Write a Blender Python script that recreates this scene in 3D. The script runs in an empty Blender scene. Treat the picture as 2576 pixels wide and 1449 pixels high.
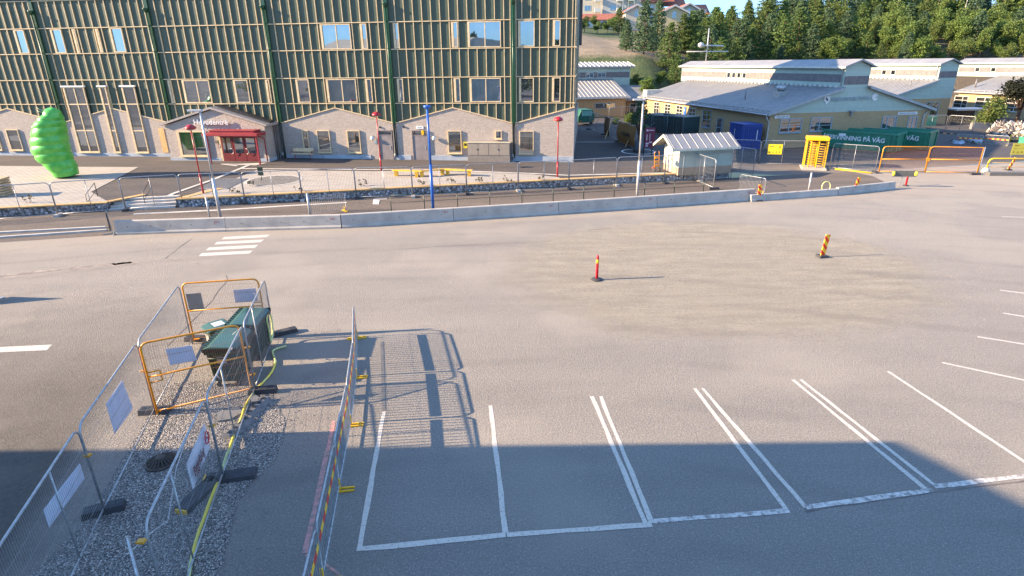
import bpy, bmesh, math, random
from mathutils import Vector, Matrix, noise
R = math.radians
random.seed(7)
scn = bpy.context.scene
COL = scn.collection

# ------------------------------------------------------------ camera
FPX, TH, RO, CH = 1470.0, R(21.0), R(0.6), 8.1
CT, ST, CR, SR = math.cos(TH), math.sin(TH), math.cos(RO), math.sin(RO)
cam = bpy.data.cameras.new('camera')
cam.sensor_fit = 'HORIZONTAL'; cam.sensor_width = 36.0
cam.lens = FPX / 2576.0 * 36.0
cam.clip_start = 0.1; cam.clip_end = 2000
camo = bpy.data.objects.new('camera', cam); COL.objects.link(camo)
fwd = Vector((0, CT, -ST)); up0 = Vector((0, ST, CT)); right0 = Vector((1, 0, 0))
rr = CR * right0 + SR * (-up0) * -1 * -1
rr = right0 * CR - up0 * SR          # image +x axis in world
uu = up0 * CR + right0 * SR          # image up axis in world
mw = Matrix((rr, uu, -fwd)).transposed().to_4x4()
mw.translation = Vector((0, 0, CH))
camo.matrix_world = mw
scn.camera = camo

# ------------------------------------------------------------ world, sun, exposure
SUN_EL = R(20.5)
sd = Vector((math.cos(SUN_EL), math.cos(SUN_EL) * 0.09, -math.sin(SUN_EL)))
w = bpy.data.worlds.new('World'); scn.world = w; w.use_nodes = True
nt = w.node_tree; bg = nt.nodes['Background']
sky = nt.nodes.new('ShaderNodeTexSky'); sky.sky_type = 'NISHITA'; sky.sun_disc = False
sky.sun_elevation = SUN_EL; sky.sun_rotation = R(270 - 5.1)
sky.air_density = 1.0; sky.dust_density = 0.0; sky.ozone_density = 4.0
tcw = nt.nodes.new('ShaderNodeTexCoord'); mpw = nt.nodes.new('ShaderNodeMapping'); mpw.inputs['Scale'].default_value = (1, 1, 3.2)
nzw = nt.nodes.new('ShaderNodeTexNoise'); nzw.inputs['Scale'].default_value = 4.0; nzw.inputs['Detail'].default_value = 7
rmw = nt.nodes.new('ShaderNodeMapRange'); rmw.inputs[1].default_value = 0.55; rmw.inputs[2].default_value = 0.75; rmw.inputs[4].default_value = .75
nt.links.new(tcw.outputs['Generated'], mpw.inputs['Vector']); nt.links.new(mpw.outputs[0], nzw.inputs['Vector'])
nt.links.new(nzw.outputs['Fac'], rmw.inputs[0])
mxw = nt.nodes.new('ShaderNodeMix'); mxw.data_type = 'RGBA'; mxw.inputs[7].default_value = (3.4, 3.3, 3.4, 1)
nt.links.new(rmw.outputs[0], mxw.inputs[0]); nt.links.new(sky.outputs[0], mxw.inputs[6])
tnw = nt.nodes.new('ShaderNodeMix'); tnw.data_type = 'RGBA'; tnw.blend_type = 'MULTIPLY'; tnw.inputs[0].default_value = 1; tnw.inputs[7].default_value = (.98, .99, .99, 1)
nt.links.new(mxw.outputs[2], tnw.inputs[6])
spw = nt.nodes.new('ShaderNodeSeparateXYZ'); nt.links.new(tcw.outputs['Generated'], spw.inputs[0])
rpw = nt.nodes.new('ShaderNodeValToRGB'); rpw.color_ramp.elements[0].position = .0; rpw.color_ramp.elements[0].color = (.25, .40, .66, 1); rpw.color_ramp.elements[1].position = .38; rpw.color_ramp.elements[1].color = (1, 1, 1, 1)
nt.links.new(spw.outputs[2], rpw.inputs[0])
hzw = nt.nodes.new('ShaderNodeMix'); hzw.data_type = 'RGBA'; hzw.blend_type = 'MULTIPLY'; hzw.inputs[0].default_value = 1
nt.links.new(tnw.outputs[2], hzw.inputs[6]); nt.links.new(rpw.outputs[0], hzw.inputs[7]); nt.links.new(hzw.outputs[2], bg.inputs['Color'])
bg.inputs['Strength'].default_value = 0.145
sun = bpy.data.lights.new('sun', 'SUN'); sun.energy = 5.0; sun.angle = R(0.4); sun.color = (1.0, 0.76, 0.5)
suno = bpy.data.objects.new('sun', sun); COL.objects.link(suno)
suno.rotation_euler = sd.to_track_quat('-Z', 'Y').to_euler(); suno.location = (-60, 0, 60)
scn.view_settings.view_transform = 'Standard'; scn.view_settings.look = 'None'
scn.view_settings.exposure = 1.9; scn.view_settings.gamma = 1
scn.render.engine = 'CYCLES'

# ------------------------------------------------------------ from photo points to the place
def ray(p):
    x, y = p; u = x - 1288; v = y - 724.5
    a = CR * u - SR * v; b = SR * u + CR * v
    return Vector((a, FPX * CT - b * ST, -(b * CT + FPX * ST)))
def gp(p, z=0.0):
    r = ray(p); t = (CH - z) / -r.z
    return Vector((0, 0, CH)) + r * t
def wp(p, A, D):
    r = ray(p); nx, ny = D[1], -D[0]
    t = (nx * A[0] + ny * A[1]) / (nx * r.x + ny * r.y)
    return Vector((0, 0, CH)) + r * t
def hp(P, p):
    r = ray(p); t = (P[0] * r.x + P[1] * r.y) / (r.x ** 2 + r.y ** 2)
    return CH + t * r.z
QQ = dict(F=(0, 0, 1), c1=(0, 0, .41667), c2=(704.4, 0, .41656), c3=(1408.75, 0, .3704), c4=(1945.4, 0, .37028), c5=(268.3, 670.8, .34722), c6=(0, 872.1, .39812), d1=(335.4, 254.9, .22222), d2=(1408.75, 134.2, .23144), d3=(1811.3, 268.3, .16667), d4=(2146.7, 268.3, .16667), d5=(1408.75, 0, .20833), d6=(0, 254.9, .24074), e1=(939.2, 402.5, .28646), e2=(670.8, 939.2, .35179), e3=(1677.1, 670.8, .46288), e4=(2307.7, 295.2, .12963), e5=(0, 550.1, .28646), e6=(375.7, 1073.3, .18514), g1=(1489.3, 268.3, .09258), g7=(2374.8, 234.8, .11573), g8=(509.8, 724.5, .19444))
def q(k, x, y):
    a, b, s = QQ[k]; return (a + x * s, b + y * s)
def sst(a, b, x):
    t = max(0, min(1, (x - a) / (b - a))); return t * t * (3 - 2 * t)
def lerpt(tab, x):
    if x <= tab[0][0]: return tab[0][1]
    for (a, b), (c, d) in zip(tab, tab[1:]):
        if x <= c: return b + (d - b) * (x - a) / (c - a)
    return tab[-1][1]
def yb(x): return 35.64 + .2116 * (x + 20.66)          # line of the low stone wall
HILL = [(0, 0), (88, 0), (92, 2.0), (97, 4.8), (105, 8.2), (122, 11.2), (140, 14.0), (165, 16.6), (195, 20.5), (230, 24), (330, 29), (420, 30)]
def zg(x, y):
    t = y - yb(x)
    if t < 0: return 0.0
    s = sst(15, 21, x)
    z = (.5 + .02 * min(t, 15)) * (1 - s) + .3 * sst(46, 54, y) * s
    if -24.4 < x < -20.7: z = min(z, .5 * t / 1.1 - .03)
    sh = max(0, min(26, (x - 22) * .9))
    hz = lerpt(HILL, y - sh)
    if hz > 0:
        hz += min(1, hz / 6) * 1.2 * noise.noise(Vector((x * .06, y * .06, 3)))
    return z + hz
def gz(p, off=0.0):
    z = .5
    for _ in range(12):
        P = gp(p, z); z = .5 * z + .5 * zg(P.x, P.y)
    P = gp(p, z + off); return P

# ------------------------------------------------------------ materials
MATS = {}
def nmat(name):
    m = bpy.data.materials.new(name); m.use_nodes = True
    return m, m.node_tree, m.node_tree.nodes['Principled BSDF']
def col4(c): return (c[0], c[1], c[2], 1)
def mix(nt, fac, a, b):
    n = nt.nodes.new('ShaderNodeMix'); n.data_type = 'RGBA'
    for s, i in ((fac, 0), (a, 6), (b, 7)):
        if hasattr(s, 'links'): nt.links.new(s, n.inputs[i])
        elif i == 0: n.inputs[0].default_value = s
        else: n.inputs[i].default_value = col4(s)
    return n.outputs[2]
def ntex(nt, vec, scale, detail=4, rough=.55, lo=.35, hi=.65, dist=0):
    n = nt.nodes.new('ShaderNodeTexNoise'); n.inputs['Scale'].default_value = scale
    n.inputs['Detail'].default_value = detail; n.inputs['Roughness'].default_value = rough; n.inputs['Distortion'].default_value = dist
    nt.links.new(vec, n.inputs['Vector'])
    r = nt.nodes.new('ShaderNodeMapRange'); r.inputs[1].default_value = lo; r.inputs[2].default_value = hi
    nt.links.new(n.outputs['Fac'], r.inputs[0]); return r.outputs[0]
def coords(nt, kind='Object', scale=(1, 1, 1), rot=(0, 0, 0)):
    t = nt.nodes.new('ShaderNodeTexCoord'); m = nt.nodes.new('ShaderNodeMapping')
    m.inputs['Scale'].default_value = scale; m.inputs['Rotation'].default_value = rot
    nt.links.new(t.outputs[kind], m.inputs['Vector']); return m.outputs[0]
def geo(nt, scale=(1, 1, 1), rot=(0, 0, 0)):
    t = nt.nodes.new('ShaderNodeNewGeometry'); m = nt.nodes.new('ShaderNodeMapping')
    m.inputs['Scale'].default_value = scale; m.inputs['Rotation'].default_value = rot
    nt.links.new(t.outputs['Position'], m.inputs['Vector']); return m.outputs[0]
def bump(nt, bs, h, strength, dist=.02):
    b = nt.nodes.new('ShaderNodeBump'); b.inputs['Strength'].default_value = strength; b.inputs['Distance'].default_value = dist
    nt.links.new(h, b.inputs['Height']); nt.links.new(b.outputs[0], bs.inputs['Normal'])
def M(name, c, rough=.6, metal=0, c2=None, sc=3, det=5, lo=.35, hi=.65, bmp=0, bsc=40, spec=None):
    """plain material: colour c varied towards c2 by noise, a little bump"""
    if name in MATS: return MATS[name]
    m, nt, bs = nmat(name)
    if c2 is None: c2 = tuple(v * .78 for v in c)
    v = coords(nt)
    nt.links.new(mix(nt, ntex(nt, v, sc, det, lo=lo, hi=hi), c, c2), bs.inputs['Base Color'])
    bs.inputs['Roughness'].default_value = rough; bs.inputs['Metallic'].default_value = metal
    if spec is not None: bs.inputs['Specular IOR Level'].default_value = spec
    if bmp: bump(nt, bs, ntex(nt, v, bsc, 3, lo=0, hi=1), bmp)
    MATS[name] = m; return m
def math2(nt, op, a, b=None, c=None):
    n = nt.nodes.new('ShaderNodeMath'); n.operation = op
    for i, s in enumerate((a, b, c)):
        if s is None: continue
        if hasattr(s, 'links'): nt.links.new(s, n.inputs[i])
        else: n.inputs[i].default_value = s
    return n.outputs[0]
def sep(nt, v):
    n = nt.nodes.new('ShaderNodeSeparateXYZ'); nt.links.new(v, n.inputs[0]); return n.outputs

def asphalt(name, base, dark, light, gravel=False):
    m, nt, bs = nmat(name)
    P = geo(nt)
    big = ntex(nt, P, .35, 6, .6, .3, .7)
    st = ntex(nt, geo(nt, (.09, .9, 1), (0, 0, R(-12))), .55, 6, .65, .35, .68)
    fine = ntex(nt, P, 22, 4, .8, .36, .64)
    spk = ntex(nt, P, 34, 3, .7, .58, .66)
    c = mix(nt, big, base, dark)
    mid = ntex(nt, P, 9, 5, .75, .3, .7); c = mix(nt, math2(nt, 'MULTIPLY', mid, .4), c, tuple(v * .72 for v in dark)); c = mix(nt, math2(nt, 'MULTIPLY', st, .55), c, light)
    c = mix(nt, math2(nt, 'MULTIPLY', fine, .6), c, tuple(v * .5 for v in dark))
    c = mix(nt, math2(nt, 'MULTIPLY', spk, .6), c, tuple(min(1, v * 1.9) for v in light))
    h = fine
    if gravel:
        X, Y, _ = sep(nt, P)
        # wide oval of loose gravel on the yard
        ang = R(8); cx, cy, rx, ry = 8.3, 23.6, 9.6, 7.6
        dx = math2(nt, 'SUBTRACT', X, cx); dy = math2(nt, 'SUBTRACT', Y, cy)
        a = math2(nt, 'DIVIDE', math2(nt, 'ADD', math2(nt, 'MULTIPLY', dx, math.cos(ang)), math2(nt, 'MULTIPLY', dy, math.sin(ang))), rx)
        b = math2(nt, 'DIVIDE', math2(nt, 'SUBTRACT', math2(nt, 'MULTIPLY', dy, math.cos(ang)), math2(nt, 'MULTIPLY', dx, math.sin(ang))), ry)
        rad = math2(nt, 'SQRT', math2(nt, 'ADD', math2(nt, 'MULTIPLY', a, a), math2(nt, 'MULTIPLY', b, b)))
        wob = math2(nt, 'MULTIPLY', math2(nt, 'ADD', ntex(nt, P, .45, 8, .8, .2, .8), math2(nt, 'MULTIPLY', ntex(nt, P, 11, 3, .7, .3, .7), .35)), .36)
        # the left side fades out gradually
        fade = nt.nodes.new('ShaderNodeMapRange'); fade.inputs[1].default_value = -3.0; fade.inputs[2].default_value = 4; fade.inputs[3].default_value = .36; fade.inputs[4].default_value = .05
        nt.links.new(X, fade.inputs[0])
        e = math2(nt, 'ADD', rad, wob)
        msk = nt.nodes.new('ShaderNodeMapRange'); msk.inputs[1].default_value = 1.24; nt.links.new(math2(nt, 'SUBTRACT', 1.12, fade.outputs[0]), msk.inputs[2])
        nt.links.new(e, msk.inputs[0]); gm = msk.outputs[0]
        g1 = ntex(nt, P, 7, 6, .7, .3, .7); g2 = ntex(nt, P, 11, 5, .85, .42, .6)
        gst = ntex(nt, geo(nt, (.35, 1.6, 1), (0, 0, R(-10))), 1.3, 6, .7, .38, .62)
        g4 = ntex(nt, P, 1.1, 5, .7, .38, .62); gc = mix(nt, g1, (.47, .425, .355), (.25, .225, .19)); gc = mix(nt, math2(nt, 'MULTIPLY', g4, .6), gc, (.47, .41, .315)); gc = mix(nt, math2(nt, 'MULTIPLY', g2, .75), gc, (.56, .50, .40))
        gc = mix(nt, math2(nt, 'MULTIPLY', gst, .35), gc, (.2, .175, .145))
        rg = nt.nodes.new('ShaderNodeTexWave'); rg.wave_type = 'RINGS'; rg.rings_direction = 'Z'; rg.inputs['Scale'].default_value = .33; rg.inputs['Distortion'].default_value = 7; rg.inputs['Detail'].default_value = 4; rg.inputs['Detail Scale'].default_value = 1.2
        mpg = nt.nodes.new('ShaderNodeMapping'); mpg.inputs['Location'].default_value = (-6.5, -29, 0); nt.links.new(P, mpg.inputs['Vector']); nt.links.new(mpg.outputs[0], rg.inputs['Vector'])
        rgm = nt.nodes.new('ShaderNodeMapRange'); rgm.inputs[1].default_value = .6; nt.links.new(rg.outputs['Fac'], rgm.inputs[0])
        gc = mix(nt, math2(nt, 'MULTIPLY', rgm.outputs[0], .06), gc, (.22, .195, .155))
        c = mix(nt, gm, c, gc)
        # second faint spread of grit left of it and dust along the concrete barriers
        dl = math2(nt, 'SUBTRACT', math2(nt, 'SUBTRACT', Y, math2(nt, 'MULTIPLY', X, .2)), 32.6)
        dd = nt.nodes.new('ShaderNodeMapRange'); dd.inputs[1].default_value = -1.5; dd.inputs[2].default_value = -.3
        nt.links.new(math2(nt, 'ADD', dl, math2(nt, 'MULTIPLY', ntex(nt, P, 1.2, 6, .7, .2, .8), .9)), dd.inputs[0])
        c = mix(nt, math2(nt, 'MULTIPLY', dd.outputs[0], .55), c, (.34, .29, .235))
        gr = ntex(nt, P, 9, 4, .85, .62, .72); band = ntex(nt, P, .12, 3, .5, .5, .62)
        c = mix(nt, math2(nt, 'MULTIPLY', math2(nt, 'MULTIPLY', gr, band), .7), c, (.36, .32, .26))
        # older darker surface of the road on the left
        ld = nt.nodes.new('ShaderNodeMapRange'); ld.inputs[1].default_value = -8.3; ld.inputs[2].default_value = -9.3
        nt.links.new(math2(nt, 'ADD', math2(nt, 'ADD', X, math2(nt, 'MULTIPLY', math2(nt, 'SUBTRACT', Y, 9.0), .30)), math2(nt, 'MULTIPLY', ntex(nt, P, .9, 5, .7, .3, .7), .5)), ld.inputs[0])
        ld2 = nt.nodes.new('ShaderNodeMapRange'); ld2.inputs[1].default_value = 24; ld2.inputs[2].default_value = 13; nt.links.new(math2(nt, 'ADD', Y, math2(nt, 'MULTIPLY', ntex(nt, P, .3, 5, .7, .3, .7), 4)), ld2.inputs[0])
        c = mix(nt, math2(nt, 'MULTIPLY', math2(nt, 'MULTIPLY', ld.outputs[0], ld2.outputs[0]), .95), c, mix(nt, mid, (.115, .10, .087), (.06, .054, .05)))
        # tyre tracks: curved darker and lighter bands
        tk = nt.nodes.new('ShaderNodeTexWave'); tk.wave_type = 'RINGS'; tk.rings_direction = 'Z'; tk.inputs['Scale'].default_value = .09; tk.inputs['Distortion'].default_value = 5; tk.inputs['Detail'].default_value = 3; tk.inputs['Detail Scale'].default_value = .6
        nt.links.new(geo(nt, (1, 1.5, 1), (0, 0, .4)), tk.inputs['Vector'])
        tm = nt.nodes.new('ShaderNodeMapRange'); tm.inputs[1].default_value = .82; tm.inputs[2].default_value = 1.0; nt.links.new(tk.outputs['Fac'], tm.inputs[0])
        c = mix(nt, math2(nt, 'MULTIPLY', math2(nt, 'MULTIPLY', tm.outputs[0], ntex(nt, P, .25, 4, .6, .4, .6)), .28), c, (.15, .135, .125))
        pt = ntex(nt, P, .16, 3, .5, .52, .60); c = mix(nt, math2(nt, 'MULTIPLY', pt, .3), c, (.38, .335, .275))
        h = math2(nt, 'ADD', fine, math2(nt, 'MULTIPLY', math2(nt, 'MULTIPLY', g2, gm), 3.0))
    nt.links.new(c, bs.inputs['Base Color']); bs.inputs['Roughness'].default_value = .88
    bump(nt, bs, h, .9, .02)
    MATS[name] = m; return m
def bricks(name, c1, c2, mortar, bw=.25, bh=.075, axis='xz', rough=.85, bmp=.5):
    m, nt, bs = nmat(name)
    v = coords(nt); X, Y, Z = sep(nt, v)
    cb = nt.nodes.new('ShaderNodeCombineXYZ')
    nt.links.new(math2(nt, 'ADD', X, Y), cb.inputs[0]); nt.links.new(Z, cb.inputs[1])
    b = nt.nodes.new('ShaderNodeTexBrick'); b.inputs['Scale'].default_value = 1
    b.inputs['Brick Width'].default_value = bw; b.inputs['Row Height'].default_value = bh; b.inputs['Mortar Size'].default_value = .008
    b.inputs['Color1'].default_value = col4(c1); b.inputs['Color2'].default_value = col4(c2); b.inputs['Mortar'].default_value = col4(mortar)
    nt.links.new(cb.outputs[0], b.inputs['Vector'])
    n = ntex(nt, v, 5, 5, .7, .3, .7)
    nt.links.new(mix(nt, math2(nt, 'MULTIPLY', n, .35), b.outputs['Color'], tuple(x * .6 for x in c1)), bs.inputs['Base Color'])
    bs.inputs['Roughness'].default_value = rough
    bump(nt, bs, math2(nt, 'ADD', math2(nt, 'MULTIPLY', b.outputs['Fac'], -1), math2(nt, 'MULTIPLY', ntex(nt, v, 9, 3, .6, .2, .8), 1.6)), bmp, .03)
    MATS[name] = m; return m
def boards(name, c, c2, pitch, axis, rough=.6, metal=0, depth=.6, line=.12):
    """surface with regular joints along one local axis (0 x, 1 y, 2 z)"""
    m, nt, bs = nmat(name)
    v = coords(nt); s = sep(nt, v)
    a = s[axis] if axis < 3 else math2(nt, 'ADD', s[0], s[1])
    f = math2(nt, 'FRACT', math2(nt, 'DIVIDE', a, pitch))
    ln = math2(nt, 'LESS_THAN', f, line)
    idn = nt.nodes.new('ShaderNodeTexWhiteNoise'); idn.noise_dimensions = '1D'
    nt.links.new(math2(nt, 'FLOOR', math2(nt, 'DIVIDE', a, pitch)), idn.inputs['W'])
    cc = mix(nt, ntex(nt, v, 2.5, 5, .6), c, c2)
    cc = mix(nt, math2(nt, 'MULTIPLY', idn.outputs['Value'], .3), cc, tuple(x * .75 for x in c2))
    cc = mix(nt, math2(nt, 'MULTIPLY', ln, depth), cc, tuple(x * .35 for x in c))
    nt.links.new(cc, bs.inputs['Base Color']); bs.inputs['Roughness'].default_value = rough; bs.inputs['Metallic'].default_value = metal
    bump(nt, bs, math2(nt, 'SUBTRACT', 1.0, ln), .4, .02)
    MATS[name] = m; return m
def glass(name, tint=(.015, .02, .025), gloss=.5, inner=(.05, .05, .05)):
    m, nt, bs = nmat(name)
    v = coords(nt)
    bs.inputs['Roughness'].default_value = .25; bs.inputs['Specular IOR Level'].default_value = .2
    nt.links.new(mix(nt, ntex(nt, v, .9, 3, .6, .4, .6), tint, inner), bs.inputs['Base Color'])
    g = nt.nodes.new('ShaderNodeBsdfGlossy'); g.inputs['Roughness'].default_value = .015; g.inputs['Color'].default_value = (.75, .84, .95, 1)
    bn = nt.nodes.new('ShaderNodeBump'); bn.inputs['Strength'].default_value = .03; bn.inputs['Distance'].default_value = .05
    nt.links.new(ntex(nt, v, .8, 2, .5, 0, 1), bn.inputs['Height']); nt.links.new(bn.outputs[0], g.inputs['Normal'])
    mx = nt.nodes.new('ShaderNodeMixShader'); mx.inputs[0].default_value = gloss
    nt.links.new(bs.outputs[0], mx.inputs[1]); nt.links.new(g.outputs[0], mx.inputs[2])
    nt.links.new(mx.outputs[0], nt.nodes['Material Output'].inputs['Surface'])
    MATS[name] = m; return m
def leafmat(name, a, b, c):
    m, nt, bs = nmat(name)
    oi = nt.nodes.new('ShaderNodeObjectInfo')
    v = coords(nt)
    cc = mix(nt, ntex(nt, v, 1.1, 3, .6, .35, .65), a, b)
    cc = mix(nt, math2(nt, 'MULTIPLY', oi.outputs['Random'], .6), cc, c)
    nt.links.new(cc, bs.inputs['Base Color']); bs.inputs['Roughness'].default_value = .75
    bs.inputs['Specular IOR Level'].default_value = .15
    tr = nt.nodes.new('ShaderNodeBsdfTranslucent'); nt.links.new(cc, tr.inputs['Color'])
    mx = nt.nodes.new('ShaderNodeMixShader'); mx.inputs[0].default_value = .35
    nt.links.new(bs.outputs[0], mx.inputs[1]); nt.links.new(tr.outputs[0], mx.inputs[2])
    nt.links.new(mx.outputs[0], nt.nodes['Material Output'].inputs['Surface'])
    MATS[name] = m; return m
def painted(name, c, under, amount=.35, sc=14):
    """worn road paint: shows the surface below where it has flaked"""
    m, nt, bs = nmat(name)
    P = geo(nt)
    wr = ntex(nt, P, sc, 6, .75, .62 - amount * .35, .72 - amount * .2)
    fine = ntex(nt, P, 60, 2, .6, .3, .7)
    cc = mix(nt, math2(nt, 'MULTIPLY', fine, .25), c, tuple(x * .6 for x in c))
    cc = mix(nt, wr, cc, under)
    nt.links.new(cc, bs.inputs['Base Color']); bs.inputs['Roughness'].default_value = .7
    MATS[name] = m; return m

A_ROAD = asphalt('road_asphalt', (.315, .285, .25), (.255, .232, .208), (.37, .33, .285), True)
A_DARK = asphalt('dark_asphalt', (.095, .078, .068), (.062, .053, .05), (.15, .125, .105))
A_NEW = asphalt('new_asphalt', (.05, .047, .05), (.035, .034, .037), (.08, .073, .07))
PAINT = painted('road_paint', (.55, .50, .43), (.25, .22, .19), .3, 18)
PAINTW = painted('worn_road_paint', (.60, .56, .5), (.17, .15, .135), .5, 7)
PINK = painted('pink_marking', (.55, .25, .22), (.2, .17, .145), .55, 8)
CHALK = painted('chalk', (.36, .3, .25), (.215, .18, .15), .8, 20)
STEEL = M('galvanised_steel', (.42, .43, .44), .42, .5, (.28, .285, .29), 8)
STEELD = M('steel_wire', (.34, .33, .32), .5, .4)
ORANGE = M('orange_paint', (.72, .29, .015), .4, 0, (.55, .2, .01), 4)
YELLOW = M('yellow_paint', (.85, .5, .02), .4, 0, (.7, .38, .01), 4)
RED = M('red_paint', (.36, .025, .03), .35, 0, (.33, .015, .02), 3)
BLUE = M('blue_paint', (.03, .13, .40), .4, 0, (.015, .09, .4), 3)
WHITE = M('white_paint', (.72, .72, .7), .5, 0, (.6, .6, .58), 3)
RUBBER = M('black_rubber', (.028, .028, .032), .75, 0, (.05, .05, .055), 6, bmp=.4)
BLACK = M('black_paint', (.02, .02, .022), .45)
GREENP = M('dark_green_paint', (.012, .07, .035), .35, 0, (.01, .05, .025), 3)
CONC = M('concrete', (.46, .42, .37), .85, 0, (.33, .305, .27), 1.3, 8, .3, .7, .5, 30)
CONCB = M('plinth_concrete', (.36, .40, .44), .8, 0, (.28, .32, .37), 1.5, 5)
WOODY = M('yellow_timber', (.62, .40, .17), .7, 0, (.48, .29, .11), 5, 6)
TIMBER = M('pale_timber', (.66, .52, .32), .65, 0, (.52, .39, .22), 4, 5)
PALLET = M('raw_timber', (.5, .36, .2), .8, 0, (.38, .26, .14), 6)
BINGREEN = M('bin_plastic', (.018, .055, .04), .42, 0, (.012, .035, .028), 4, bmp=.2)
SKIP = M('skip_green', (.018, .19, .105), .42, 0, (.014, .13, .075), 1.5, 6)
CATG = M('caterpillar_green', (.06, .36, .045), .28, 0, (.13, .47, .07), 2.2, 4)
PANEL = boards('green_cladding', (.048, .070, .044), (.058, .082, .052), .235, 0, .55, 0, .35, .06)
BRICK = bricks('facade_brick', (.48, .405, .34), (.37, .305, .255), (.34, .30, .27))
YBRICK = bricks('yellow_brick', (.50, .345, .17), (.42, .28, .135), (.34, .27, .18), .25, .08)
LBOARD = boards('pale_green_boarding', (.42, .50, .42), (.37, .45, .38), .15, 2, .65, 0, .35, .1)
GBOARD = boards('weathered_grey_boarding', (.22, .19, .18), (.15, .13, .13), .13, 3, .75, 0, .6, .15)
ROOFM = M('roof_metal', (.30, .295, .29), .5, .25, (.235, .23, .23), .8, 5)
PAV = None
def pavers():
    m, nt, bs = nmat('concrete_pavers')
    v = geo(nt, (1, 1, 1), (0, 0, R(-12)))
    b = nt.nodes.new('ShaderNodeTexBrick'); b.inputs['Scale'].default_value = 1
    b.inputs['Brick Width'].default_value = .42; b.inputs['Row Height'].default_value = .28; b.inputs['Mortar Size'].default_value = .02
    b.inputs['Color1'].default_value = (.44, .40, .35, 1); b.inputs['Color2'].default_value = (.37, .335, .29, 1); b.inputs['Mortar'].default_value = (.2, .17, .14, 1)
    nt.links.new(v, b.inputs['Vector'])
    cc = mix(nt, math2(nt, 'MULTIPLY', ntex(nt, v, .7, 6, .65), .35), b.outputs['Color'], (.28, .245, .21))
    nt.links.new(cc, bs.inputs['Base Color']); bs.inputs['Roughness'].default_value = .85
    return m
PAV = pavers()
PBORD = M('pale_kerb_stone', (.55, .52, .47), .8, 0, (.42, .39, .35), 2)
def stones(name, sc, a, b, c, bs_=1.0):
    m, nt, bs = nmat(name)
    v = geo(nt)
    vo = nt.nodes.new('ShaderNodeTexVoronoi'); vo.inputs['Scale'].default_value = sc; nt.links.new(v, vo.inputs['Vector'])
    hs = nt.nodes.new('ShaderNodeSeparateColor'); nt.links.new(vo.outputs['Color'], hs.inputs[0])
    cc = mix(nt, hs.outputs[0], a, b)
    cc = mix(nt, math2(nt, 'POWER', hs.outputs[1], 4.0), cc, tuple(min(1, x * 2.1) for x in b))
    ed = nt.nodes.new('ShaderNodeMapRange'); ed.inputs[1].default_value = .25; ed.inputs[2].default_value = .75
    nt.links.new(vo.outputs['Distance'], ed.inputs[0])
    cc = mix(nt, ed.outputs[0], cc, c)
    nt.links.new(cc, bs.inputs['Base Color']); bs.inputs['Roughness'].default_value = .8
    bump(nt, bs, math2(nt, 'MULTIPLY', vo.outputs['Distance'], -1.0), bs_, .03)
    MATS[name] = m; return m
GRAVEL = stones('pebbles', 32, (.155, .145, .138), (.38, .345, .305), (.06, .055, .052))
GABION = stones('gabion_stone', 7, (.18, .185, .195), (.38, .39, .41), (.06, .06, .062))
SEAM = M('road_seam', (.10, .085, .075), .9, 0, (.17, .15, .13), 3)
DUST = painted('sandy_dust', (.36, .30, .235), (.2, .165, .137), .6, 2.5)
PINE = leafmat('pine_needles', (.075, .14, .045), (.16, .23, .07), (.10, .12, .035))
SPRUCE = leafmat('spruce_needles', (.07, .13, .07), (.14, .205, .10), (.08, .12, .065))
DECID = leafmat('broad_leaves', (.09, .155, .042), (.20, .27, .07), (.12, .14, .045))
DARKL = leafmat('dark_leaves', (.018, .022, .016), (.03, .035, .022), (.04, .03, .025))
BARK = M('bark', (.16, .10, .07), .9, 0, (.09, .06, .045), 4)
GL_UP = glass('window_glass', (.012, .016, .02), .42)
GL_LO = glass('dim_window_glass', (.012, .013, .015), .3, (.04, .038, .036))
FRAMEB = M('grey_blue_frame', (.30, .38, .42), .5)
FRAMEW = M('white_frame', (.62, .6, .54), .5)

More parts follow.
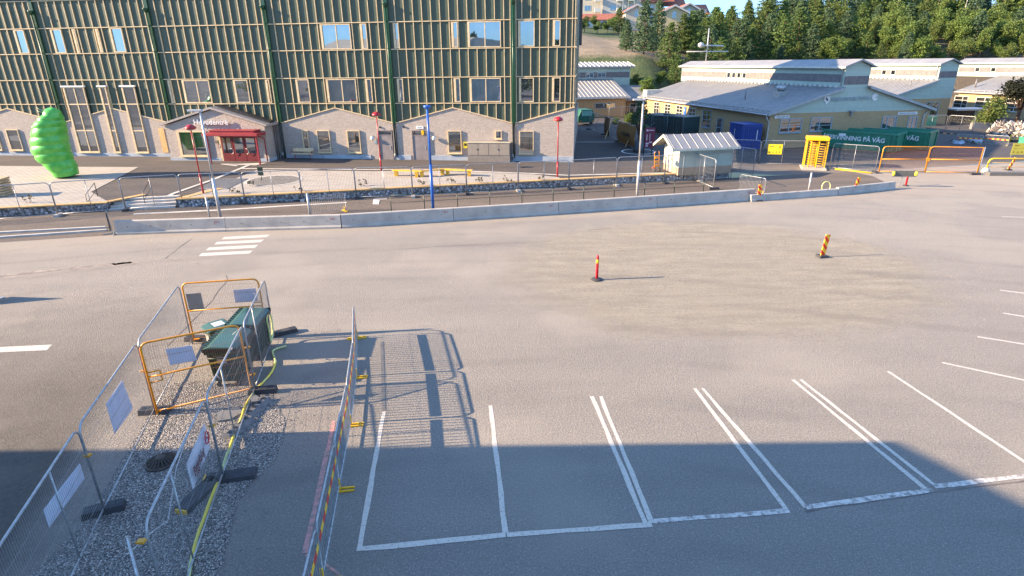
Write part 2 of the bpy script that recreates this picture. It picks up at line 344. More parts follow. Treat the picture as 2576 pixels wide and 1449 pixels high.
# ------------------------------------------------------------ mesh builder
class MB:
    def __init__(s): s.v = []; s.f = []; s.mi = []; s.sm = []
    def add(s, vs, fs, mi=0, sm=False):
        o = len(s.v); s.v += [tuple(v) for v in vs]
        for f in fs: s.f.append([i + o for i in f]); s.mi.append(mi); s.sm.append(sm)
        return s
    def box(s, x0, x1, y0, y1, z0, z1, mi=0):
        vs = [(x, y, z) for z in (z0, z1) for y in (y0, y1) for x in (x0, x1)]
        return s.add(vs, [(0, 2, 3, 1), (4, 5, 7, 6), (0, 1, 5, 4), (2, 6, 7, 3), (0, 4, 6, 2), (1, 3, 7, 5)], mi)
    def obox(s, c, ax, ay, az, mi=0):
        """box from centre and three half-axis vectors"""
        c, ax, ay, az = map(Vector, (c, ax, ay, az))
        vs = [c + ax * i + ay * j + az * k for k in (-1, 1) for j in (-1, 1) for i in (-1, 1)]
        return s.add(vs, [(0, 2, 3, 1), (4, 5, 7, 6), (0, 1, 5, 4), (2, 6, 7, 3), (0, 4, 6, 2), (1, 3, 7, 5)], mi)
    def beam(s, a, b, w, h, mi=0, upv=(0, 0, 1)):
        a, b = Vector(a), Vector(b); d = b - a; L = d.length; d.normalize()
        sd_ = d.cross(Vector(upv))
        if sd_.length < 1e-4: sd_ = d.cross(Vector((1, 0, 0)))
        sd_.normalize(); u2 = sd_.cross(d)
        return s.obox((a + b) / 2, d * L / 2, sd_ * w / 2, u2 * h / 2, mi)
    def tube(s, pts, r, n=8, mi=0, sm=True, cap=True):
        pts = [Vector(p) for p in pts]; rs = r if isinstance(r, (list, tuple)) else [r] * len(pts)
        rings = []; prev = None
        for i, p in enumerate(pts):
            if i == 0: d = pts[1] - p
            elif i == len(pts) - 1: d = p - pts[i - 1]
            else: d = (pts[i + 1] - p).normalized() + (p - pts[i - 1]).normalized()
            if d.length < 1e-9: d = Vector((0, 0, 1))
            d.normalize()
            if prev is None:
                a = d.orthogonal().normalized()
            else:
                a = prev - d * prev.dot(d)
                a = a.normalized() if a.length > 1e-6 else d.orthogonal().normalized()
            prev = a; b = d.cross(a)
            rings.append([p + (a * math.cos(2 * math.pi * k / n) + b * math.sin(2 * math.pi * k / n)) * rs[i] for k in range(n)])
        o = len(s.v)
        for ring in rings: s.v += [tuple(v) for v in ring]
        for i in range(len(rings) - 1):
            for k in range(n):
                s.f.append([o + i * n + k, o + i * n + (k + 1) % n, o + (i + 1) * n + (k + 1) % n, o + (i + 1) * n + k]); s.mi.append(mi); s.sm.append(sm)
        if cap:
            s.f.append([o + k for k in range(n)][::-1]); s.mi.append(mi); s.sm.append(False)
            s.f.append([o + (len(rings) - 1) * n + k for k in range(n)]); s.mi.append(mi); s.sm.append(False)
        return s
    def extr(s, poly, ext, mi=0):
        """polygon (3D points) pulled along ext"""
        poly = [Vector(p) for p in poly]; e = Vector(ext); n = len(poly)
        vs = poly + [p + e for p in poly]
        fs = [list(range(n))[::-1], [n + i for i in range(n)]] + [[i, (i + 1) % n, n + (i + 1) % n, n + i] for i in range(n)]
        return s.add(vs, fs, mi)
    def lathe(s, c, prof, n=16, mi=0, sm=True):
        c = Vector(c); o = len(s.v)
        for r, z in prof:
            for k in range(n):
                a = 2 * math.pi * k / n; s.v.append((c.x + r * math.cos(a), c.y + r * math.sin(a), c.z + z))
        for i in range(len(prof) - 1):
            for k in range(n):
                s.f.append([o + i * n + k, o + i * n + (k + 1) % n, o + (i + 1) * n + (k + 1) % n, o + (i + 1) * n + k]); s.mi.append(mi); s.sm.append(sm)
        s.f.append([o + k for k in range(n)][::-1]); s.mi.append(mi); s.sm.append(False)
        s.f.append([o + (len(prof) - 1) * n + k for k in range(n)]); s.mi.append(mi); s.sm.append(False)
        return s
    def mesh(s, name, mats):
        me = bpy.data.meshes.new(name); me.from_pydata(s.v, [], s.f)
        for m in (mats if isinstance(mats, (list, tuple)) else [mats]): me.materials.append(m)
        me.polygons.foreach_set('material_index', s.mi); me.polygons.foreach_set('use_smooth', s.sm)
        me.update(); me.validate(); return me
    def build(s, name, mats, parent=None, loc=None, bev=0):
        o = bpy.data.objects.new(name, s.mesh(name, mats)); COL.objects.link(o)
        if parent: o.parent = parent
        if loc is not None: o.location = loc
        if bev:
            b = o.modifiers.new('bevel', 'BEVEL'); b.width = bev; b.segments = 2; b.limit_method = 'ANGLE'
        return o
def tag(o, label, cat, group=None):
    o['label'] = label; o['category'] = cat
    if group: o['group'] = group
    return o
def empty(name, loc, rz, label, cat, group=None):
    o = bpy.data.objects.new(name, None); COL.objects.link(o); o.location = loc; o.rotation_euler = (0, 0, rz)
    o.empty_display_size = .3
    return tag(o, label, cat, group)
def struct(o, kind='structure'): o['kind'] = kind; return o
def copy_tree(o, parent=None):
    kids = list(o.children)
    c = o.copy(); COL.objects.link(c)
    if parent: c.parent = parent
    for k in kids: copy_tree(k, c)
    return c
def flat(name, pts, mat, z=.004, kind='structure', parent=None):
    """flat marking from ground points"""
    vs = [(p[0], p[1], (p[2] if len(p) > 2 else 0) + z) for p in pts]
    mb = MB().add(vs, [list(range(len(vs)))])
    o = mb.build(name, mat, parent)
    if kind: o['kind'] = kind
    return o
def ribbon(name, pts, wd, mat, z=.004, jit=0, zf=None):
    pts = [Vector((p[0], p[1], 0)) for p in pts]; fine = []
    for a, b in zip(pts, pts[1:]):
        n = max(1, int((b - a).length / .5)) if (jit or zf) else 1
        for i in range(n): fine.append(a.lerp(b, i / n))
    fine.append(pts[-1]); vs = []
    for i, p in enumerate(fine):
        d = (fine[min(i + 1, len(fine) - 1)] - fine[max(i - 1, 0)]).normalized(); s_ = Vector((-d.y, d.x, 0))
        wj = wd * (1 + random.uniform(-jit, jit) * 1.5) / 2 ; off = s_ * random.uniform(-jit, jit) * .08
        for sg in (-1, 1):
            pp = p + off + s_ * sg * wj; vs.append((pp.x, pp.y, z + (zf(pp.x, pp.y) if zf else 0)))
    fs = [(2 * i, 2 * i + 1, 2 * i + 3, 2 * i + 2) for i in range(len(fine) - 1)]
    o = MB().add(vs, fs).build(name, mat); o['kind'] = 'structure'; return o
def text(name, s, size, mat, parent, loc, rot, depth=.004, align='LEFT', fit=None, bold=0):
    cu = bpy.data.curves.new(name, 'FONT'); cu.body = s; cu.size = size; cu.extrude = depth; cu.align_x = align; cu.resolution_u = 2; cu.offset = bold
    tmp = bpy.data.objects.new(name, cu); COL.objects.link(tmp)
    bpy.context.view_layer.update()
    me = bpy.data.meshes.new_from_object(tmp.evaluated_get(bpy.context.evaluated_depsgraph_get()))
    bpy.data.objects.remove(tmp); me.name = name; me.materials.clear(); me.materials.append(mat)
    o = bpy.data.objects.new(name, me); COL.objects.link(o); o.parent = parent; o.location = loc
    o.rotation_euler = rot
    if fit:
        xs = [v.co.x for v in me.vertices]; wd = max(xs) - min(xs)
        o.scale = (fit / wd, 1, 1)
    return o

# ============================================================ GROUND
mb = MB(); xs = [-700, -400, -250] + list(range(-150, 181, 10)) + [260, 400]
vs = []
for x in xs: vs += [(x, -600 if x in (xs[0], xs[-1]) else -600, 0), (x, 12, 0), (x, yb(x), 0)]
fs = []
for i in range(len(xs) - 1):
    for j in range(2): a = i * 3 + j; fs.append((a, a + 3, a + 4, a + 1))
struct(mb.add(vs, fs).build('road', A_ROAD))
# courtyard and hillside, one sheet each, sharing the z function
def xl():
    l = [-260, -200, -150, -110, -80, -60, -50, -40, -34, -30, -27, -24.45, -24.39, -23, -22, -20.71, -20.65]
    x = -19
    while x < 60: l.append(x); x += 1.5
    while x < 300: l.append(x); x += 6
    return l
XL = xl()
def sheet(name, t0, t1, step, mat, smooth=False):
    ts = []; t = t0
    while t < t1: ts.append(t); t += step(t)
    ts.append(t1)
    vs = []
    for x in XL:
        for t in ts: y = yb(x) + t; vs.append((x, y, zg(x, y)))
    n = len(ts); fs = [(i * n + j, (i + 1) * n + j, (i + 1) * n + j + 1, i * n + j + 1) for i in range(len(XL) - 1) for j in range(n - 1)]
    return struct(MB().add(vs, fs, 0, smooth).build(name, mat))
def near_t(t): return .55 if t < 1.6 else 1.2 if t < 14 else 3
# courtyard reaches back to y about 86; beyond it the hillside
mc, ntc, bsc = nmat('courtyard_ground')
Pc = geo(ntc); Xc, Yc, Zc = sep(ntc, Pc)
cc = mix(ntc, ntex(ntc, Pc, .4, 6, .6, .3, .7), (.088, .072, .064), (.06, .051, .048))
cc = mix(ntc, math2(ntc, 'MULTIPLY', ntex(ntc, geo(ntc, (.12, 1, 1), (0, 0, R(-12))), .8, 6, .7, .5, .75), .5), cc, (.16, .13, .11))
cc = mix(ntc, math2(ntc, 'MULTIPLY', ntex(ntc, Pc, 25, 3, .7, .3, .7), .35), cc, (.035, .03, .03))
# newer darker asphalt east of the wall corner
dk = ntc.nodes.new('ShaderNodeMapRange'); dk.inputs[1].default_value = 3.5; dk.inputs[2].default_value = 4.5; ntc.links.new(Xc, dk.inputs[0])
dk2 = ntc.nodes.new('ShaderNodeMapRange'); dk2.inputs[1].default_value = 46; dk2.inputs[2].default_value = 47; ntc.links.new(Yc, dk2.inputs[0])
cc = mix(ntc, math2(ntc, 'MULTIPLY', math2(ntc, 'MULTIPLY', dk.outputs[0], dk2.outputs[0]), .35), cc, (.05, .048, .052))
# grit and bare ground to the right of the small shed
gx = ntc.nodes.new('ShaderNodeMapRange'); gx.inputs[1].default_value = 16.5; gx.inputs[2].default_value = 18.5
ntc.links.new(math2(ntc, 'ADD', Xc, math2(ntc, 'MULTIPLY', ntex(ntc, Pc, .8, 5, .7, .2, .8), 1.2)), gx.inputs[0])
gxx = ntc.nodes.new('ShaderNodeMapRange'); gxx.inputs[1].default_value = 50; gxx.inputs[2].default_value = 47; ntc.links.new(Yc, gxx.inputs[0])
g3 = ntex(ntc, Pc, 12, 5, .8, .3, .7)
cc = mix(ntc, math2(ntc, 'MULTIPLY', gx.outputs[0], gxx.outputs[0]), cc, mix(ntc, g3, (.20, .17, .14), (.115, .1, .09)))
ntc.links.new(cc, bsc.inputs['Base Color']); bsc.inputs['Roughness'].default_value = .9
bump(ntc, bsc, ntex(ntc, Pc, 20, 3, .7, .3, .7), .5, .015)
sheet('courtyard_ground', 0, 44, near_t, mc)
mh, nth, bsh = nmat('hillside_ground')
Ph = geo(nth); Xh, Yh, Zh = sep(nth, Ph)
gr = mix(nth, ntex(nth, Ph, .5, 6, .7), (.035, .065, .018), (.09, .11, .035))
sa = mix(nth, ntex(nth, Ph, .35, 6, .7), (.30, .23, .15), (.19, .145, .095))
# bare sand patch left of the first trees, dry needles under them
u1 = nth.nodes.new('ShaderNodeMapRange'); u1.inputs[1].default_value = 107; u1.inputs[2].default_value = 109.5; nth.links.new(math2(nth, 'ADD', Yh, math2(nth, 'MULTIPLY', ntex(nth, Ph, .15, 5, .6, .2, .8), 6)), u1.inputs[0])
u2 = nth.nodes.new('ShaderNodeMapRange'); u2.inputs[1].default_value = 138; u2.inputs[2].default_value = 131; nth.links.new(math2(nth, 'ADD', Yh, math2(nth, 'MULTIPLY', ntex(nth, Ph, .2, 5, .6, .2, .8), 8)), u2.inputs[0])
msk = math2(nth, 'MULTIPLY', u1.outputs[0], u2.outputs[0])
cc = mix(nth, msk, gr, sa)
nd = nth.nodes.new('ShaderNodeMapRange'); nd.inputs[1].default_value = 22; nd.inputs[2].default_value = 30; nth.links.new(Xh, nd.inputs[0])
cc = mix(nth, math2(nth, 'MULTIPLY', nd.outputs[0], .75), cc, (.10, .07, .04))
nth.links.new(cc, bsh.inputs['Base Color']); bsh.inputs['Roughness'].default_value = .95
bump(nth, bsh, ntex(nth, Ph, 2, 5, .7, .2, .8), .8, .2)
sheet('hillside', 44, 420, lambda t: 3 if t < 110 else 12, mh, True)

# ---- raised paving left and right of the ramp, with kerb bands
def clipgrid(name, poly, mat, off=.02, stp=2.0, kind='structure'):
    bm = bmesh.new(); vs = [bm.verts.new((p[0], p[1], 0)) for p in poly]; bm.faces.new(vs)
    mnx, mxx = min(p[0] for p in poly), max(p[0] for p in poly); mny, mxy = min(p[1] for p in poly), max(p[1] for p in poly)
    x = mnx + stp
    while x < mxx: bmesh.ops.bisect_plane(bm, geom=bm.verts[:] + bm.edges[:] + bm.faces[:], plane_co=(x, 0, 0), plane_no=(1, 0, 0)); x += stp
    y = mny + stp
    while y < mxy: bmesh.ops.bisect_plane(bm, geom=bm.verts[:] + bm.edges[:] + bm.faces[:], plane_co=(0, y, 0), plane_no=(0, 1, 0)); y += stp
    for v in bm.verts: v.co.z = zg(v.co.x, v.co.y) + off
    me = bpy.data.meshes.new(name); bm.normal_update(); bm.to_mesh(me); bm.free(); me.materials.append(mat)
    o = bpy.data.objects.new(name, me); COL.objects.link(o); o['kind'] = kind; return o
def G(k, x, y): p = gz(q(k, x, y)); return (p.x, p.y)
def wallpt(x, off=.3): return (x, yb(x) + off)
rp = [wallpt(-20.55), wallpt(2.6), G('e1', 1760, 172), G('e1', 1400, 128), G('e1', 900, 108), G('e1', 400, 92), G('e1', 0, 100), G('d1', 1900, 785), G('d1', 1400, 780), G('d1', 1150, 880), G('d1', 800, 1010)]
clipgrid('paving', rp, PAV)
lp = [wallpt(-62), wallpt(-24.5), G('c1', 550, 1160), G('c1', 838, 1010), G('c1', 400, 1008), G('c1', 0, 1003), (-62, 44)]
clipgrid('paving', lp, PAV)
def kerb(name, pts, wd=.35, off=.03): return ribbon(name, pts, wd, PBORD, off, 0, zg)
kerb('kerb_band', [G('d1', 380, 1085), G('d1', 900, 890), G('d1', 1310, 725)], .3)
kerb('kerb_band', [G('d1', 1210, 765), G('d1', 1700, 770), G('d1', 2400, 775), G('e1', 0, 88), G('e1', 450, 84), G('e1', 900, 104), G('e1', 1400, 122), G('e1', 1700, 138), G('e1', 2100, 128), G('e1', 2576, 118)], .3, .034)
kerb('kerb_band', [G('d1', 1180, 735), G('d1', 990, 712), G('d1', 1410, 720)], .25, .03)
# round gravel bed in the paving, slotted drain by the ramp
c = gz(q('d1', 1590, 900))
clipgrid('gravel_bed', [(c.x + 1.75 * math.cos(a * .2618), c.y + 1.7 * math.sin(a * .2618)) for a in range(24)], GRAVEL, .034, .9)
kerb('kerb_ring', [(c.x + 1.85 * math.cos(a * .2618), c.y + 1.8 * math.sin(a * .2618)) for a in range(25)], .2, .036)
# white stripes on the lower asphalt between wall and barriers
ribbon('kerb_line', [gp(q('d1', 0, 1275)), gp(q('d1', 900, 1235)), gp(q('d1', 1700, 1185)), gp(q('d1', 2415, 1145))], .3, PBORD, .006)
ribbon('kerb_line', [gp(q('e1', 0, 345)), gp(q('e1', 120, 340))], .3, PBORD, .006)
# darker tarmac strip between the barriers and the wall
mb = MB()
fr = [(-70, 18.5), (-34, 26.2), (-20.3, 29.45), (-15, 30.0), (-9, 30.35), (2.7, 32.9), (14.9, 36.0), (26.2, 39.8), (27, 43.5)]
vs = []
for x, y in fr: vs += [(x, y, .004), (x - .5, max(y + .3, min(yb(x) - .02, yb(x - .5) - .02)), .004)]
struct(mb.add(vs, [(2 * i, 2 * i + 2, 2 * i + 3, 2 * i + 1) for i in range(len(fr) - 1)]).build('lower_path', asphalt('path_asphalt', (.125, .10, .086), (.085, .07, .062), (.27, .22, .175))))
# kerb stones left of the barrier
for k, (a, b, z) in enumerate([((0, 130), (930, 82), .1), ((0, 172), (940, 108), .1)]):
    A, B = gp(q('e5', *a)), gp(q('e5', *b)); A = A + (A - B).normalized() * 25
    o = MB().beam((A.x, A.y, .05), (B.x, B.y, .05), .16, .1).build('kerb', PBORD); struct(o)

# ---- gravel bed inside the fenced corner
gpts = [(-8.9, 6.4), (-8.6, 7.0), (-8.3, 7.6), (-8.2, 8.6), (-8.4, 9.6), (-8.7, 10.9), (-9.05, 12.4), (-9.4, 13.5), (-9.3, 14.1), (-8.6, 14.2), (-8.0, 13.9), (-7.2, 14.0), (-6.5, 13.8), (-6.1, 13.0), (-5.6, 12.2), (-5.35, 11.4), (-5.25, 10.8), (-5.45, 10.0), (-5.5, 9.3), (-5.3, 8.6), (-5.1, 7.8), (-4.9, 7.0), (-4.7, 5.5), (-4.6, 2), (-8, 2), (-9.4, 4.5)]
def insidepoly(x, y, P):
    c = False; j = len(P) - 1
    for i in range(len(P)):
        if (P[i][1] > y) != (P[j][1] > y) and x < (P[j][0] - P[i][0]) * (y - P[i][1]) / (P[j][1] - P[i][1]) + P[i][0]: c = not c
        j = i
    return c
edge = []
for i in range(len(gpts)):
    a, b = Vector(gpts[i]), Vector(gpts[(i + 1) % len(gpts)]); n = max(1, int((b - a).length / .12))
    for k in range(n):
        p = a.lerp(b, k / n); j = .035 if b.x > -8.2 or b.y > 13 else .02
        edge.append((p.x + random.uniform(-j, j), p.y + random.uniform(-j, j)))
flat('gravel_bed', edge, GRAVEL, .008)
mb = MB(); n = 0
ico = [Vector(v).normalized() for v in ((1, 0, 0), (-1, 0, 0), (0, 1, 0), (0, -1, 0), (0, 0, 1), (0, 0, -1))]
icf = [(0, 2, 4), (2, 1, 4), (1, 3, 4), (3, 0, 4), (2, 0, 5), (1, 2, 5), (3, 1, 5), (0, 3, 5)]
rs_ = random.Random(3)
while n < 11000:
    x, y = rs_.uniform(-10, -3.6), rs_.uniform(5.5, 14.8)
    ins = insidepoly(x, y, gpts)
    if not ins:
        d = min((x - a[0]) ** 2 + (y - a[1]) ** 2 for a in gpts) ** .5
        if x < -8.2 and y < 13.6 and x < -8.5 + 0: 
            if rs_.random() > .04: continue
        if rs_.random() > math.exp(-d * 2.0) * .35: continue
    s_ = rs_.uniform(.006, .019); th = rs_.uniform(0, 6.28); ca, sa_ = math.cos(th), math.sin(th)
    ax = (rs_.uniform(.7, 1.4), rs_.uniform(.6, 1.1), rs_.uniform(.4, .8))
    vs = [((v.x * ax[0] * ca - v.y * ax[1] * sa_) * s_ + x, (v.x * ax[0] * sa_ + v.y * ax[1] * ca) * s_ + y, v.z * ax[2] * s_ + .012) for v in ico]
    mb.add(vs, icf, rs_.choice((0, 0, 1, 2))); n += 1
o = mb.build('loose_gravel', [M('grey_stone', (.24, .225, .21), .8), M('pale_stone', (.42, .38, .33), .8), M('dark_stone', (.11, .105, .105), .8)])
o['kind'] = 'stuff'; tag(o, 'loose grey and pale pebbles heaped between the fences round the bins', 'gravel')
mb = MB(); rs_ = random.Random(5); n = 0
while n < 5200:
    a = rs_.uniform(0, 6.283); r = rs_.random() ** .5 * 1.05
    x = 10.0 + 9.6 * r * math.cos(a); y = 23.0 + 6.6 * r * math.sin(a)
    s_ = rs_.uniform(.007, .02) * (1.0 if rs_.random() < .97 else 1.6)
    th = rs_.uniform(0, 6.28); ca, sa_ = math.cos(th), math.sin(th)
    vs = [((v.x * ca - v.y * sa_) * s_ + x, (v.x * sa_ + v.y * ca) * s_ + y, v.z * .6 * s_ + .004) for v in ico]
    mb.add(vs, icf, rs_.choice((0, 0, 1))); n += 1
o = mb.build('loose_grit', [MATS['grey_stone'], MATS['pale_stone']]); o['kind'] = 'stuff'; tag(o, 'loose grit scattered over the sandy oval in the yard', 'gravel')

# ---- road markings
for a in (((1945, 183), (1970, 161), (2370, 140), (2342, 163)), ((1880, 228), (1905, 204), (2320, 183), (2290, 208)), ((1807, 279), (1835, 253), (2268, 230), (2238, 257)), ((1743, 331), (1772, 303), (2222, 280), (2190, 307))):
    flat('crossing_bar', [gp(q('e5', *p)) for p in a], PAINT)
flat('lane_mark', [gp(p) for p in ((-60, 889), (-58, 876), (131, 867), (118, 881))], PAINT)
def line(name, a, b, wd=.1, mat=PAINT, z=.004, jit=.12): ribbon(name, [gp(a), gp(b)], wd, mat, z, jit)
for a, b in (((903, 1381), (966, 1036)), ((1271, 1343), (1234, 1020)), ((1625, 1320), (1489, 997)), ((1640, 1316), (1511, 997)), ((1980, 1284), (1747, 977)), ((2028, 1277), (1767, 977)), ((2340, 1240), (1994, 955)), ((2352, 1222), (2014, 955)), ((2620, 1190), (2234, 934)), ((2640, 970), (2369, 912)), ((2640, 876), (2459, 847)), ((2640, 806), (2523, 788)), ((2640, 746), (2515, 730)), ((2640, 549), (2520, 545)), ):
    line('parking_line', a, b)
line('dark_line', (966, 1031), (961, 860), .09, M('dark_line_grey', (.15, .145, .14), .8), .007, 0)  # thin dark strip carrying on from the first bay line
for a, b, m_ in (((897, 1382), (1272, 1346), PAINT), ((1275, 1346), (1640, 1320), PAINT), ((1645, 1311), (1985, 1285), PAINTW), ((2026, 1276), (2345, 1234), PAINTW), ((2350, 1225), (2640, 1190), PAINTW)):
    line('parking_line', a, b, .12, m_, .008)
ribbon('road_patch', [gp((2026, 1286)), gp((2200, 1259)), gp((2350, 1240)), gp((2640, 1202))], .05, SEAM, .005, .3)
ribbon('pink_line', [gp(q('c6', 2108, 470)), gp(q('c6', 2060, 700)), gp(q('c6', 1928, 1305))], .1, PINK, .004, .1)
ribbon('pink_line', [gp(q('c6', 1935, 1312)), gp(q('c6', 2070, 1395)), gp(q('c6', 2150, 1449))], .05, PINK, .004, .3)
a, b = gp(q('c5', 1450, 505)), gp(q('c5', 1700, 470))
o = text('chalk_writing', 'TA BACK', .34, CHALK, None, (a.x, a.y, .005), (0, 0, math.atan2(b.y - a.y, b.x - a.x)), .001, 'LEFT', (b - a).length); o['kind'] = 'structure'
# seams, cracks and sandy streaks in the road
def seam(k, pts, wd=.035, mat=SEAM, jit=.35, z=.007): ribbon('road_seam', [gp(q(k, *p)) for p in pts], wd, mat, z, jit)
seam('e5', [(0, 560), (300, 520), (520, 492), (860, 445), (1120, 408), (1440, 358)], .03, DUST, .35, .009)
seam('e5', [(1450, 355), (1560, 265), (1690, 172)])
seam('e5', [(1440, 360), (1600, 362), (1700, 380), (1790, 425), (1900, 470), (1995, 495)], .05, DUST)
seam('e5', [(1990, 500), (2000, 540), (1930, 620), (1860, 720), (1790, 790), (1640, 950), (1480, 1120)], .03)
seam('e1', [(1895, 618), (1960, 612), (2070, 603)], .05)
seam('e1', [(0, 803), (500, 765), (1100, 735), (1480, 722), (1560, 708)], .025)
r9 = random.Random(17)
for i in range(0):
    cx_, cy_ = r9.uniform(-14, 14), r9.uniform(13, 30); rr9 = r9.uniform(.08, .35)
    flat('oil_stain', [(cx_ + rr9 * r9.uniform(.6, 1.2) * math.cos(R(a)) * 1.4, cy_ + rr9 * r9.uniform(.6, 1.2) * math.sin(R(a))) for a in range(0, 360, 24)], M('oil_stain', (.20, .178, .155), .8, 0, (.30, .27, .235), 14), .005)
for k, pts in (('e5', [(0, 500), (300, 460), (700, 420), (1150, 375), (1150, 392), (880, 428), (560, 452), (200, 500), (0, 530)]), ('e5', [(1000, 392), (1240, 372), (1180, 400), (980, 425)])):
    P_ = [gp(q(k, *p)) for p in pts]; e = []
    for i in range(len(P_)):
        A, B = P_[i], P_[(i + 1) % len(P_)]
        for t in range(8): p = A.lerp(B, t / 8); e.append((p.x + random.uniform(-.12, .12), p.y + random.uniform(-.12, .12)))
    flat('sand_streak', e, DUST, .003)
# courtyard markings
A, B = gz(q('c3', 85, 965)), gz(q('c3', 420, 965))
ribbon('courtyard_line', [A, B], .16, WHITE, .012, 0, zg)
A, B = gz(q('c3', 95, 1098)), gz(q('c3', 185, 1090))
c = gz(q('g1', 1260, 1225)); TREEC = c
ex = gz(q('g1', 1710, 1240)); rad = (ex - c).length
ribbon('courtyard_ring', [(c.x + rad * math.cos(a * R(10)), c.y + rad * math.sin(a * R(10))) for a in range(37)], .16, WHITE, .012, 0, zg)

# ---- gabion wall with timber seat edge, left piece and right piece, stairs between
def gabion(name, x0, x1, label):
    root = empty(name, (0, 0, 0), 0, label, 'stone wall', 'low stone walls along the plaza')
    n = max(1, int((x1 - x0) / 3)); 
    m = MB()
    for i in range(n):
        a, b = x0 + (x1 - x0) * i / n, x0 + (x1 - x0) * (i + 1) / n
        m.extr([(a, yb(a) - .02, 0), (b, yb(b) - .02, 0), (b, yb(b) - .02, .46), (a, yb(a) - .02, .46)], (.0, .38, 0))
    m.build('stone_basket', GABION, root)
    MB().beam((x0 - .03, yb(x0) + .12, .505), (x1, yb(x1) + .12, .505), .42, .07).build('timber_edge', WOODY, root)
    for x in (x0, x1):
        pass
    return root
wr_ = gabion('stone_wall', -20.66, 16.2, 'long low grey stone wall with yellow timber edge in front of the white paving')
MB().beam((-20.45, yb(-20.6) + .35, .51), (-19.2, 38.6, .57), .45, .07).build('timber_edge', WOODY, wr_)
wl_ = gabion('stone_wall', -62, -24.42, 'low grey stone wall with timber edge below the green caterpillar')
MB().beam((-24.5, yb(-24.6) + .35, .51), (-23.3, 36.9, .56), .4, .07).build('timber_edge', WOODY, wl_)
root = empty('stairs', (0, 0, 0), 0, 'wide pale concrete steps between the two stone walls', 'stairs')
ud = Vector((.978, .207, 0)); vd = Vector((-.207, .978, 0)); p0 = Vector((-24.4, yb(-24.4), 0))
for k in range(4):
    c0 = p0 + ud * 1.89 + vd * (-.12 + .36 * k + .18)
    MB().obox((c0.x, c0.y, .06 + .125 * k), ud * 1.84, vd * .18, (0, 0, .0625 + (0.02 if k else 0))).build('step', PBORD, root)
def hrail(p):
    P = gp(p); m = MB()
    A = Vector((P.x, P.y, 0)); B = A + vd * 1.5 + Vector((0, 0, .5))
    m.tube([A, A + Vector((0, 0, .95)), B + Vector((0, 0, .9)), B], .022, 6)
    m.tube([A + Vector((0, 0, .5)), B + Vector((0, 0, .45))], .015, 6)
    return tag(m.build('handrail', BLACK), 'x', 'handrail', 'handrails on the steps')
hrail(q('d6', 935, 1140))['label'] = 'black metal handrail on the left half of the steps'
hrail(q('d1', 145, 1205))['label'] = 'black metal handrail on the steps nearest the red lamp'
# recessed foot grate beside the ramp
P = [gz(q('d1', x, y)) for x, y in ((740, 995), (1060, 1000), (1300, 880), (960, 880))]
root = empty('foot_grate', (0, 0, 0), 0, 'rectangular steel foot grate set in the paving behind the silver lamp post', 'grate')
MB().extr([(p.x, p.y, zg(p.x, p.y) + .025) for p in P], (0, 0, .02)).build('frame', STEEL, root)
m = MB()
for i in range(1, 12):
    t = i / 12; a = P[0].lerp(P[3], t); b = P[1].lerp(P[2], t); m.beam((a.x, a.y, a.z + .05), (b.x, b.y, b.z + .05), .05, .03)
m.build('bars', M('dark_steel', (.12, .13, .14), .5, .5), root)

# ============================================================ MAIN BUILDING
FO = Vector((4.96, 47.79, 0)); FA = R(-7.02)
FU = Vector((math.cos(FA), math.sin(FA), 0)); FV = Vector((-math.sin(FA), math.cos(FA), 0))
def floc(k, x, y, dep=0.0):
    """photo point -> local (x, z) on the facade plane set dep metres forward"""
    A = FO - FV * dep; P = wp(q(k, x, y), A, FU); d = P - FO
    return (d.dot(FU), P.z)
BLD = empty('school_building', FO, FA, 'large school building clad in dark green panels with pale timber battens over a brick base', 'building')
XL0 = -78.0; TOP = 13.4
# body: end profile with asymmetric roof, real depth
prof = [(0, .3), (0, TOP), (12, 17.6), (18, 17.3), (19, 15.3), (23, 9.8), (23, .3)]
MB().extr([(XL0, y, z) for y, z in prof], (-XL0, 0, 0)).build('cladding', PANEL, BLD)
MB().extr([(XL0, y - .3, z + .12) for y, z in prof[1:6]] + [(XL0, y - .1, z + .3) for y, z in prof[1:6]][::-1], (-XL0 + .3, 0, 0)).build('roof', ROOFM, BLD)
VAL = [0.0, -4.70, -14.52, -24.38, -34.3, -44.5, -54.4, -64.3, -74.2]; VZ, AZ = 3.64, 4.86
def gz_line(x):
    """height of the brick gable line at local x"""
    if x > VAL[1]: return VZ + (AZ - VZ) * (x - VAL[1]) / (-VAL[1])
    for a, b in zip(VAL[1:], VAL[2:]):
        if x >= b:
            m_ = (a + b) / 2; return AZ - (AZ - VZ) * abs(x - m_) / ((a - b) / 2)
    return VZ
RAILS = [5.2, 7.16, 9.24, 11.2, 13.25]
# windows as (local x0, x1, z0, z1, mullions, transoms)
def wrect(k, x0, y0, x1, y1, dep=.1):
    a = floc(k, x0, y0, dep); b = floc(k, x1, y1, dep); return a[0], b[0], b[1], a[1]
WIN = []
def addw(k, r, zs, mul=0, tr=(), kind='up'):
    x0, x1, z0, z1 = wrect(k, *r)
    if zs: z0, z1 = zs
    WIN.append((x0, x1, z0, z1, mul, tr, kind))
UP, LO = (9.3, 11.12), (5.28, 7.08)
for r in ((75, 172, 175, 305), (298, 172, 400, 308), (430, 172, 483, 305), (572, 172, 622, 305), (655, 168, 762, 305)): addw('c1', r, UP, 0)
for r, m_ in (((238, 148, 435, 295), 1), ((480, 148, 532, 290), 0), ((680, 145, 724, 288), 0), ((1032, 138, 1077, 285), 0), ((1130, 135, 1335, 285), 1), ((1438, 132, 1537, 280), 0), ((1648, 128, 1692, 275), 0)): addw('c2', r, UP, m_)
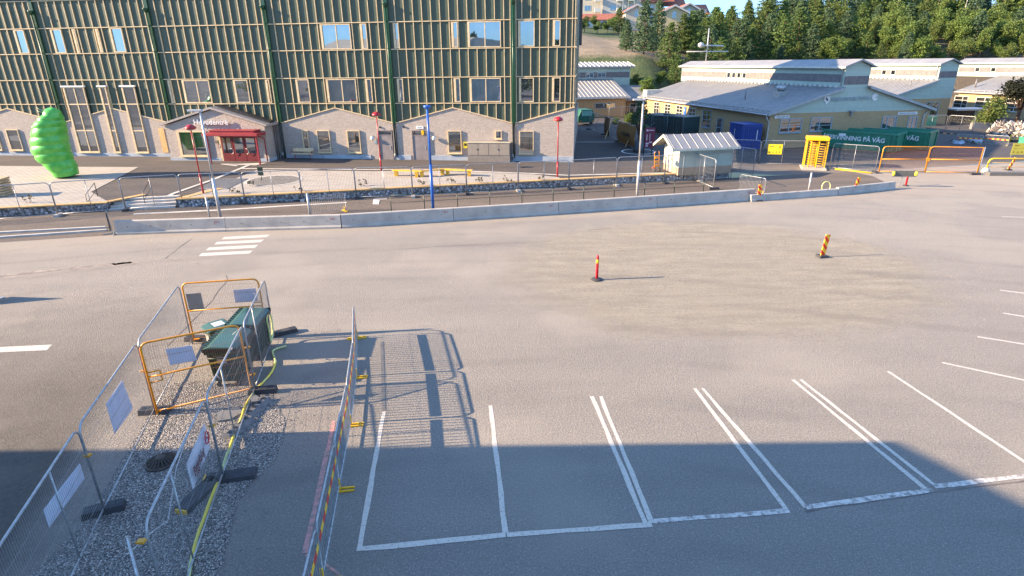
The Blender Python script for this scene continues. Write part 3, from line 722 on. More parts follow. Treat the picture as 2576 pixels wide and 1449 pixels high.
for r, m_ in (((1010, 487, 1055, 612), 0), ((1095, 485, 1282, 612), 1), ((1405, 485, 1512, 612), 0), ((1600, 487, 1642, 610), 0)): addw('c1', r, LO, m_)
for r, m_ in (((92, 483, 187, 613), 0), ((275, 480, 469, 615), 1), ((512, 480, 562, 612), 0), ((705, 478, 750, 612), 0), ((1048, 475, 1092, 610), 0), ((1143, 473, 1335, 610), 1), ((1443, 472, 1532, 608), 0), ((1643, 472, 1692, 605), 0)): addw('c2', r, LO, m_)
WIN.append((-60.5, -58.9, 9.3, 11.12, 0, (), 'up'))
WIN.append((-57.3, -56.3, 5.28, 7.08, 0, (), 'up'))
TALL = []
for r, m_ in (((385, 527, 610, 915), 1), ((602, 527, 738, 917), 0), ((738, 527, 905, 917), 0)):
    x0, x1, z0, z1 = wrect('c1', *r); TALL.append((x0, x1, 1.15, 6.6)); WIN.append((x0, x1, 1.15, 6.6, m_, (3.0, 5.2), 'tall'))
for k, r in (('c1', (35, 780, 150, 910)), ('c1', (-60, 790, 20, 900)), ('c2', (132, 790, 185, 912)), ('c2', (220, 788, 315, 920)), ('c2', (402, 788, 495, 922)), ('c2', (1010, 788, 1100, 922)), ('c2', (1443, 788, 1532, 920))):
    x0, x1, z0, z1 = wrect(k, *r); WIN.append((x0, x1, 1.28, 3.08, 0, (), 'low'))
x0, x1, z0, z1 = wrect('c2', 1298, 788, 1340, 837); WIN.append((x0, x1, z0, z1, 0, (), 'low'))
def window(par, x0, x1, z0, z1, y, mul, tr, fm, gm, wd=.09, dep=.16, sill=False, fin=0.0):
    """frame mesh with pane (and sill) beneath it"""
    m = MB()
    m.box(x0, x0 + wd + fin, y - dep, y, z0, z1).box(x1 - wd, x1, y - dep, y, z0, z1)
    m.box(x0 + wd + fin, x1 - wd, y - dep, y, z1 - wd, z1).box(x0 + wd + fin, x1 - wd, y - dep, y, z0, z0 + wd)
    for i in range(mul):
        c = x0 + fin + (x1 - x0 - fin) * (i + 1) / (mul + 1); m.box(c - wd * .55, c + wd * .55, y - dep * .8, y - .002, z0 + wd, z1 - wd)
    for t in tr: m.box(x0 + wd + fin, x1 - wd, y - dep * .85, y - .003, t - wd * .6, t + wd * .6)
    f = m.build('window', fm, par)
    MB().box(x0 + wd * .5 + fin, x1 - wd * .5, y - .035, y - .004, z0 + wd * .5, z1 - wd * .5).build('pane', gm, f)
    if sill: MB().box(x0 - .05, x1 + .05, y - dep - .09, y - .01, z0 - .07, z0 - .005).build('sill', fm, f)
    return f
for x0, x1, z0, z1, mul, tr, kind in WIN:
    if kind == 'up': window(BLD, x0, x1, z0, z1, -.002, mul, tr, TIMBER, GL_UP, .065, .12, False, .1)
    elif kind == 'tall': window(BLD, x0, x1, z0, z1, -.13, mul, tr, TIMBER, GL_LO, .075, .12, True, .06)
    else: window(BLD, x0, x1, z0, z1, -.13, mul, tr, WOODY if x1 - x0 < 0 else TIMBER, GL_LO, .06, .1, True, .04)
# rails and battens
def cuts(z):
    return [(w_[0], w_[1]) for w_ in WIN if w_[2] < z < w_[3] and w_[6] != 'low']
for z in RAILS:
    m = MB(); segs = [(XL0, .12)]
    for c0, c1 in cuts(z):
        ns = []
        for s0, s1 in segs:
            if c1 < s0 or c0 > s1: ns.append((s0, s1))
            else: ns += [(s0, c0)] * (c0 > s0) + [(c1, s1)] * (c1 < s1)
        segs = ns
    for s0, s1 in segs: m.box(s0, s1, -.11, -.003, z - .03, z + .03)
    m.build('timber_rail', TIMBER, BLD)
m = MB(); npz = 14
xb = []
for a, b in zip(VAL[1:], VAL[2:]): xb += [a + (b - a) * i / npz for i in range(1, npz)] + [a + .17, b + .0 - .17 * -0 + 0.0] if False else [a + (b - a) * (i + .0) / npz for i in range(1, npz)] + [a - .22]
xb += [-.03, -.24] + [-4.7 + 4.7 * i / 7 for i in range(1, 7)] + [-4.48]
lv = [None] + RAILS
for x in xb:
    for i in range(len(RAILS)):
        z1 = RAILS[i] - .045; z0 = (RAILS[i - 1] + .045) if i else gz_line(x) - .05
        bl = [(w_[2], w_[3]) for w_ in WIN if w_[6] != 'low' and w_[0] - .05 < x < w_[1] + .05 and w_[3] > z0 and w_[2] < z1]
        if bl:
            zt = max(b_[1] for b_ in bl)
            if zt < z1 - .1: m.box(x - .03, x + .03, -.14, -.002, zt, z1)
            zb_ = min(b_[0] for b_ in bl)
            if zb_ > z0 + .2: m.box(x - .03, x + .03, -.14, -.002, z0, zb_)
        else: m.box(x - .027, x + .027, -.09, -.002, z0, z1)
m.build('timber_battens', TIMBER, BLD)
# corner return strips at the right end
m = MB()
for y in (.35, .95, 1.6): m.box(.003, .1, y - .03, y + .03, VZ, TOP)
for z in RAILS: m.box(.003, .12, -.17, 6, z - .045, z + .045)
m.build('corner_battens', TIMBER, BLD)
# brick gables with coping, one per bay, cut round tall windows
def gable(x0, x1, zl, zr, peak=None, nm='brick_gable'):
    P = [(x0, .3), (x0, zl)] + ([peak] if peak else []) + [(x1, zr), (x1, .3)]
    g = MB().extr([(x, -.12, z) for x, z in P], (0, .118, 0)).build(nm, BRICK, BLD)
    m = MB(); T = P[1:-1]
    for a, b in zip(T, T[1:]): m.extr([(a[0], -.2, a[1]), (b[0], -.2, b[1]), (b[0], -.2, b[1] + .07), (a[0], -.2, a[1] + .07)], (0, .197, 0))
    m.build('coping', TIMBER, g)
    return g
gp_ = lambda x: gz_line(x) - .03
for i in range(1, len(VAL) - 1):
    a, b = VAL[i + 1] + .12, VAL[i] - .12
    if i in (3,): 
        gable(b - .6, b, gp_(b - .6), gp_(b)); gable(a, a + .9, gp_(a), gp_(a + .9)); continue
    if abs(VAL[i] + 34.3) < .1:
        cs = [a] + sum([[t[0], t[1]] for t in TALL], []) + [b]
        for c0, c1 in zip(cs[::2], cs[1::2]):
            m_ = (VAL[i] + VAL[i + 1]) / 2
            gable(c0, c1, gp_(c0), gp_(c1), (m_, AZ - .03) if c0 < m_ < c1 else None)
        for t in TALL: MB().box(t[0], t[1], -.12, -.002, .3, 1.14).build('brick_apron', BRICK, BLD)
        for t in TALL: MB().box(t[0] - .15, t[1] + .1, -.3, -.1, 6.6, 6.72).build('window_hood', WHITE, BLD)
        continue
    gable(a, b, gp_(a), gp_(b), ((a + b) / 2, AZ - .03))
gable(VAL[1] + .12, .1, gp_(VAL[1] + .12), AZ)
# brick side wall at the right end of the base
MB().box(.002, .1, -.0, 22.9, .3, 3.9).build('brick_end', BRICK, BLD)
# plinth
m = MB()
for a, b in ((XL0, -34.2), (-24.2, -20.95), (-20.9, -16.75), (-15.45, -13.3), (-11.95, 0.11)): m.box(a, b, -.19, -.002, .3, 1.08)
m.build('plinth', CONCB, BLD)
# downpipes in the valleys, funnels above, brown lower legs
for v in VAL[1:-1]:
    m = MB().tube([(v, -.24, 3.55), (v, -.24, 12.2)], .055, 8); m.lathe((v, -.26, 12.2), [(.06, 0), (.2, .28), (.2, .34)], 10); m.box(v - .16, v + .16, -.14, -.003, 3.6, TOP)
    for z in RAILS: m.box(v - .09, v + .09, -.3, -.15, z + .06, z + .1)
    p_ = m.build('downpipe', GREENP, BLD)
    m = MB().tube([(v - .1, -.22, 3.58), (v - .1, -.22, 1.0), (v - .12, -.4, .86)], .05, 8).tube([(v + .06, -.2, 3.58), (v + .06, -.2, .95)], .04, 8)
    m.build('lower_pipe', M('brown_pipe', (.10, .085, .07), .5), p_)
    MB().lathe((v - .1, -.26, 1.0), [(.09, 0), (.1, .1), (.07, .25)], 10).build('gully_collar', M('pipe_grey', (.35, .34, .3), .6), p_)
# doors
DGREY = M('grey_door_paint', (.25, .215, .205), .55)
for (k, r) in (('c2', (598, 788, 686, 966)), ('c2', (800, 788, 896, 968))):
    x0, x1, z0, z1 = wrect(k, *r, .13); z0 = .72; z1 = 3.05
    d = MB().box(x0, x1, -.2, -.12, z0, 2.68).build('door', DGREY, BLD)
    m = MB().box(x0 - .06, x0, -.24, -.12, z0, z1).box(x1, x1 + .06, -.24, -.12, z0, z1).box(x0 - .06, x1 + .06, -.24, -.12, z1, z1 + .06).box(x0, x1, -.22, -.12, 2.68, 2.74)
    m.build('frame', DGREY, d); MB().box(x0, x1, -.16, -.121, 2.74, z1).build('pane', GL_LO, d)
    MB().box(x1 - .16, x1 - .08, -.25, -.2, 1.55, 1.85).build('handle', STEEL, d)
# wall lamps, house number plates, vents
for k, x, y in (('c2', 558, 835), ('c2', 930, 835)):
    lx, lz = floc(k, x, y, .3)
    a = MB().lathe((lx, -.34, lz), [(.02, -.17), (.12, -.13), (.17, 0), (.12, .13), (.02, .17)], 12).build('wall_lamp', M('frosted_globe', (.7, .72, .7), .3), BLD)
    MB().tube([(lx, -.12, lz + .12), (lx + .12, -.3, lz + .2), (lx, -.34, lz + .14)], .02, 6).build('bracket', BLACK, a)
for k, x, y in (('c2', 748, 766), ('c2', 604, 768)):
    lx, lz = floc(k, x, y, .13); MB().tube([(lx, -.12, lz), (lx, -.2, lz)], .08, 10).build('vent', BLACK, BLD)
lx, lz = floc('c2', 845, 770, .13)
s_ = MB().box(lx - .3, lx + .3, -.17, -.121, lz - .11, lz + .11).build('door_sign', WHITE, BLD)
MB().box(lx - .18, lx + .18, -.174, -.171, lz - .05, lz + .05).build('print', FRAMEB, s_)
lx, lz = floc('c2', 862, 800, .2); MB().extr([(lx + .12 * math.cos(a * R(45)), -.27, lz + .22 * math.sin(a * R(45))) for a in range(8)], (0, .02, 0)).build('yellow_plate', YELLOW, BLD)
lx, lz = floc('c1', 990, 850, .13); MB().box(lx - .3, lx + .22, -.16, -.121, 1.15, 3.2).build('timber_slot', WOODY, BLD)
lx, lz = floc('c2', 576, 858, .13); MB().box(lx - .12, lx + .12, -.16, -.121, lz - .12, lz + .12).build('notice', FRAMEB, BLD)

# ---- entrance porch
PF = -2.05; PX0, PX1, PM = -33.45, -24.75, -29.05
m = MB().extr([(PX0, PF, .3), (PX0, PF, 3.6), (PM, PF, 4.86), (PX1, PF, 3.6), (PX1, PF, .3)], (0, -PF - .14, 0))
PORCH = m.build('entrance_porch', BRICK, BLD)
# roof of the porch: pale verges and a dark gutter set behind on the right slope
m = MB()
for xa, za, xb_, zb_ in ((PX0 - .3, 3.6, PM, 4.93), (PX1 + .3, 3.58, PM, 4.93)):
    m.extr([(xa, PF - .22, za), (xb_, PF - .22, zb_), (xb_, PF - .22, zb_ + .16), (xa, PF - .22, za + .16)], (0, -PF + .05, 0))
m.build('porch_roof', M('fascia_grey', (.34, .30, .27), .6), PORCH)
m = MB().extr([(PM + .2, PF + .5, 5.08), (PX1 + .2, PF + .5, 3.82), (PX1 + .2, PF + .5, 3.92), (PM + .2, PF + .5, 5.18)], (0, .9, 0))
m.build('solar_strip', BLACK, PORCH)
MB().box(PX0 - .04, -28.9, PF - .07, PF - .003, .3, 1.02).box(-25.5, PX1 + .04, PF - .07, PF - .003, .3, 1.02).box(PX1 + .003, PX1 + .07, PF + .0, -.2, .3, 1.02).build('plinth', CONCB, PORCH)
x0, x1 = -32.45, -29.85
window(PORCH, x0, x1, 1.17, 3.2, PF - .002, 1, (), TIMBER, GL_LO, .1, .12, True, .1)
# triple door
D0, D1, DZ0, DZ1 = -28.7, -25.6, .75, 2.85
dr = MB().box(D0, D1, PF - .06, PF - .004, DZ0, DZ1).build('entrance_doors', M('dark_red_paint', (.19, .022, .025), .4), PORCH)
wd = (D1 - D0) / 3
for i in range(3):
    a = D0 + wd * i
    lf = MB().box(a + .02, a + wd - .02, PF - .1, PF - .062, DZ0 + .02, DZ1 - .03).build('door_leaf', MATS['dark_red_paint'], dr)
    MB().box(a + .16, a + wd - .16, PF - .11, PF - .098, DZ0 + .7, DZ1 - .18).build('pane', GL_LO, lf)
MB().box(D0 - .14, D0, PF - .1, PF - .004, DZ0, DZ1 + .1).build('door_post', TIMBER, dr)
for hx in (D0 + wd + .12 - .3, D0 + 2 * wd + .1):
    m = MB(); pts = [(hx + .2 * math.cos(a * R(20) - R(90)), PF - .2, 1.6 + .22 * math.sin(a * R(20) - R(90))) for a in range(10)]
    m.tube(pts, .022, 6).build('handle', STEEL, dr)
# canopy
CP = M('canopy_red', (.33, .035, .04), .4, 0, (.26, .025, .03), 2)
m = MB().box(-29.3, -24.65, PF - 1.5, PF - .07, 2.95, 3.16).box(-28.9, -25.1, PF - 1.1, PF - .06, 3.165, 3.32).box(-28.95, -25.05, PF - 1.15, PF - .06, 3.325, 3.37)
m.build('canopy', CP, PORCH, bev=.02)
for x in (-29.05, -24.85): MB().box(x - .055, x + .055, PF - 1.4, PF - 1.29, .7, 2.948).build('canopy_post', CP, PORCH)
MB().tube([(-24.9, PF - .9, 2.9), (-24.85, PF - .3, 2.7), (-24.85, PF - .14, 2.6), (-24.85, PF - .14, .8)], .045, 8).build('canopy_downpipe', CP, PORCH)
MB().extr([(-29.6, PF - 1.6, .66), (-25.0, PF - 1.7, .66), (-24.6, PF - .1, .66), (-28.9, PF - .1, .66)], (0, 0, .09)).build('threshold', PBORD, PORCH)
text('name_sign', 'Huvudentré', .56, WHITE, PORCH, (-30.7, PF - .16, 3.72), (R(90), 0, 0), .05, 'LEFT', 2.95, .004)
text('house_number', '10', .38, BLACK, PORCH, (-29.25, PF - .06, 2.2), (R(90), 0, 0), .02)
s_ = MB().box(-28.98, -28.76, PF - .1, PF - .062, 1.82, 2.16).build('door_notice', MATS['dark_red_paint'], PORCH)
MB().box(-28.93, -28.81, PF - .104, PF - .102, 2.02, 2.1).box(-28.93, -28.85, PF - .104, PF - .102, 1.88, 1.96).build('print', WHITE, s_)
# side downpipes of the porch
m = MB()
for y in (-.55, -.85): m.tube([(PX1 + .12, y, 3.5), (PX1 + .12, y, .75)], .045, 8)
m.build('porch_downpipe', MATS['brown_pipe'], PORCH)

# ---- things standing at the facade
def flw(k, x, y, dep, z): 
    a = floc(k, x, y, dep); return FO + FU * a[0] - FV * dep + Vector((0, 0, z - 0))
root = empty('utility_cabinet', FO + FU * floc('c2', 1130, 880, .8)[0] - FV * .75, FA, 'beige double utility cabinet on a plinth against the brick base', 'utility cabinet')
zc = zg(root.location.x, root.location.y)
BEI = M('beige_metal', (.29, .25, .20), .55, 0, (.25, .21, .17), 3)
MB().box(0, 3.45, 0, .5, zc, zc + .5).build('plinth', M('cabinet_base', (.23, .2, .17), .7), root)
MB().box(.02, 3.43, .02, .5, zc + .503, zc + 1.5).build('body', BEI, root)
MB().box(-.06, 3.5, -.05, .52, zc + 1.503, zc + 1.56).build('roof', M('cabinet_roof', (.5, .44, .33), .5), root)
for i in range(4):
    d_ = MB().box(.05 + i * .85, .86 + i * .85, -.01, .018, zc + .55, zc + 1.46).build('door', BEI, root)
    if i % 2 == 0: MB().box(.78 + i * .85, .83 + i * .85, -.04, -.012, zc + .95, zc + 1.05).build('handle', BLACK, d_)
# small yellow cabinet notice box
root = empty('meter_box', FO + FU * floc('c2', 1120, 900, .3)[0] - FV * .3, FA, 'small yellow box on the brick wall left of the beige cabinets', 'box')
MB().box(-.15, .15, 0, .17, 1.7, 2.2).build('body', M('box_yellow', (.6, .5, .02), .5), root, bev=.01); MB().box(-.1, .1, -.01, -.002, 1.9, 2.1).build('label', BLACK, root)
# bench with red frame
P = FO + FU * floc('c2', 80, 960, .7)[0] - FV * .75
root = empty('bench', (P.x, P.y, zg(P.x, P.y)), FA, 'small bench with red frame and pale slats against the brick gable', 'bench')
MB().box(0, 1.8, -.2, .2, .42, .47).build('seat', TIMBER, root); MB().box(0, 1.8, .24, .28, .6, .9).build('backrest', TIMBER, root)
for x in (.25, 1.55):
    MB().tube([(x, 0, 0), (x, 0, .42)], .03, 6).tube([(x, -.2, .41), (x, .25, .41), (x, .3, .85)], .02, 6).build('leg', RED, root)
for x in (0, 1.8): MB().tube([(x, -.18, .45), (x, -.18, .66), (x, .25, .66)], .018, 6).build('armrest', RED, root)

# ============================================================ OLD SCHOOL HALLS
KO = Vector((24.28, 56.65, 0)); HA = R(10.2)
HG = Vector((math.cos(HA), math.sin(HA), 0)); HD = Vector((-math.sin(HA), math.cos(HA), 0))
def seams(m, x0, z0, x1, z1, y0, y1, pitch=.6, up=.05):
    y = y0 + pitch / 2
    while y < y1:
        m.add([(x0, y - .02, z0 + .01), (x0, y + .02, z0 + .01), (x0, y, z0 + up), (x1, y - .02, z1 + .01), (x1, y + .02, z1 + .01), (x1, y, z1 + up)], [(0, 2, 5, 3), (2, 1, 4, 5)]); y += pitch
def gridwin(par, axis, a0, a1, z0, z1, face, mul, tr, fm=FRAMEB, gm=GL_LO, wd=.07, sill=True, out=-1):
    """window in a wall: axis 'x' = wall along local x facing -y, axis 'y' = wall along y facing -x"""
    m = MB()
    def bx(m, s0, s1, d0, d1, zz0, zz1):
        if axis == 'x': m.box(s0, s1, face + out * d1, face + out * d0, zz0, zz1)
        else: m.box(face + out * d1, face + out * d0, s0, s1, zz0, zz1)
    bx(m, a0, a0 + wd, .003, .06, z0, z1); bx(m, a1 - wd, a1, .003, .06, z0, z1); bx(m, a0 + wd, a1 - wd, .003, .06, z0, z0 + wd); bx(m, a0 + wd, a1 - wd, .003, .06, z1 - wd, z1)
    for c in mul: cc_ = a0 + (a1 - a0) * c; bx(m, cc_ - wd / 2, cc_ + wd / 2, .003, .05, z0 + wd, z1 - wd)
    for c in tr: zz = z0 + (z1 - z0) * c; bx(m, a0 + wd, a1 - wd, .003, .045, zz - wd * .35, zz + wd * .35)
    f = m.build('window', fm, par)
    g = MB(); bx(g, a0 + .03, a1 - .03, .004, .02, z0 + .03, z1 - .03); g.build('pane', gm, f)
    if sill: s = MB(); bx(s, a0 - .03, a1 + .03, .003, .13, z0 - .06, z0 - .004); s.build('sill', fm, f)
    return f
TRIM = M('white_trim', (.58, .58, .52), .6); GUT = M('gutter', (.5, .5, .5), .4, .3)
def hall(ox, oy, Lw, Lc, label, xr=17.2, recess=0, front=True):
    o = KO + HG * ox + HD * oy
    H = empty('school_hall', o, HA, label, 'school hall', 'low school halls behind the yard')
    z0 = -.6; ew = 3.5
    XR = xr
    pr = [(0, z0), (0, ew), (XR, ew), (XR, z0)] if not recess else [(0, z0), (0, ew), (9.7, ew), (9.7, z0)]
    MB().extr([(x, 0, z) for x, z in pr], (0, Lw, 0)).build('brick_wall', YBRICK, H)
    # boarded gable
    if not recess:
        gb = [(0, ew), (7.1, 5.6), (7.1, 7.5), (8.43, 8.05), (9.76, 7.5), (9.76, 5.68), (XR, ew)]
        MB().extr([(x, 0, z) for x, z in gb], (0, .3, 0)).build('boarded_gable', LBOARD, H)
        zb = 5.68
        ms = MB(); ms.extr([(9.7, -.4, 5.70), (XR + .35, -.4, 3.45), (XR + .35, -.4, 3.6), (9.7, -.4, 5.85)], (0, Lw + .8, 0)); rr_ = ms.build('roof', ROOFM, H)
    else:
        gb = [(0, ew), (7.1, 5.6), (7.1, 7.5), (8.43, 8.05), (9.76, 7.5), (9.76, 3.5)]
        MB().extr([(x, 0, z) for x, z in gb], (0, .3, 0)).build('boarded_gable', LBOARD, H)
        MB().extr([(x, recess, z) for x, z in [(9.7, z0), (9.7, 5.6), (14.3, 4.3), (14.3, z0)]], (0, 8, 0)).build('brick_wall', YBRICK, H)
        MB().extr([(x, recess - .05, z) for x, z in [(9.77, 2.6), (9.77, 5.5), (14.34, 4.2), (14.34, 2.6)]], (0, .06, 0)).build('boarded_gable', LBOARD, H)
        MB().extr([(9.7, recess - .4, 5.66), (15.0, recess - .4, 4.1), (15.0, recess - .4, 4.25), (9.7, recess - .4, 5.81)], (0, 9, 0)).build('roof', ROOFM, H)
    ml = MB().extr([(-.4, -.4, 3.4), (7.15, -.4, 5.62), (7.15, -.4, 5.77), (-.4, -.4, 3.55)], (0, Lw + .9, 0))
    rl = ml.build('roof', ROOFM, H)
    sm_ = MB(); seams(sm_, -.4, 3.55, 7.1, 5.76, -.4, Lw + .5); sm_.build('roof_seams', M('seam_metal', (.36, .355, .35), .45, .3), rl)
    # verge boards on the gable, gutter and snow guard along the eave
    v = MB(); v.extr([(-.45, -.43, 3.3), (7.1, -.43, 5.52), (7.1, -.43, 5.76), (-.45, -.43, 3.54)], (0, .028, 0))
    if not recess: v.extr([(9.76, -.43, 5.6), (XR + .4, -.43, 3.36), (XR + .4, -.43, 3.6), (9.76, -.43, 5.84)], (0, .028, 0))
    v.build('verge_board', M('verge_grey', (.36, .37, .37), .6), H)
    MB().tube([(-.47, -.3, 3.42), (-.47, Lw + .4, 3.42)], .075, 8).build('gutter', GUT, H)
    s = MB(); y = .2
    while y < Lw: s.box(-.12, .0, y - .04, y + .04, 3.62, 3.8); y += .9
    s.beam((-.06, 0, 3.76), (-.06, Lw, 3.76), .03, .05); s.build('snow_guard', M('guard_metal', (.4, .4, .39), .5, .2), rl)
    s = MB(); y = .5
    s.box(6.98, 7.09, .3, Lw, 5.7, 5.78)
    while y < Lw: s.box(6.75, 7.0, y - .17, y + .17, 5.7, 5.85); y += .75
    s.build('roof_flashing', TRIM, rl)
    # clerestory
    c = MB().box(7.1, 9.76, .31, Lc, 5.5, 7.5).build('clerestory', LBOARD, H)
    MB().box(7.07, 7.099, .4, Lc - .1, 6.14, 6.86).build('weathered_band', GBOARD, c)
    MB().box(7.13, 9.73, -.03, -.002, 5.95, 6.7).build('weathered_band', GBOARD, c)
    t = MB().extr([(6.75, -.35, 7.42), (8.43, -.35, 8.05), (10.1, -.35, 7.42), (10.1, -.35, 7.55), (8.43, -.35, 8.2), (6.75, -.35, 7.55)], (0, Lc + .7, 0))
    cr = t.build('roof', ROOFM, c)
    MB().tube([(6.7, -.3, 7.42), (6.7, Lc + .3, 7.42)], .06, 8).box(6.72, 6.76, -.36, Lc + .36, 7.36, 7.56).build('eave_board', TRIM, c)
    MB().tube([(6.75, .2, 7.4), (7.0, .25, 7.2), (7.03, .25, 5.85)], .04, 8).build('downpipe', GUT, c)
    MB().box(7.06, 7.12, .28, .36, 5.6, 7.45).build('corner_board', TRIM, c)
    return H, c
H1, C1 = hall(0, 0, 31.2, 34.0, 'nearest yellow brick school hall with lettering on its pale boarded gable')
H2, C2_ = hall(24.8, 14.7, 30, 34, 'middle yellow brick school hall set back behind the lettered gable', recess=5)
H3, C3_ = hall(49.5, 2, 26, 34, 'rightmost school hall with its sunlit yellow side wall behind the dark tree')
for c_, ys in ((C1, (20.6, 19.4, 18.2, 17.0)), (C2_, (7.2, 8.8, 14.5)), (C3_, (30.5, 27.8, 22.2, 14.5, 8))):
    for y in ys: gridwin(c_, 'y', y - .42, y + .42, 6.16, 6.84, 7.07, (), (), TRIM, GL_LO, .07, False)
# windows: near hall gable and side
for a0, a1, z0, z1 in ((1.14, 3.42, 1.72, 3.05), (4.35, 6.6, 1.78, 3.06)): gridwin(H1, 'x', a0, a1, z0, z1, -.0, (.42,), (.42,))
gridwin(H1, 'x', 12.1, 13.7, .9, 3.0, 0, (.35, .85), (.45,), sill=False)
for a0, a1, z0, z1 in ((24.9, 26.6, 1.6, 3.1), (21.4, 23.1, 1.6, 3.08), (18.0, 19.7, 1.6, 3.08), (14.6, 16.3, 1.15, 3.02), (10.9, 12.8, 1.15, 3.05)): gridwin(H1, 'y', a0, a1, z0, z1, 0, (.5,), (.45, .72), FRAMEW if a0 > 14 else FRAMEB)
gridwin(H1, 'y', 8.2, 9.5, .35, 2.45, 0, (.2,), (.5,), FRAMEB, sill=False)
for y0 in (24.2, 20.6): gridwin(H3, 'y', y0, y0 + 2.3, 1.2, 2.9, 0, (.4,), (.33, .66), FRAMEW)
for y0 in (16, 11, 6): gridwin(H3, 'y', y0, y0 + 2.3, 1.2, 2.9, 0, (.4,), (.33, .66), FRAMEW)
gridwin(H2, 'x', 2.1, 4.4, 1.4, 3.1, 0, (.4,), (.5,), FRAMEB)
gridwin(H2, 'x', 6.2, 8.2, 1.4, 3.1, 0, (.4,), (.5,), FRAMEB)
gridwin(H1, 'x', 15.0, 16.0, 1.4, 2.9, 0, (.5,), (), FRAMEB)
# downpipe at the near corner, vents and pipes on the roof
MB().tube([(-.42, -.1, 3.35), (-.35, -.12, 3.05), (-.08, -.1, 2.75), (-.08, -.1, .9), (-.4, -.25, .3)], .05, 8).build('downpipe', GUT, H1)
MB().tube([(16.9, -.1, 3.35), (16.6, -.12, 3.0), (16.6, -.1, .3)], .05, 8).build('downpipe', GUT, H1)
vt = MB().box(3.3, 4.2, 4.0, 4.9, 4.5, 5.25).lathe((3.75, 4.45, 5.25), [(.3, 0), (.3, .12), (.48, .14), (.48, .5), (.3, .55)], 14).build('roof_vent', M('vent_metal', (.5, .5, .48), .35, .5), H1)
MB().tube([(2.2, 8.2, 4.1), (2.2, 8.2, 5.15)], .06, 8).build('flue_pipe', M('flue_metal', (.2, .2, .2), .5, .4), H1)
MB().tube([(4.5, 1.2, 4.6), (4.5, 1.2, 5.6)], .07, 8).build('flue_pipe', MATS['flue_metal'], H2)
MB().tube([(1.5, 25, 4.0), (1.5, 25, 5.3)], .1, 8).build('flue_pipe', MATS['flue_metal'], H3)
MB().box(-.1, 1.9, 29.2, 30.6, 3.4, 4.5).build('roof_box', TRIM, H1)
MB().box(8.2, 8.8, -.3, -.02, 3.5, 3.62).box(8.4, 8.5, -.25, -.02, 3.1, 3.5).build('floodlight', M('lamp_grey', (.3, .3, .3), .5), H1)
# lettering on the gable
text('name_sign', 'SANDUDDENS SKOLA', .5, M('letter_white', (.42, .48, .5), .5), H1, (6.1, -.06, 4.46), (R(90), R(-1.5), 0), .03, 'LEFT', 4.15)
sh = [(5.36, 4.95), (5.95, 4.95), (5.95, 4.55), (5.66, 4.2), (5.36, 4.55)]
e_ = MB().extr([(x, -.06, z) for x, z in sh], (0, .055, 0)).build('emblem', WHITE, H1)
MB().extr([(5.62 + .11 * math.cos(a * R(45)) - .1 * math.sin(a * R(45)), -.066, 4.68 + .16 * math.sin(a * R(45))) for a in range(8)], (0, .004, 0)).build('print', BLACK, e_)
rs = [(10.75 + .32 * math.cos(R(a)), 4.78 + .34 * math.sin(R(a))) for a in range(20, 345, 15)] + [(10.72, 4.72)]
MB().extr([(x, -.06, z) for x, z in rs], (0, .055, 0)).build('emblem', WHITE, H1)
def arrow(x0, x1, z, s, left):
    P = [(x0, z), (x0 + .2, z + .2), (x0 + .2, z + .13), (x1, z + .13), (x1, z - .13), (x0 + .2, z - .13), (x0 + .2, z - .2)]
    if not left: P = [(x0 + x1 - a, b) for a, b in P][::-1]
    a_ = MB().extr([(a, -.05, b) for a, b in P], (0, .045, 0)).build('direction_sign', WHITE, H1)
    text('print', s, .2, BLACK, a_, ((x0 + .26) if left else x0 + .08, -.054, z - .07), (R(90), 0, 0), .001, 'LEFT', (x1 - x0) - .36)
arrow(.42, 2.0, 3.2, 'HUVUDENTRÉ', True); arrow(13.7, 15.9, 3.2, 'VARUMOTTAGNING', False)
bs_ = MB().box(-.09, -.06, 17.0, 17.6, 1.9, 3.0).build('parking_sign', M('sign_blue', (.03, .12, .5), .5), H1)
text('print', 'P', .5, WHITE, bs_, (-.093, 17.5, 2.45), (R(90), 0, R(-90)), .001)
# antenna mast behind the ridge
P = KO + HG * 8.4 + HD * 29.5
root = empty('antenna_mast', (P.x, P.y, 7.9), HA, 'thin antenna mast with two crossbars above the school roof ridge', 'antenna mast')
tz = hp(P, q('c3', 908, 195)) - 7.9
MB().tube([(0, 0, 0), (0, 0, tz)], .07, 6).build('pole', GUT, root)
MB().tube([(-3.0, 0, tz * .34), (3.2, 0, tz * .34)], .07, 6).build('crossbar', GUT, root)
MB().tube([(-1.0, 0, tz * .52), (2.4, 0, tz * .50)], .1, 6).build('crossbar', GUT, root)
MB().lathe((-1.0, 0, tz * .45), [(.1, 0), (.4, .2), (.4, .5), (.1, .7)], 8).build('dish', GUT, root)

# ---- low wing behind, left of the near hall
LW = empty('low_wing', (16.6, 87.6, 0), HA, 'low yellow brick wing with ribbed grey roof behind the courtyard', 'school wing')
MB().box(-20, 0, 0, 8, -.4, 3.5).build('brick_wall', YBRICK, LW)
rf = MB().extr([(-20.5, -.4, 3.45), (-20.5, 7.3, 5.65), (-20.5, 7.3, 5.8), (-20.5, -.4, 3.6)], (20.9, 0, 0)).build('roof', ROOFM, LW)
m = MB(); x = -20
while x < .4: m.add([(x - .03, -.4, 3.6), (x + .03, -.4, 3.6), (x, -.4, 3.66), (x - .03, 7.3, 5.8), (x + .03, 7.3, 5.8), (x, 7.3, 5.86)], [(0, 2, 5, 3), (2, 1, 4, 5)]); x += .6
m.build('roof_seams', M('pale_seam', (.42, .41, .39), .5), rf)
c = MB().box(-20, 3.2, 7.35, 10, 3.4, 7.4).build('clerestory', LBOARD, LW)
MB().box(-20, 3.1, 7.31, 7.348, 6.0, 6.75).build('weathered_band', GBOARD, c)
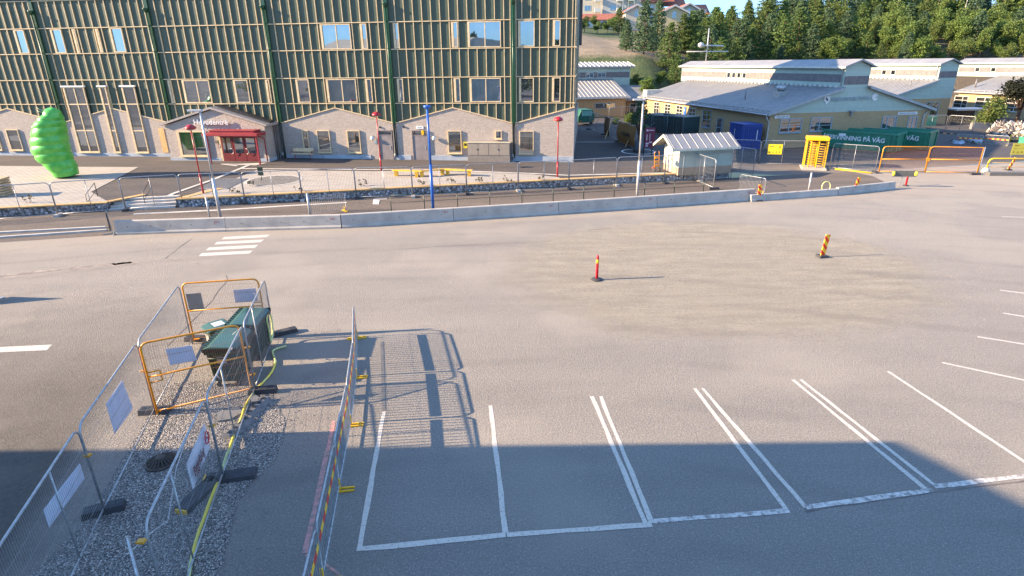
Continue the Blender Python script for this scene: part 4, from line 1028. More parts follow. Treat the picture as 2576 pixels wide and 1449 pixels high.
for x in (-9.2, -6.2, -3.9, -2.0): gridwin(c, 'x', x, x + 1.3, 6.02, 6.72, 7.31, (.5,), (), TRIM, GL_UP if x > -7 else GL_LO, .06, False)
rc = MB().extr([(-20.5, 6.9, 7.4), (-20.5, 10.4, 8.05), (-20.5, 10.4, 8.2), (-20.5, 6.9, 7.55)], (24.3, 0, 0)).build('roof', ROOFM, c)
m = MB(); x = -20
while x < 3.8: m.add([(x - .04, 6.9, 7.55), (x + .04, 6.9, 7.55), (x, 6.9, 7.66), (x - .04, 10.4, 8.2), (x + .04, 10.4, 8.2), (x, 10.4, 8.31)], [(0, 2, 5, 3), (2, 1, 4, 5)]); x += .7
m.build('roof_seams', MATS['pale_seam'], rc)
for x0, x1 in ((-11.4, -8.4), (-4.6, -1.6), (-17, -14)): gridwin(LW, 'x', x0, x1, 2.0, 2.75, 0, (.45,), (), FRAMEB, GL_LO, .07, False)
MB().box(-20.5, .5, -.46, -.41, 3.35, 3.62).build('eave_board', TRIM, LW)
MB().tube([(.3, -.4, 3.4), (.1, -.12, 3.0), (.1, -.1, .5)], .05, 8).build('downpipe', M('red_downpipe', (.2, .06, .05), .5), LW)
# glazed link between wing and hall
LK = empty('link_building', (16.9, 89.3, 0), HA, 'glazed link building with dark blue-grey roof between the low wing and the hall', 'link building')
MB().box(0, 5.2, 0, 5, -.4, 2.9).build('brick_wall', YBRICK, LK)
MB().extr([(-.4, -.6, 2.9), (-.4, 5.5, 4.7), (-.4, 5.5, 4.85), (-.4, -.6, 3.05)], (5.9, 0, 0)).build('roof', ROOFM, LK)
gridwin(LK, 'x', .6, 3.6, .3, 2.5, 0, (.33, .66), (.7,), FRAMEW, GL_LO, .1, False)

# ---- small garden shed
A_, B_, C_ = Vector((12.04, 42.24)), Vector((16.18, 43.14)), Vector((11.24, 44.44))
sa = math.atan2((B_ - A_).y, (B_ - A_).x); SW = (B_ - A_).length; SD = 2.3
S = empty('garden_shed', (A_.x, A_.y, .5), sa, 'small pale green boarded shed with ribbed metal gable roof', 'shed')
MB().box(0, SW, 0, SD, -.05, .5).build('brick_base', bricks('shed_brick', (.46, .33, .22), (.38, .26, .17), (.3, .25, .2)), S)
MB().extr([(.01, .01, .5), (.01, .01, 1.93), (.01, SD / 2, 2.5), (.01, SD - .01, 1.93), (.01, SD - .01, .5)], (SW - .02, 0, 0)).build('boarded_wall', LBOARD, S)
m = MB().extr([(-.75, -.4, 1.78), (-.75, SD / 2, 2.62), (-.75, SD + .4, 1.78), (-.75, SD + .4, 1.88), (-.75, SD / 2, 2.72), (-.75, -.4, 1.88)], (SW + 1.05, 0, 0))
rf = m.build('roof', ROOFM, S)
m = MB()
for i in range(9):
    x = -.62 + i * .62
    for sgn, y0, y1 in ((1, -.4, SD / 2), (-1, SD + .4, SD / 2)): m.add([(x - .02, y0, 1.882), (x + .02, y0, 1.882), (x, y0, 1.91), (x - .02, y1, 2.722), (x + .02, y1, 2.722), (x, y1, 2.75)], [(0, 2, 5, 3), (2, 1, 4, 5)])
m.build('roof_seams', MATS['pale_seam'], rf)
m = MB()
for y0, z0, y1, z1 in ((-.4, 1.74, SD / 2, 2.58), (SD / 2, 2.58, SD + .4, 1.74)): m.extr([(-.8, y0, z0), (-.8, y1, z1), (-.8, y1, z1 + .18), (-.8, y0, z0 + .18)], (.045, 0, 0))
m.box(-.8, SW + .3, -.45, -.402, 1.72, 1.86); m.build('verge_board', M('cream_board', (.62, .6, .48), .6), S)
d_ = MB().box(-.04, .008, .95, 1.65, .05, 1.95).build('door', M('shed_door', (.38, .36, .34), .6), S)
MB().box(-.07, -.042, 1.0, 1.1, .95, 1.02).build('handle', BLACK, d_)
for x, y in ((-.02, -.02), (SW - .06, -.02), (-.02, SD - .06)): MB().box(x, x + .08, y, y + .08, .5, 1.9).build('corner_board', TRIM, S)

# ---- containers
def corr(m, x0, x1, y, z0, z1, ny, pitch=.26, dep=.035, axis='x'):
    n = int((x1 - x0) / pitch); st = (x1 - x0) / n
    for i in range(n):
        a = x0 + i * st
        pr = [(a, 0), (a + st * .2, 0), (a + st * .35, dep), (a + st * .75, dep), (a + st * .9, 0), (a + st, 0)]
        vs = []
        for s, d in pr:
            for z in (z0, z1): vs.append((s, y + ny * d, z) if axis == 'x' else (y + ny * d, s, z))
        m.add(vs, [(2 * k, 2 * k + 2, 2 * k + 3, 2 * k + 1) for k in range(5)])
BCONT = M('container_blue', (.012, .05, .26), .5, 0, (.01, .035, .2), 1.5)
P = Vector((21.67, 56.15, zg(21.67, 56.15)))
S = empty('blue_container', P, R(9), 'short blue corrugated container at the corner of the nearest hall', 'container')
m = MB().box(.04, 1.96, .04, 2.4, .12, 2.28); corr(m, .08, 1.92, .04, .15, 2.2, -1, .2); corr(m, .08, 2.36, .04, .15, 2.2, -1, .2, .035, 'y'); m.build('body', BCONT, S)
m = MB().box(0, 2, 0, 2.44, 2.2, 2.32).box(0, 2, 0, .08, 0, .14).box(0, .08, .08, 2.4, 0, .14)
for x in (0, 1.92): m.box(x, x + .08, 0, .08, .14, 2.2)
m.build('frame', BCONT, S)
m = MB().box(1.5, 1.56, -.04, -.01, .9, 1.75).build('lettering', WHITE, S); 
MB().extr([(-.03, 1.3, .7), (-.03, 1.36, .7), (-.03, 1.36, 1.8), (-.03, 1.3, 1.8)], (.02, 0, 0)).build('lettering', WHITE, S)
GCONT = M('container_grey_green', (.035, .065, .062), .55, 0, (.025, .045, .045), 1.5)
A1 = gz(q('d2', 905, 840)); B1 = gz(q('d2', 1130, 880))
dv = Vector((B1.x - A1.x, B1.y - A1.y, 0)); an = math.atan2(dv.y, dv.x)
ch = hp(A1, q('d2', 925, 655)) - A1.z
S = empty('site_container', A1, an, 'grey-green ribbed site container standing behind the small tree', 'container')
m = MB().box(.05, 6.0, .05, 2.4, .1, ch - .08); corr(m, .1, 5.9, .05, .15, ch - .15, -1, .4, .06); corr(m, .1, 2.3, .05, .15, ch - .15, -1, .4, .06, 'y'); m.build('body', GCONT, S)
MB().box(0, 6.05, 0, 2.45, ch - .12, ch).box(0, .1, 0, .1, 0, ch - .12).box(5.95, 6.05, 0, .1, 0, ch - .12).build('frame', M('container_frame', (.06, .1, .1), .5), S)
# green open roll-off skips with white lettering
def skip(A, B, W, label, txt, fit, tx):
    A, B = Vector(A), Vector(B); an = math.atan2((B - A).y, (B - A).x); L = (B - A).length
    S = empty('roll_off_skip', A, an, label, 'skip', 'green skips beside the school hall')
    z0, z1 = .35, 1.75; t = .06
    m = MB().box(0, L, 0, t, z0, z1).box(0, L, W - t, W, z0, z1).box(0, t, t, W - t, z0, z1).box(L - t, L, t, W - t, z0, z1).box(0, L, 0, W, z0 - .08, z0 - .001)
    m.build('body', SKIP, S)
    m = MB().box(-.06, L + .06, -.09, .0, z1 - .02, z1 + .14).box(-.06, L + .06, W, W + .09, z1 - .02, z1 + .14).box(-.06, 0, -.0, W, z1 - .02, z1 + .14).box(L, L + .06, 0, W, z1 - .02, z1 + .14)
    m.build('rim', M('skip_rim', (.03, .22, .14), .4), S)
    m = MB()
    for x in (.1, L - .5, L - .15): m.box(x - .06, x + .06, -.1, -.002, z0 - .05, z1 - .03)
    m.box(0, L, -.08, -.002, z0 - .1, z0 + .05); m.box(L + .002, L + .09, .1, .3, z0, z1).box(L + .002, L + .09, W - .3, W - .1, z0, z1)
    m.build('ribs', SKIP, S)
    MB().box(.3, L - .3, .5, .65, .12, z0 - .082).box(.3, L - .3, W - .65, W - .5, .12, z0 - .082).build('skids', BLACK, S)
    for x in (.5, L - .5): MB().tube([(x, .35, .12), (x, .6, .12)], .12, 12).build('roller', BLACK, S)
    text('lettering', txt, .55, WHITE, S, (tx, -.03, 1.02), (R(90), 0, 0), .008, 'LEFT', fit, .012)
    return S
s1 = skip((29.7, 57.9, .1), (34.2, 52.9, .1), 2.4, 'front green roll-off skip lettered ÅTERVINNING PÅ VÄG', 'ÅTERVINNING PÅ VÄG', 5.4, .45)
MB().box(1.9, 2.5, -.02, -.004, 1.35, 1.6).build('label_plate', WHITE, s1)
s2 = skip((33.6, 59.4, .1), (38.0, 54.3, .1), 2.4, 'second green roll-off skip standing behind the front one', 'ÅTERVINNING PÅ VÄG', 5.4, .6)
m = MB(); r_ = random.Random(2)
for i in range(30):
    x, y = r_.uniform(.2, 6), r_.uniform(.2, 2.1); m.obox((x, y, 1.2 + r_.uniform(-.2, .2)), (r_.uniform(.2, .8), r_.uniform(-.3, .3), r_.uniform(-.1, .1)), (0, r_.uniform(.1, .3), 0), (0, 0, .04))
o = m.build('timber_waste', PALLET, None, s2.location + Vector((0, 0, 0))); o.rotation_euler = s2.rotation_euler; o['kind'] = 'stuff'; tag(o, 'jumbled board offcuts lying inside the second green skip', 'wood waste')

# ---- hillside apartments and row houses
AP = empty('apartment_block', (0, 0, 0), 0, 'long pale apartment block with grey balcony bays and red tiled roofs on the hilltop', 'apartment block')
RED_T = M('red_roof_tile', (.36, .12, .07), .8, 0, (.25, .08, .05), 1.5)
CREAM = M('cream_render', (.55, .49, .38), .85, 0, (.48, .42, .32), .5); GREYR = M('grey_render', (.40, .41, .39), .85, 0, (.34, .35, .34), .5)
YREN = M('yellow_render', (.62, .48, .27), .85, 0, (.55, .42, .23), .5)
AP.location = (20.5, 198, 19.5); AP.rotation_euler = (0, 0, R(-4))
MB().box(-8, 20, 0, 12, -3, 16).build('wall', CREAM, AP); MB().box(8.0, 15.3, -.5, -.002, -3, 16).build('wall', GREYR, AP)
MB().box(20.01, 26, .8, 12, -3, 11).build('wall', CREAM, AP)
MB().box(26.01, 40, 2, 13, -3, 3.6).build('wall', CREAM, AP)
for (x0, x1, z, y0) in ((19.6, 29.5, 8.0, -.5), (26, 33.5, 6.0, 1), (33, 41, 3.6, 1.2)):
    MB().extr([(x0, y0, z - 1.6 if x0 > 20 else z - 2.4), (x0, y0 + 7, z + 1.6), (x0, y0 + 7, z + 1.8), (x0, y0, z - 1.4 if x0 > 20 else z - 2.2)], (x1 - x0, 0, 0)).build('roof', RED_T, AP)
for k, z in enumerate((.6, 3.5, 6.4, 9.3, 12.2)):
    for x in (-5, -.6, 2.6, 10.3, 16.3, 18.1, 22.6, 24.2): 
        if x > 20 and z > 4: continue
        gridwin(AP, 'x', x, x + (1.9 if x < 20 else 1.0), z, z + 1.5, -.5 if 8 < x < 15.3 else (.8 if x > 20 else 0), (.5,), (), FRAMEB if x < 17 else FRAMEW, GL_LO, .12, False)
    for bx in (5.6, 12.2, 15.6):
        b = MB().box(bx, bx + 1.9, -1.9, -.51, z - .5, z + .55).box(bx, bx + .12, -1.9, -1.78, z + .55, z + 2.35).box(bx + 1.78, bx + 1.9, -1.9, -1.78, z + .55, z + 2.35).build('balcony', TRIM if bx != 15.6 else LBOARD, AP)
for x in (28, 31.3, 34.6, 37.6): gridwin(AP, 'x', x, x + 1.7, .3, 2.0, 2, (.5,), (), FRAMEW, GL_LO, .12, False)
def rowhouse(x, y, z, w_, d_, hz_, rise, gab, label, col, rz=0):
    Hh = empty('row_house', (x, y, z), rz, label, 'house', 'small houses on the hill')
    if gab:
        MB().extr([(-w_ / 2, 0, -2), (-w_ / 2, 0, hz_), (0, 0, hz_ + rise), (w_ / 2, 0, hz_), (w_ / 2, 0, -2)], (0, d_, 0)).build('wall', col, Hh)
        for sg in (-1, 1):
            MB().extr([(0, -.5, hz_ + rise), (sg * (w_ / 2 + .5), -.5, hz_ - rise * .16), (sg * (w_ / 2 + .5), -.5, hz_ - rise * .16 + .3), (0, -.5, hz_ + rise + .3)], (0, d_ + 1, 0)).build('roof', [RED_T], Hh)
        m = MB()
        for sg in (-1, 1): m.extr([(0, -.6, hz_ + rise - .1), (sg * (w_ / 2 + .5), -.6, hz_ - rise * .16 - .1), (sg * (w_ / 2 + .5), -.6, hz_ - rise * .16 + .3), (0, -.6, hz_ + rise + .3)], (0, .08, 0))
        m.build('verge_board', TRIM, Hh)
        gridwin(Hh, 'x', -.5, .5, hz_ - 1.2, hz_ + .3, 0, (), (), FRAMEW, GL_LO, .1, False)
    else:
        MB().box(-w_ / 2, w_ / 2, 0, d_, -2, hz_).build('wall', col, Hh)
        MB().extr([(-w_ / 2 - .4, -.6, hz_ - .1), (-w_ / 2 - .4, d_ / 2, hz_ + rise), (-w_ / 2 - .4, d_ + .6, hz_ - .1), (-w_ / 2 - .4, d_ + .6, hz_ + .12), (-w_ / 2 - .4, d_ / 2, hz_ + rise + .22), (-w_ / 2 - .4, -.6, hz_ + .12)], (w_ + .8, 0, 0)).build('roof', RED_T, Hh)
        for i in range(max(1, int(w_ / 3.2))):
            a = -w_ / 2 + .7 + i * 3.2; gridwin(Hh, 'x', a, a + 1.9, .7, 2.4, 0, (.5,), (), FRAMEW, GL_LO, .12, False)
    return Hh
def hz0(az, yy): return (math.tan(R(az)) * yy, yy)
x, y = hz0(8.3, 160); rowhouse(x, y, 15.7, 9, 7, 2.3, 1.5, False, 'yellow row house with red tiled roof and a white awning left of the pine', YREN)
x, y = hz0(5.2, 160); rowhouse(x, y, 15.5, 6, 7, 2.3, 1.5, False, 'yellow row house with red roof half hidden by the green facade', YREN)
x, y = hz0(11.2, 162); rowhouse(x, y, 16.0, 5.5, 8, 4.0, 1.5, True, 'cream gabled house between the pines, left of its pair', CREAM)
x, y = hz0(14.4, 158); rowhouse(x, y, 15.6, 6.5, 8, 3.8, 1.5, True, 'cream gabled house half hidden behind the dense pines', YREN)
x, y = hz0(15.6, 166); rowhouse(x, y, 16.6, 5, 8, 4.0, 1.4, True, 'cream gabled house with white verge furthest right on the hilltop', CREAM)
# big building the camera hangs beside: only its shadow reaches the yard
NB = empty('neighbour_building', (-18, 8.72, 0), 0, 'large building out of frame on the left whose shadow darkens the near yard', 'building')
MB().extr([(0, 0, 0), (0, 0, 10.0), (0, -10, 12.1), (0, -40, 12.1), (0, -40, 0)], (-24, 0, 0)).build('wall', CREAM, NB)

# ============================================================ FENCES
WIRE_R = .0019
def panel_meshes(L, Hh, tubr, mat_t, mids, wsp=.05, gaps=.32, z0=.08, rad=.22, name='fence'):
    fr = MB(); z1 = z0 + Hh - .1
    pts = [(0, 0, 0), (0, 0, z1 - rad)] + [(rad - rad * math.cos(R(a)), 0, z1 - rad + rad * math.sin(R(a))) for a in (25, 50, 75)] + [(rad, 0, z1), (L - rad, 0, z1)] + [(L - rad + rad * math.sin(R(a)), 0, z1 - rad + rad * math.cos(R(a))) for a in (15, 40, 65)] + [(L, 0, z1 - rad), (L, 0, 0)]
    fr.tube(pts, tubr, 6); fr.tube([(0, 0, z0 + .05), (L, 0, z0 + .05)], tubr * .8, 6)
    wi = MB(); n = int(L / wsp)
    def w_(a, b):
        wi.beam(a, b, WIRE_R * 2, WIRE_R * 2, 0, (0, 1, 0) if abs(a[2] - b[2]) > .01 else (0, 0, 1))
    for i in range(1, n): x = L * i / n; w_((x, 0, z0 + .06), (x, 0, z1 - (.0 if rad < x < L - rad else rad * .4)))
    z = z0 + .3
    while z < z1 - .1: w_((0, .004, z), (L, .004, z)); z += gaps
    mi = MB()
    for x in mids: mi.tube([(x, 0, z0 + .05), (x, 0, z1)], tubr * .75, 6)
    return fr.mesh(name + '_frame', mat_t), wi.mesh(name + '_wire', STEELD), (mi.mesh(name + '_mid', mat_t) if mids else None)
PM = panel_meshes(3.45, 2.0, .026, STEEL, (1.75,), .075, .3)
WIRE_R = .0016
PMN = panel_meshes(3.45, 2.0, .021, STEEL, (1.2,), .055, .3)
def fence(A, B, label, group, mids=True, meshes=None, base=0.0, cat='mesh fence'):
    ms = meshes or PM
    A, B = Vector(A), Vector(B); d = B - A; L = Vector((d.x, d.y, 0)).length; an = math.atan2(d.y, d.x)
    root = empty('mesh_fence', (A.x, A.y, A.z + base), an, label, cat, group)
    root.rotation_euler = (0, -math.atan2(d.z, L), an); root.scale = (L / 3.45 - .012, 1, 1)
    for nm, me in zip(('frame', 'wire_mesh', 'mid_post'), ms):
        if me is None: continue
        o = bpy.data.objects.new(nm, me); COL.objects.link(o); o.parent = root
    return root
def footmesh():
    m = MB(); m.extr([(-.36, -.12, 0), (.36, -.12, 0), (.34, -.11, .14), (-.34, -.11, .14)], (0, .23, 0))
    m2 = m; 
    for x in (-.26, -.16, .16, .26): m2.box(x - .035, x + .035, -.05, .05, .141, .146, 1)
    return m2.mesh('fence_foot', [RUBBER, BLACK])
FOOT = footmesh()
def footmesh_c():
    return MB().extr([(-.34, -.12, 0), (.34, -.12, 0), (.31, -.1, .14), (-.31, -.1, .14)], (0, .23, 0)).mesh('concrete_foot', CONC)
FOOTC = footmesh_c()
def foot(P, an, label, group, me=None, z=0):
    o = bpy.data.objects.new('ballast_block', me or FOOT); COL.objects.link(o); o.location = (P[0], P[1], z + (P[2] if len(P) > 2 else 0)); o.rotation_euler = (0, 0, an)
    return tag(o, label, 'ballast block', group)
ft = [q(*a) for a in (('c1', 355, 1305), ('c1', 765, 1272), ('c1', 1110, 1245), ('c1', 1485, 1230), ('c2', 140, 1215), ('c2', 465, 1200), ('c2', 805, 1192), ('c2', 1130, 1175), ('c2', 1440, 1157), ('c2', 1745, 1144), ('c3', 383, 1262), ('c3', 708, 1246), ('c3', 945, 1232), ('c3', 1162, 1215))]
FP = [gp(p) for p in ft]
d0 = (FP[0] - FP[1]).normalized() * 3.45
FP = [FP[0] + d0 * 2, FP[0] + d0] + FP
wh = ['far left behind the kerb stones', 'in front of the left stone wall', 'in front of the left half of the steps', 'in front of the right half of the steps', 'where the red lamp stands behind it', 'behind the silver lamp post', 'behind the round gravel bed', 'left of the slanted barrier by the road', 'left of the yellow bench', 'behind the blue lamp post', 'in front of the right end of the yellow bench', 'in front of the beige cabinets', 'in front of the rightmost red lamp', 'left of the pale street lamp', 'in front of the shed gable']
for i in range(len(FP) - 1):
    fence(FP[i], FP[i + 1], 'steel mesh fence panel ' + wh[i], 'steel mesh fence panels along the plaza wall')
for i, P in enumerate(FP[1:-1]):
    o = foot(P, R(100), 'foot block right of the panel ' + wh[i], 'foot blocks of the plaza fence', FOOTC if i % 2 else FOOT)
# folded panel standing edge on beside the shed, short panel behind it
A = gp(q('c3', 1045, 1292)); B = gp(q('c3', 1010, 1240)); 
d = Vector((-.15, 1, 0)).normalized()
P1 = gp(q('c3', 1040, 1285)); P2 = P1 + Vector((.55, -1.2, 0)) * 0 + Vector((-.75, 3.1, 0))
fence(P1, P1 + Vector((-.45, 3.3, 0)), 'narrow looking mesh panel turned end on in front of the shed', 'loose mesh panels by the shed')
foot(P1 + Vector((0, -.1, 0)), R(5), 'black fence foot under the mesh panel turned end on', None)
P3 = gp(q('c3', 1165, 1180)); P4 = gp(q('c3', 1312, 1195))
fence(P3 + Vector((.1, 1.2, 0)), P4, 'short mesh panel with rounded corner right of the shed', 'loose mesh panels by the shed')
# fence line right of the shed: panels, turnstile, gate leaves
a = gp(q('d3', 585, 875)); b = gp(q('d3', 1262, 890))
fence(a + Vector((-4.2, 1.6, 0)), a, 'mesh panel in front of the blue container', 'site fence panels by the turnstile')
fence(a, b, 'mesh panel carrying the yellow notice left of the turnstile', 'site fence panels by the turnstile')
a2, b2 = gp(q('d3', 1650, 935)), gp(q('d4', 330, 1000))
fence(a2, b2, 'mesh panel between turnstile and orange gate in front of the skip', 'site fence panels by the turnstile')
for P, l in ((a, 'fence foot below the join left of the yellow notice'), (b2, 'fence foot at the left post of the orange gate')): foot(P, R(80), l, 'foot blocks by the turnstile')
root = tag(MB().tube([(a2.x + .2, a2.y - .5, .06), (b2.x - .5, b2.y - .35, .06)], .06, 8).build('ground_beam', YELLOW), 'long yellow beam lying on the ground between turnstile and gate', 'beam')
def notice(par_loc, rz, w_, h_, label, mat, dim=1):
    S = empty('site_notice', par_loc, rz, label, 'notice sign', 'yellow site notices')
    MB().box(0, w_, -.02, 0, 0, h_).build('board', mat, S)
    m = MB().box(w_ * .1, w_ * .38, -.024, -.021, h_ * .74, h_ * .82).box(w_ * .72, w_ * .8, -.024, -.021, h_ * .66, h_ * .8).box(w_ * .83, w_ * .9, -.024, -.021, h_ * .66, h_ * .8).box(w_ * .05, w_ * .92, -.024, -.021, h_ * .52, h_ * .55)
    for i in range(4):
        x = w_ * (.14 + .23 * i); m.extr([(x - w_ * .05, -.024, h_ * .16), (x, -.024, h_ * .36), (x + w_ * .05, -.024, h_ * .16)], (0, .003, 0))
    m.build('print', M('notice_print', (.18, .12, .02), .6), S); return S
ny = M('notice_yellow', (.9, .68, .03), .45, 0, (.85, .6, .02), 2)
dd = (b - a).normalized(); nP = a + dd * .6 + Vector((dd.y, -dd.x, 0)) * .04
hz_ = hp(nP, q('d3', 725, 715)); ht = hp(nP, q('d3', 735, 565))
P = wp(q('d3', 712, 715), a, dd); Pr = wp(q('d3', 925, 722), a, dd)
notice((P.x + dd.y * .05, P.y - dd.x * .05, P.z), math.atan2(dd.y, dd.x), (Pr - P).length, ht - hz_, 'yellow site notice with four warning symbols on the mesh left of the turnstile', ny)
# turnstile
TL = gp(q('d3', 1250, 938)); TR = gp(q('d3', 1570, 952)); an = math.atan2((TR - TL).y, (TR - TL).x); TW = (TR - TL).length
S = empty('turnstile', TL, an, 'tall yellow full height turnstile with rows of horizontal arms', 'turnstile')
MB().box(-.15, TW + .1, -.5, 1.3, 0, .14).build('base_slab', CONC, S)
YB = M('turnstile_yellow', (.9, .5, .01), .4, 0, (.8, .42, .01), 3)
MB().box(-.05, TW + .05, -.1, 1.15, 2.22, 2.5).build('top_box', YB, S, bev=.05)
m = MB()
for x, y in ((0, 0), (.28, 0), (TW - .05, 0), (0, 1.0), (TW - .05, 1.0), (TW * .55, 0)): m.box(x, x + .07, y, y + .07, .14, 2.22)
m.build('posts', YB, S)
m = MB()
for k in range(10):
    z = .32 + k * .19
    m.tube([(.3, .03, z), (TW * .55, .03, z)], .017, 6); m.tube([(TW * .55, .5, z), (TW * .62, .05, z - .06), (TW * .98, -.05, z - .05)], .019, 6); m.tube([(TW * .55, .5, z), (TW * .2, .85, z)], .022, 6); m.tube([(.02, .05, z), (.02, 1.0, z)], .018, 6)
m.build('arms', YB, S)
MB().tube([(TW * .55, .5, .14), (TW * .55, .5, 2.22)], .05, 8).build('rotor', YB, S)
MB().box(.1, TW - .05, 1.08, 1.1, .2, 2.2).build('shade_backing', M('shadow_panel', (.05, .045, .04), .6), S)  # dark sheet in place of the shade seen between the arms
# orange gate leaves
g0, g1_, g2_ = gp(q('d4', 378, 1000)), gp(q('d4', 1078, 1004)), gp(q('d4', 1868, 1022))
def leafgate(A, B, label, post):
    an = math.atan2((B - A).y, (B - A).x); L = (B - A).length
    S = empty('gate_leaf', A, an, label, 'gate', 'orange framed vehicle gate leaves')
    m = MB(); pts = [(0, 0, .08), (0, 0, 1.8), (.06, 0, 1.93), (.2, 0, 1.98), (L - .04, 0, 1.98), (L - .04, 0, .08)]
    m.tube(pts, .04, 8).tube([(0, 0, .12), (L, 0, .12)], .03, 8); m.build('frame', ORANGE, S)
    MB().tube([(0, 0, 1.05), (L - .04, 0, 1.05)], .04, 8).build('mid_rail', ORANGE, S)
    m = MB()
    n = int(L / .065)
    for i in range(1, n): m.beam((L * i / n, 0, .12), (L * i / n, 0, 1.96), .004, .004, 0, (0, 1, 0))
    for k in range(6): m.beam((0, 0, .3 + .3 * k), (L, 0, .3 + .3 * k), .004, .004)
    m.build('wire_mesh', M('orange_wire', (.45, .2, .07), .5), S)
    MB().box(L - .12 if post else -.05, L + .02 if post else .1, -.06, .06, .9, 1.15).build('latch', ORANGE, S)
    return S
leafgate(g0, g1_, 'left orange gate leaf in front of the green skips', True); leafgate(g1_, g2_, 'right orange gate leaf with steel end post', False)
tag(MB().tube([g2_ + Vector((.05, 0, 0)), g2_ + Vector((.05, 0, 2.0))], .04, 8).build('gate_post', GUT), 'pale steel post at the right end of the orange gate', 'post')
foot(g2_ + Vector((-.3, -.2, 0)), 0, 'dark rubber foot under the right end of the orange gate', None)
# low orange rail barrier far right
a = gp(q('d4', 1990, 990)); b = a + Vector((7, -.6, 0))
S = empty('rail_barrier', a, math.atan2(-.6, 7), 'low orange tubular rail barrier with concrete footing at the right edge', 'barrier')
MB().tube([(0, 0, 0), (.05, 0, .75), (.12, 0, .95), (.3, 0, 1.03), (7, 0, 1.03)], .06, 8).build('frame', YELLOW, S)
MB().tube([(.1, 0, .72), (7, 0, .72)], .03, 8).tube([(.1, 0, .4), (7, 0, .4)], .025, 8).build('rail', M('brown_rail', (.3, .2, .1), .5), S)
MB().lathe((0, 0, 0), [(.3, 0), (.3, .1), (.18, .3), (.08, .36)], 10).build('footing', M('pale_footing', (.6, .55, .45), .8), S)
a = gp(q('d4', 2020, 1035)); S = tag(MB().beam((a.x, a.y, .12), (a.x + 12, a.y - 1.2, .12), .5, .24).build('kerb_block', M('dark_concrete', (.13, .125, .12), .85)), 'dark concrete kerb block row along the right edge behind the road', 'kerb block')
# ---- crowd barriers (built once, copied)
BANDM = None
def bandmat():
    m, nt, bs = nmat('red_yellow_band'); v = coords(nt); X = sep(nt, v)[0]
    f = math2(nt, 'LESS_THAN', math2(nt, 'FRACT', math2(nt, 'DIVIDE', X, .46)), .5)
    nt.links.new(mix(nt, f, (.85, .5, .02), (.6, .03, .02)), bs.inputs['Base Color']); bs.inputs['Roughness'].default_value = .4
    return m
BANDM = bandmat()
def barrier_tree(label, group, feet=(2.2,)):
    S = empty('crowd_barrier', (0, 0, 0), 0, label, 'crowd barrier', group); L = 2.3
    MB().tube([(0, 0, .12), (0, 0, .95), (.04, 0, 1.05), (.15, 0, 1.1), (L - .15, 0, 1.1), (L - .04, 0, 1.05), (L, 0, .95), (L, 0, .12), (.01, 0, .12)], .019, 8).build('frame', STEEL, S)
    m = MB(); n = 20
    for i in range(1, n): m.tube([(L * i / n, 0, .12), (L * i / n, 0, 1.09)], .012, 5, cap=False)
    m.build('bars', STEEL, S)
    MB().box(.06, L - .06, -.014, -.008, .70, .81).build('reflective_band', BANDM, S)
    for x in feet:
        MB().box(x - .02, x + .02, -.03, .03, .03, .3).beam((x - .05, -.3, .02), (x - .05, .3, .02), .035, .03).beam((x + .05, -.3, .02), (x + .05, .3, .02), .035, .03).build('foot', YELLOW, S)
    return S
CB = barrier_tree('crowd barrier', 'steel crowd barriers beside the parking bay')
def place_barrier(o, A, B, label, group):
    A, B = Vector(A), Vector(B); d = B - A
    o.location = (A.x, A.y, A.z); o.rotation_euler = (0, 0, math.atan2(d.y, d.x)); o.scale = (Vector((d.x, d.y, 0)).length / 2.3 - .01, 1, 1)
    o['label'] = label; o['group'] = group
GB = 'steel crowd barriers beside the parking bay'
bk = [Vector((-4.97, 16.9, 0)), Vector((-4.36, 14.37, 0)), Vector((-3.93, 12.08, 0)), Vector((-3.58, 9.78, 0)), Vector((-3.24, 7.52, 0)), Vector((-2.95, 5.3, 0))]
bl = ['farthest of the crowd barriers beside the parking bay', 'crowd barrier in line with the two wheeled bins', 'crowd barrier whose shadow reaches the first bay line', 'crowd barrier half in the shade next to the pink line', 'crowd barrier at the bottom edge of the picture']
for i in range(5):
    o = CB if i == 0 else copy_tree(CB)
    place_barrier(o, bk[i + 1], bk[i], bl[i], GB)
# the barriers by the road and behind the gates
def far_barrier(A, B, label, group, band=True):
    o = copy_tree(CB); place_barrier(o, A, B, label, group)
    if not band:
        for ch in list(o.children):
            if ch.name.startswith('reflective'): bpy.data.objects.remove(ch)
    return o
a = gp(q('d3', 280, 1270)); b = gp(q('d3', 665, 1345)); far_barrier(a, b, 'steel crowd barrier leaning behind the concrete barriers by the shed', 'crowd barriers behind the concrete blocks', False)
a = gp(q('c2', 182, 1307)); b = a + Vector((1.75, 1.35, 0)); far_barrier(a, b, 'steel crowd barrier set slantwise by the slab behind the concrete barriers', 'crowd barriers behind the concrete blocks', False)
MBp = tag(MB().tube([a, a + Vector((0, 0, 1.35))], .06, 8).build('short_post', GUT), 'short pale steel post beside the slanted crowd barrier', 'post')
def gp3(k, x, y): return gp(q(k, x, y), .1)
a = gp3('e4', 1265, 560); b = gp3('e4', 1740, 600); far_barrier(a, b, 'crowd barrier with red and yellow band far right in front of the rock pile', 'crowd barriers by the rock pile')
b = gp3('e4', 1235, 575); a = b + Vector((-1.7, 1.2, 0)); far_barrier(a, b, 'crowd barrier seen at an angle left of its banded neighbour', 'crowd barriers by the rock pile')

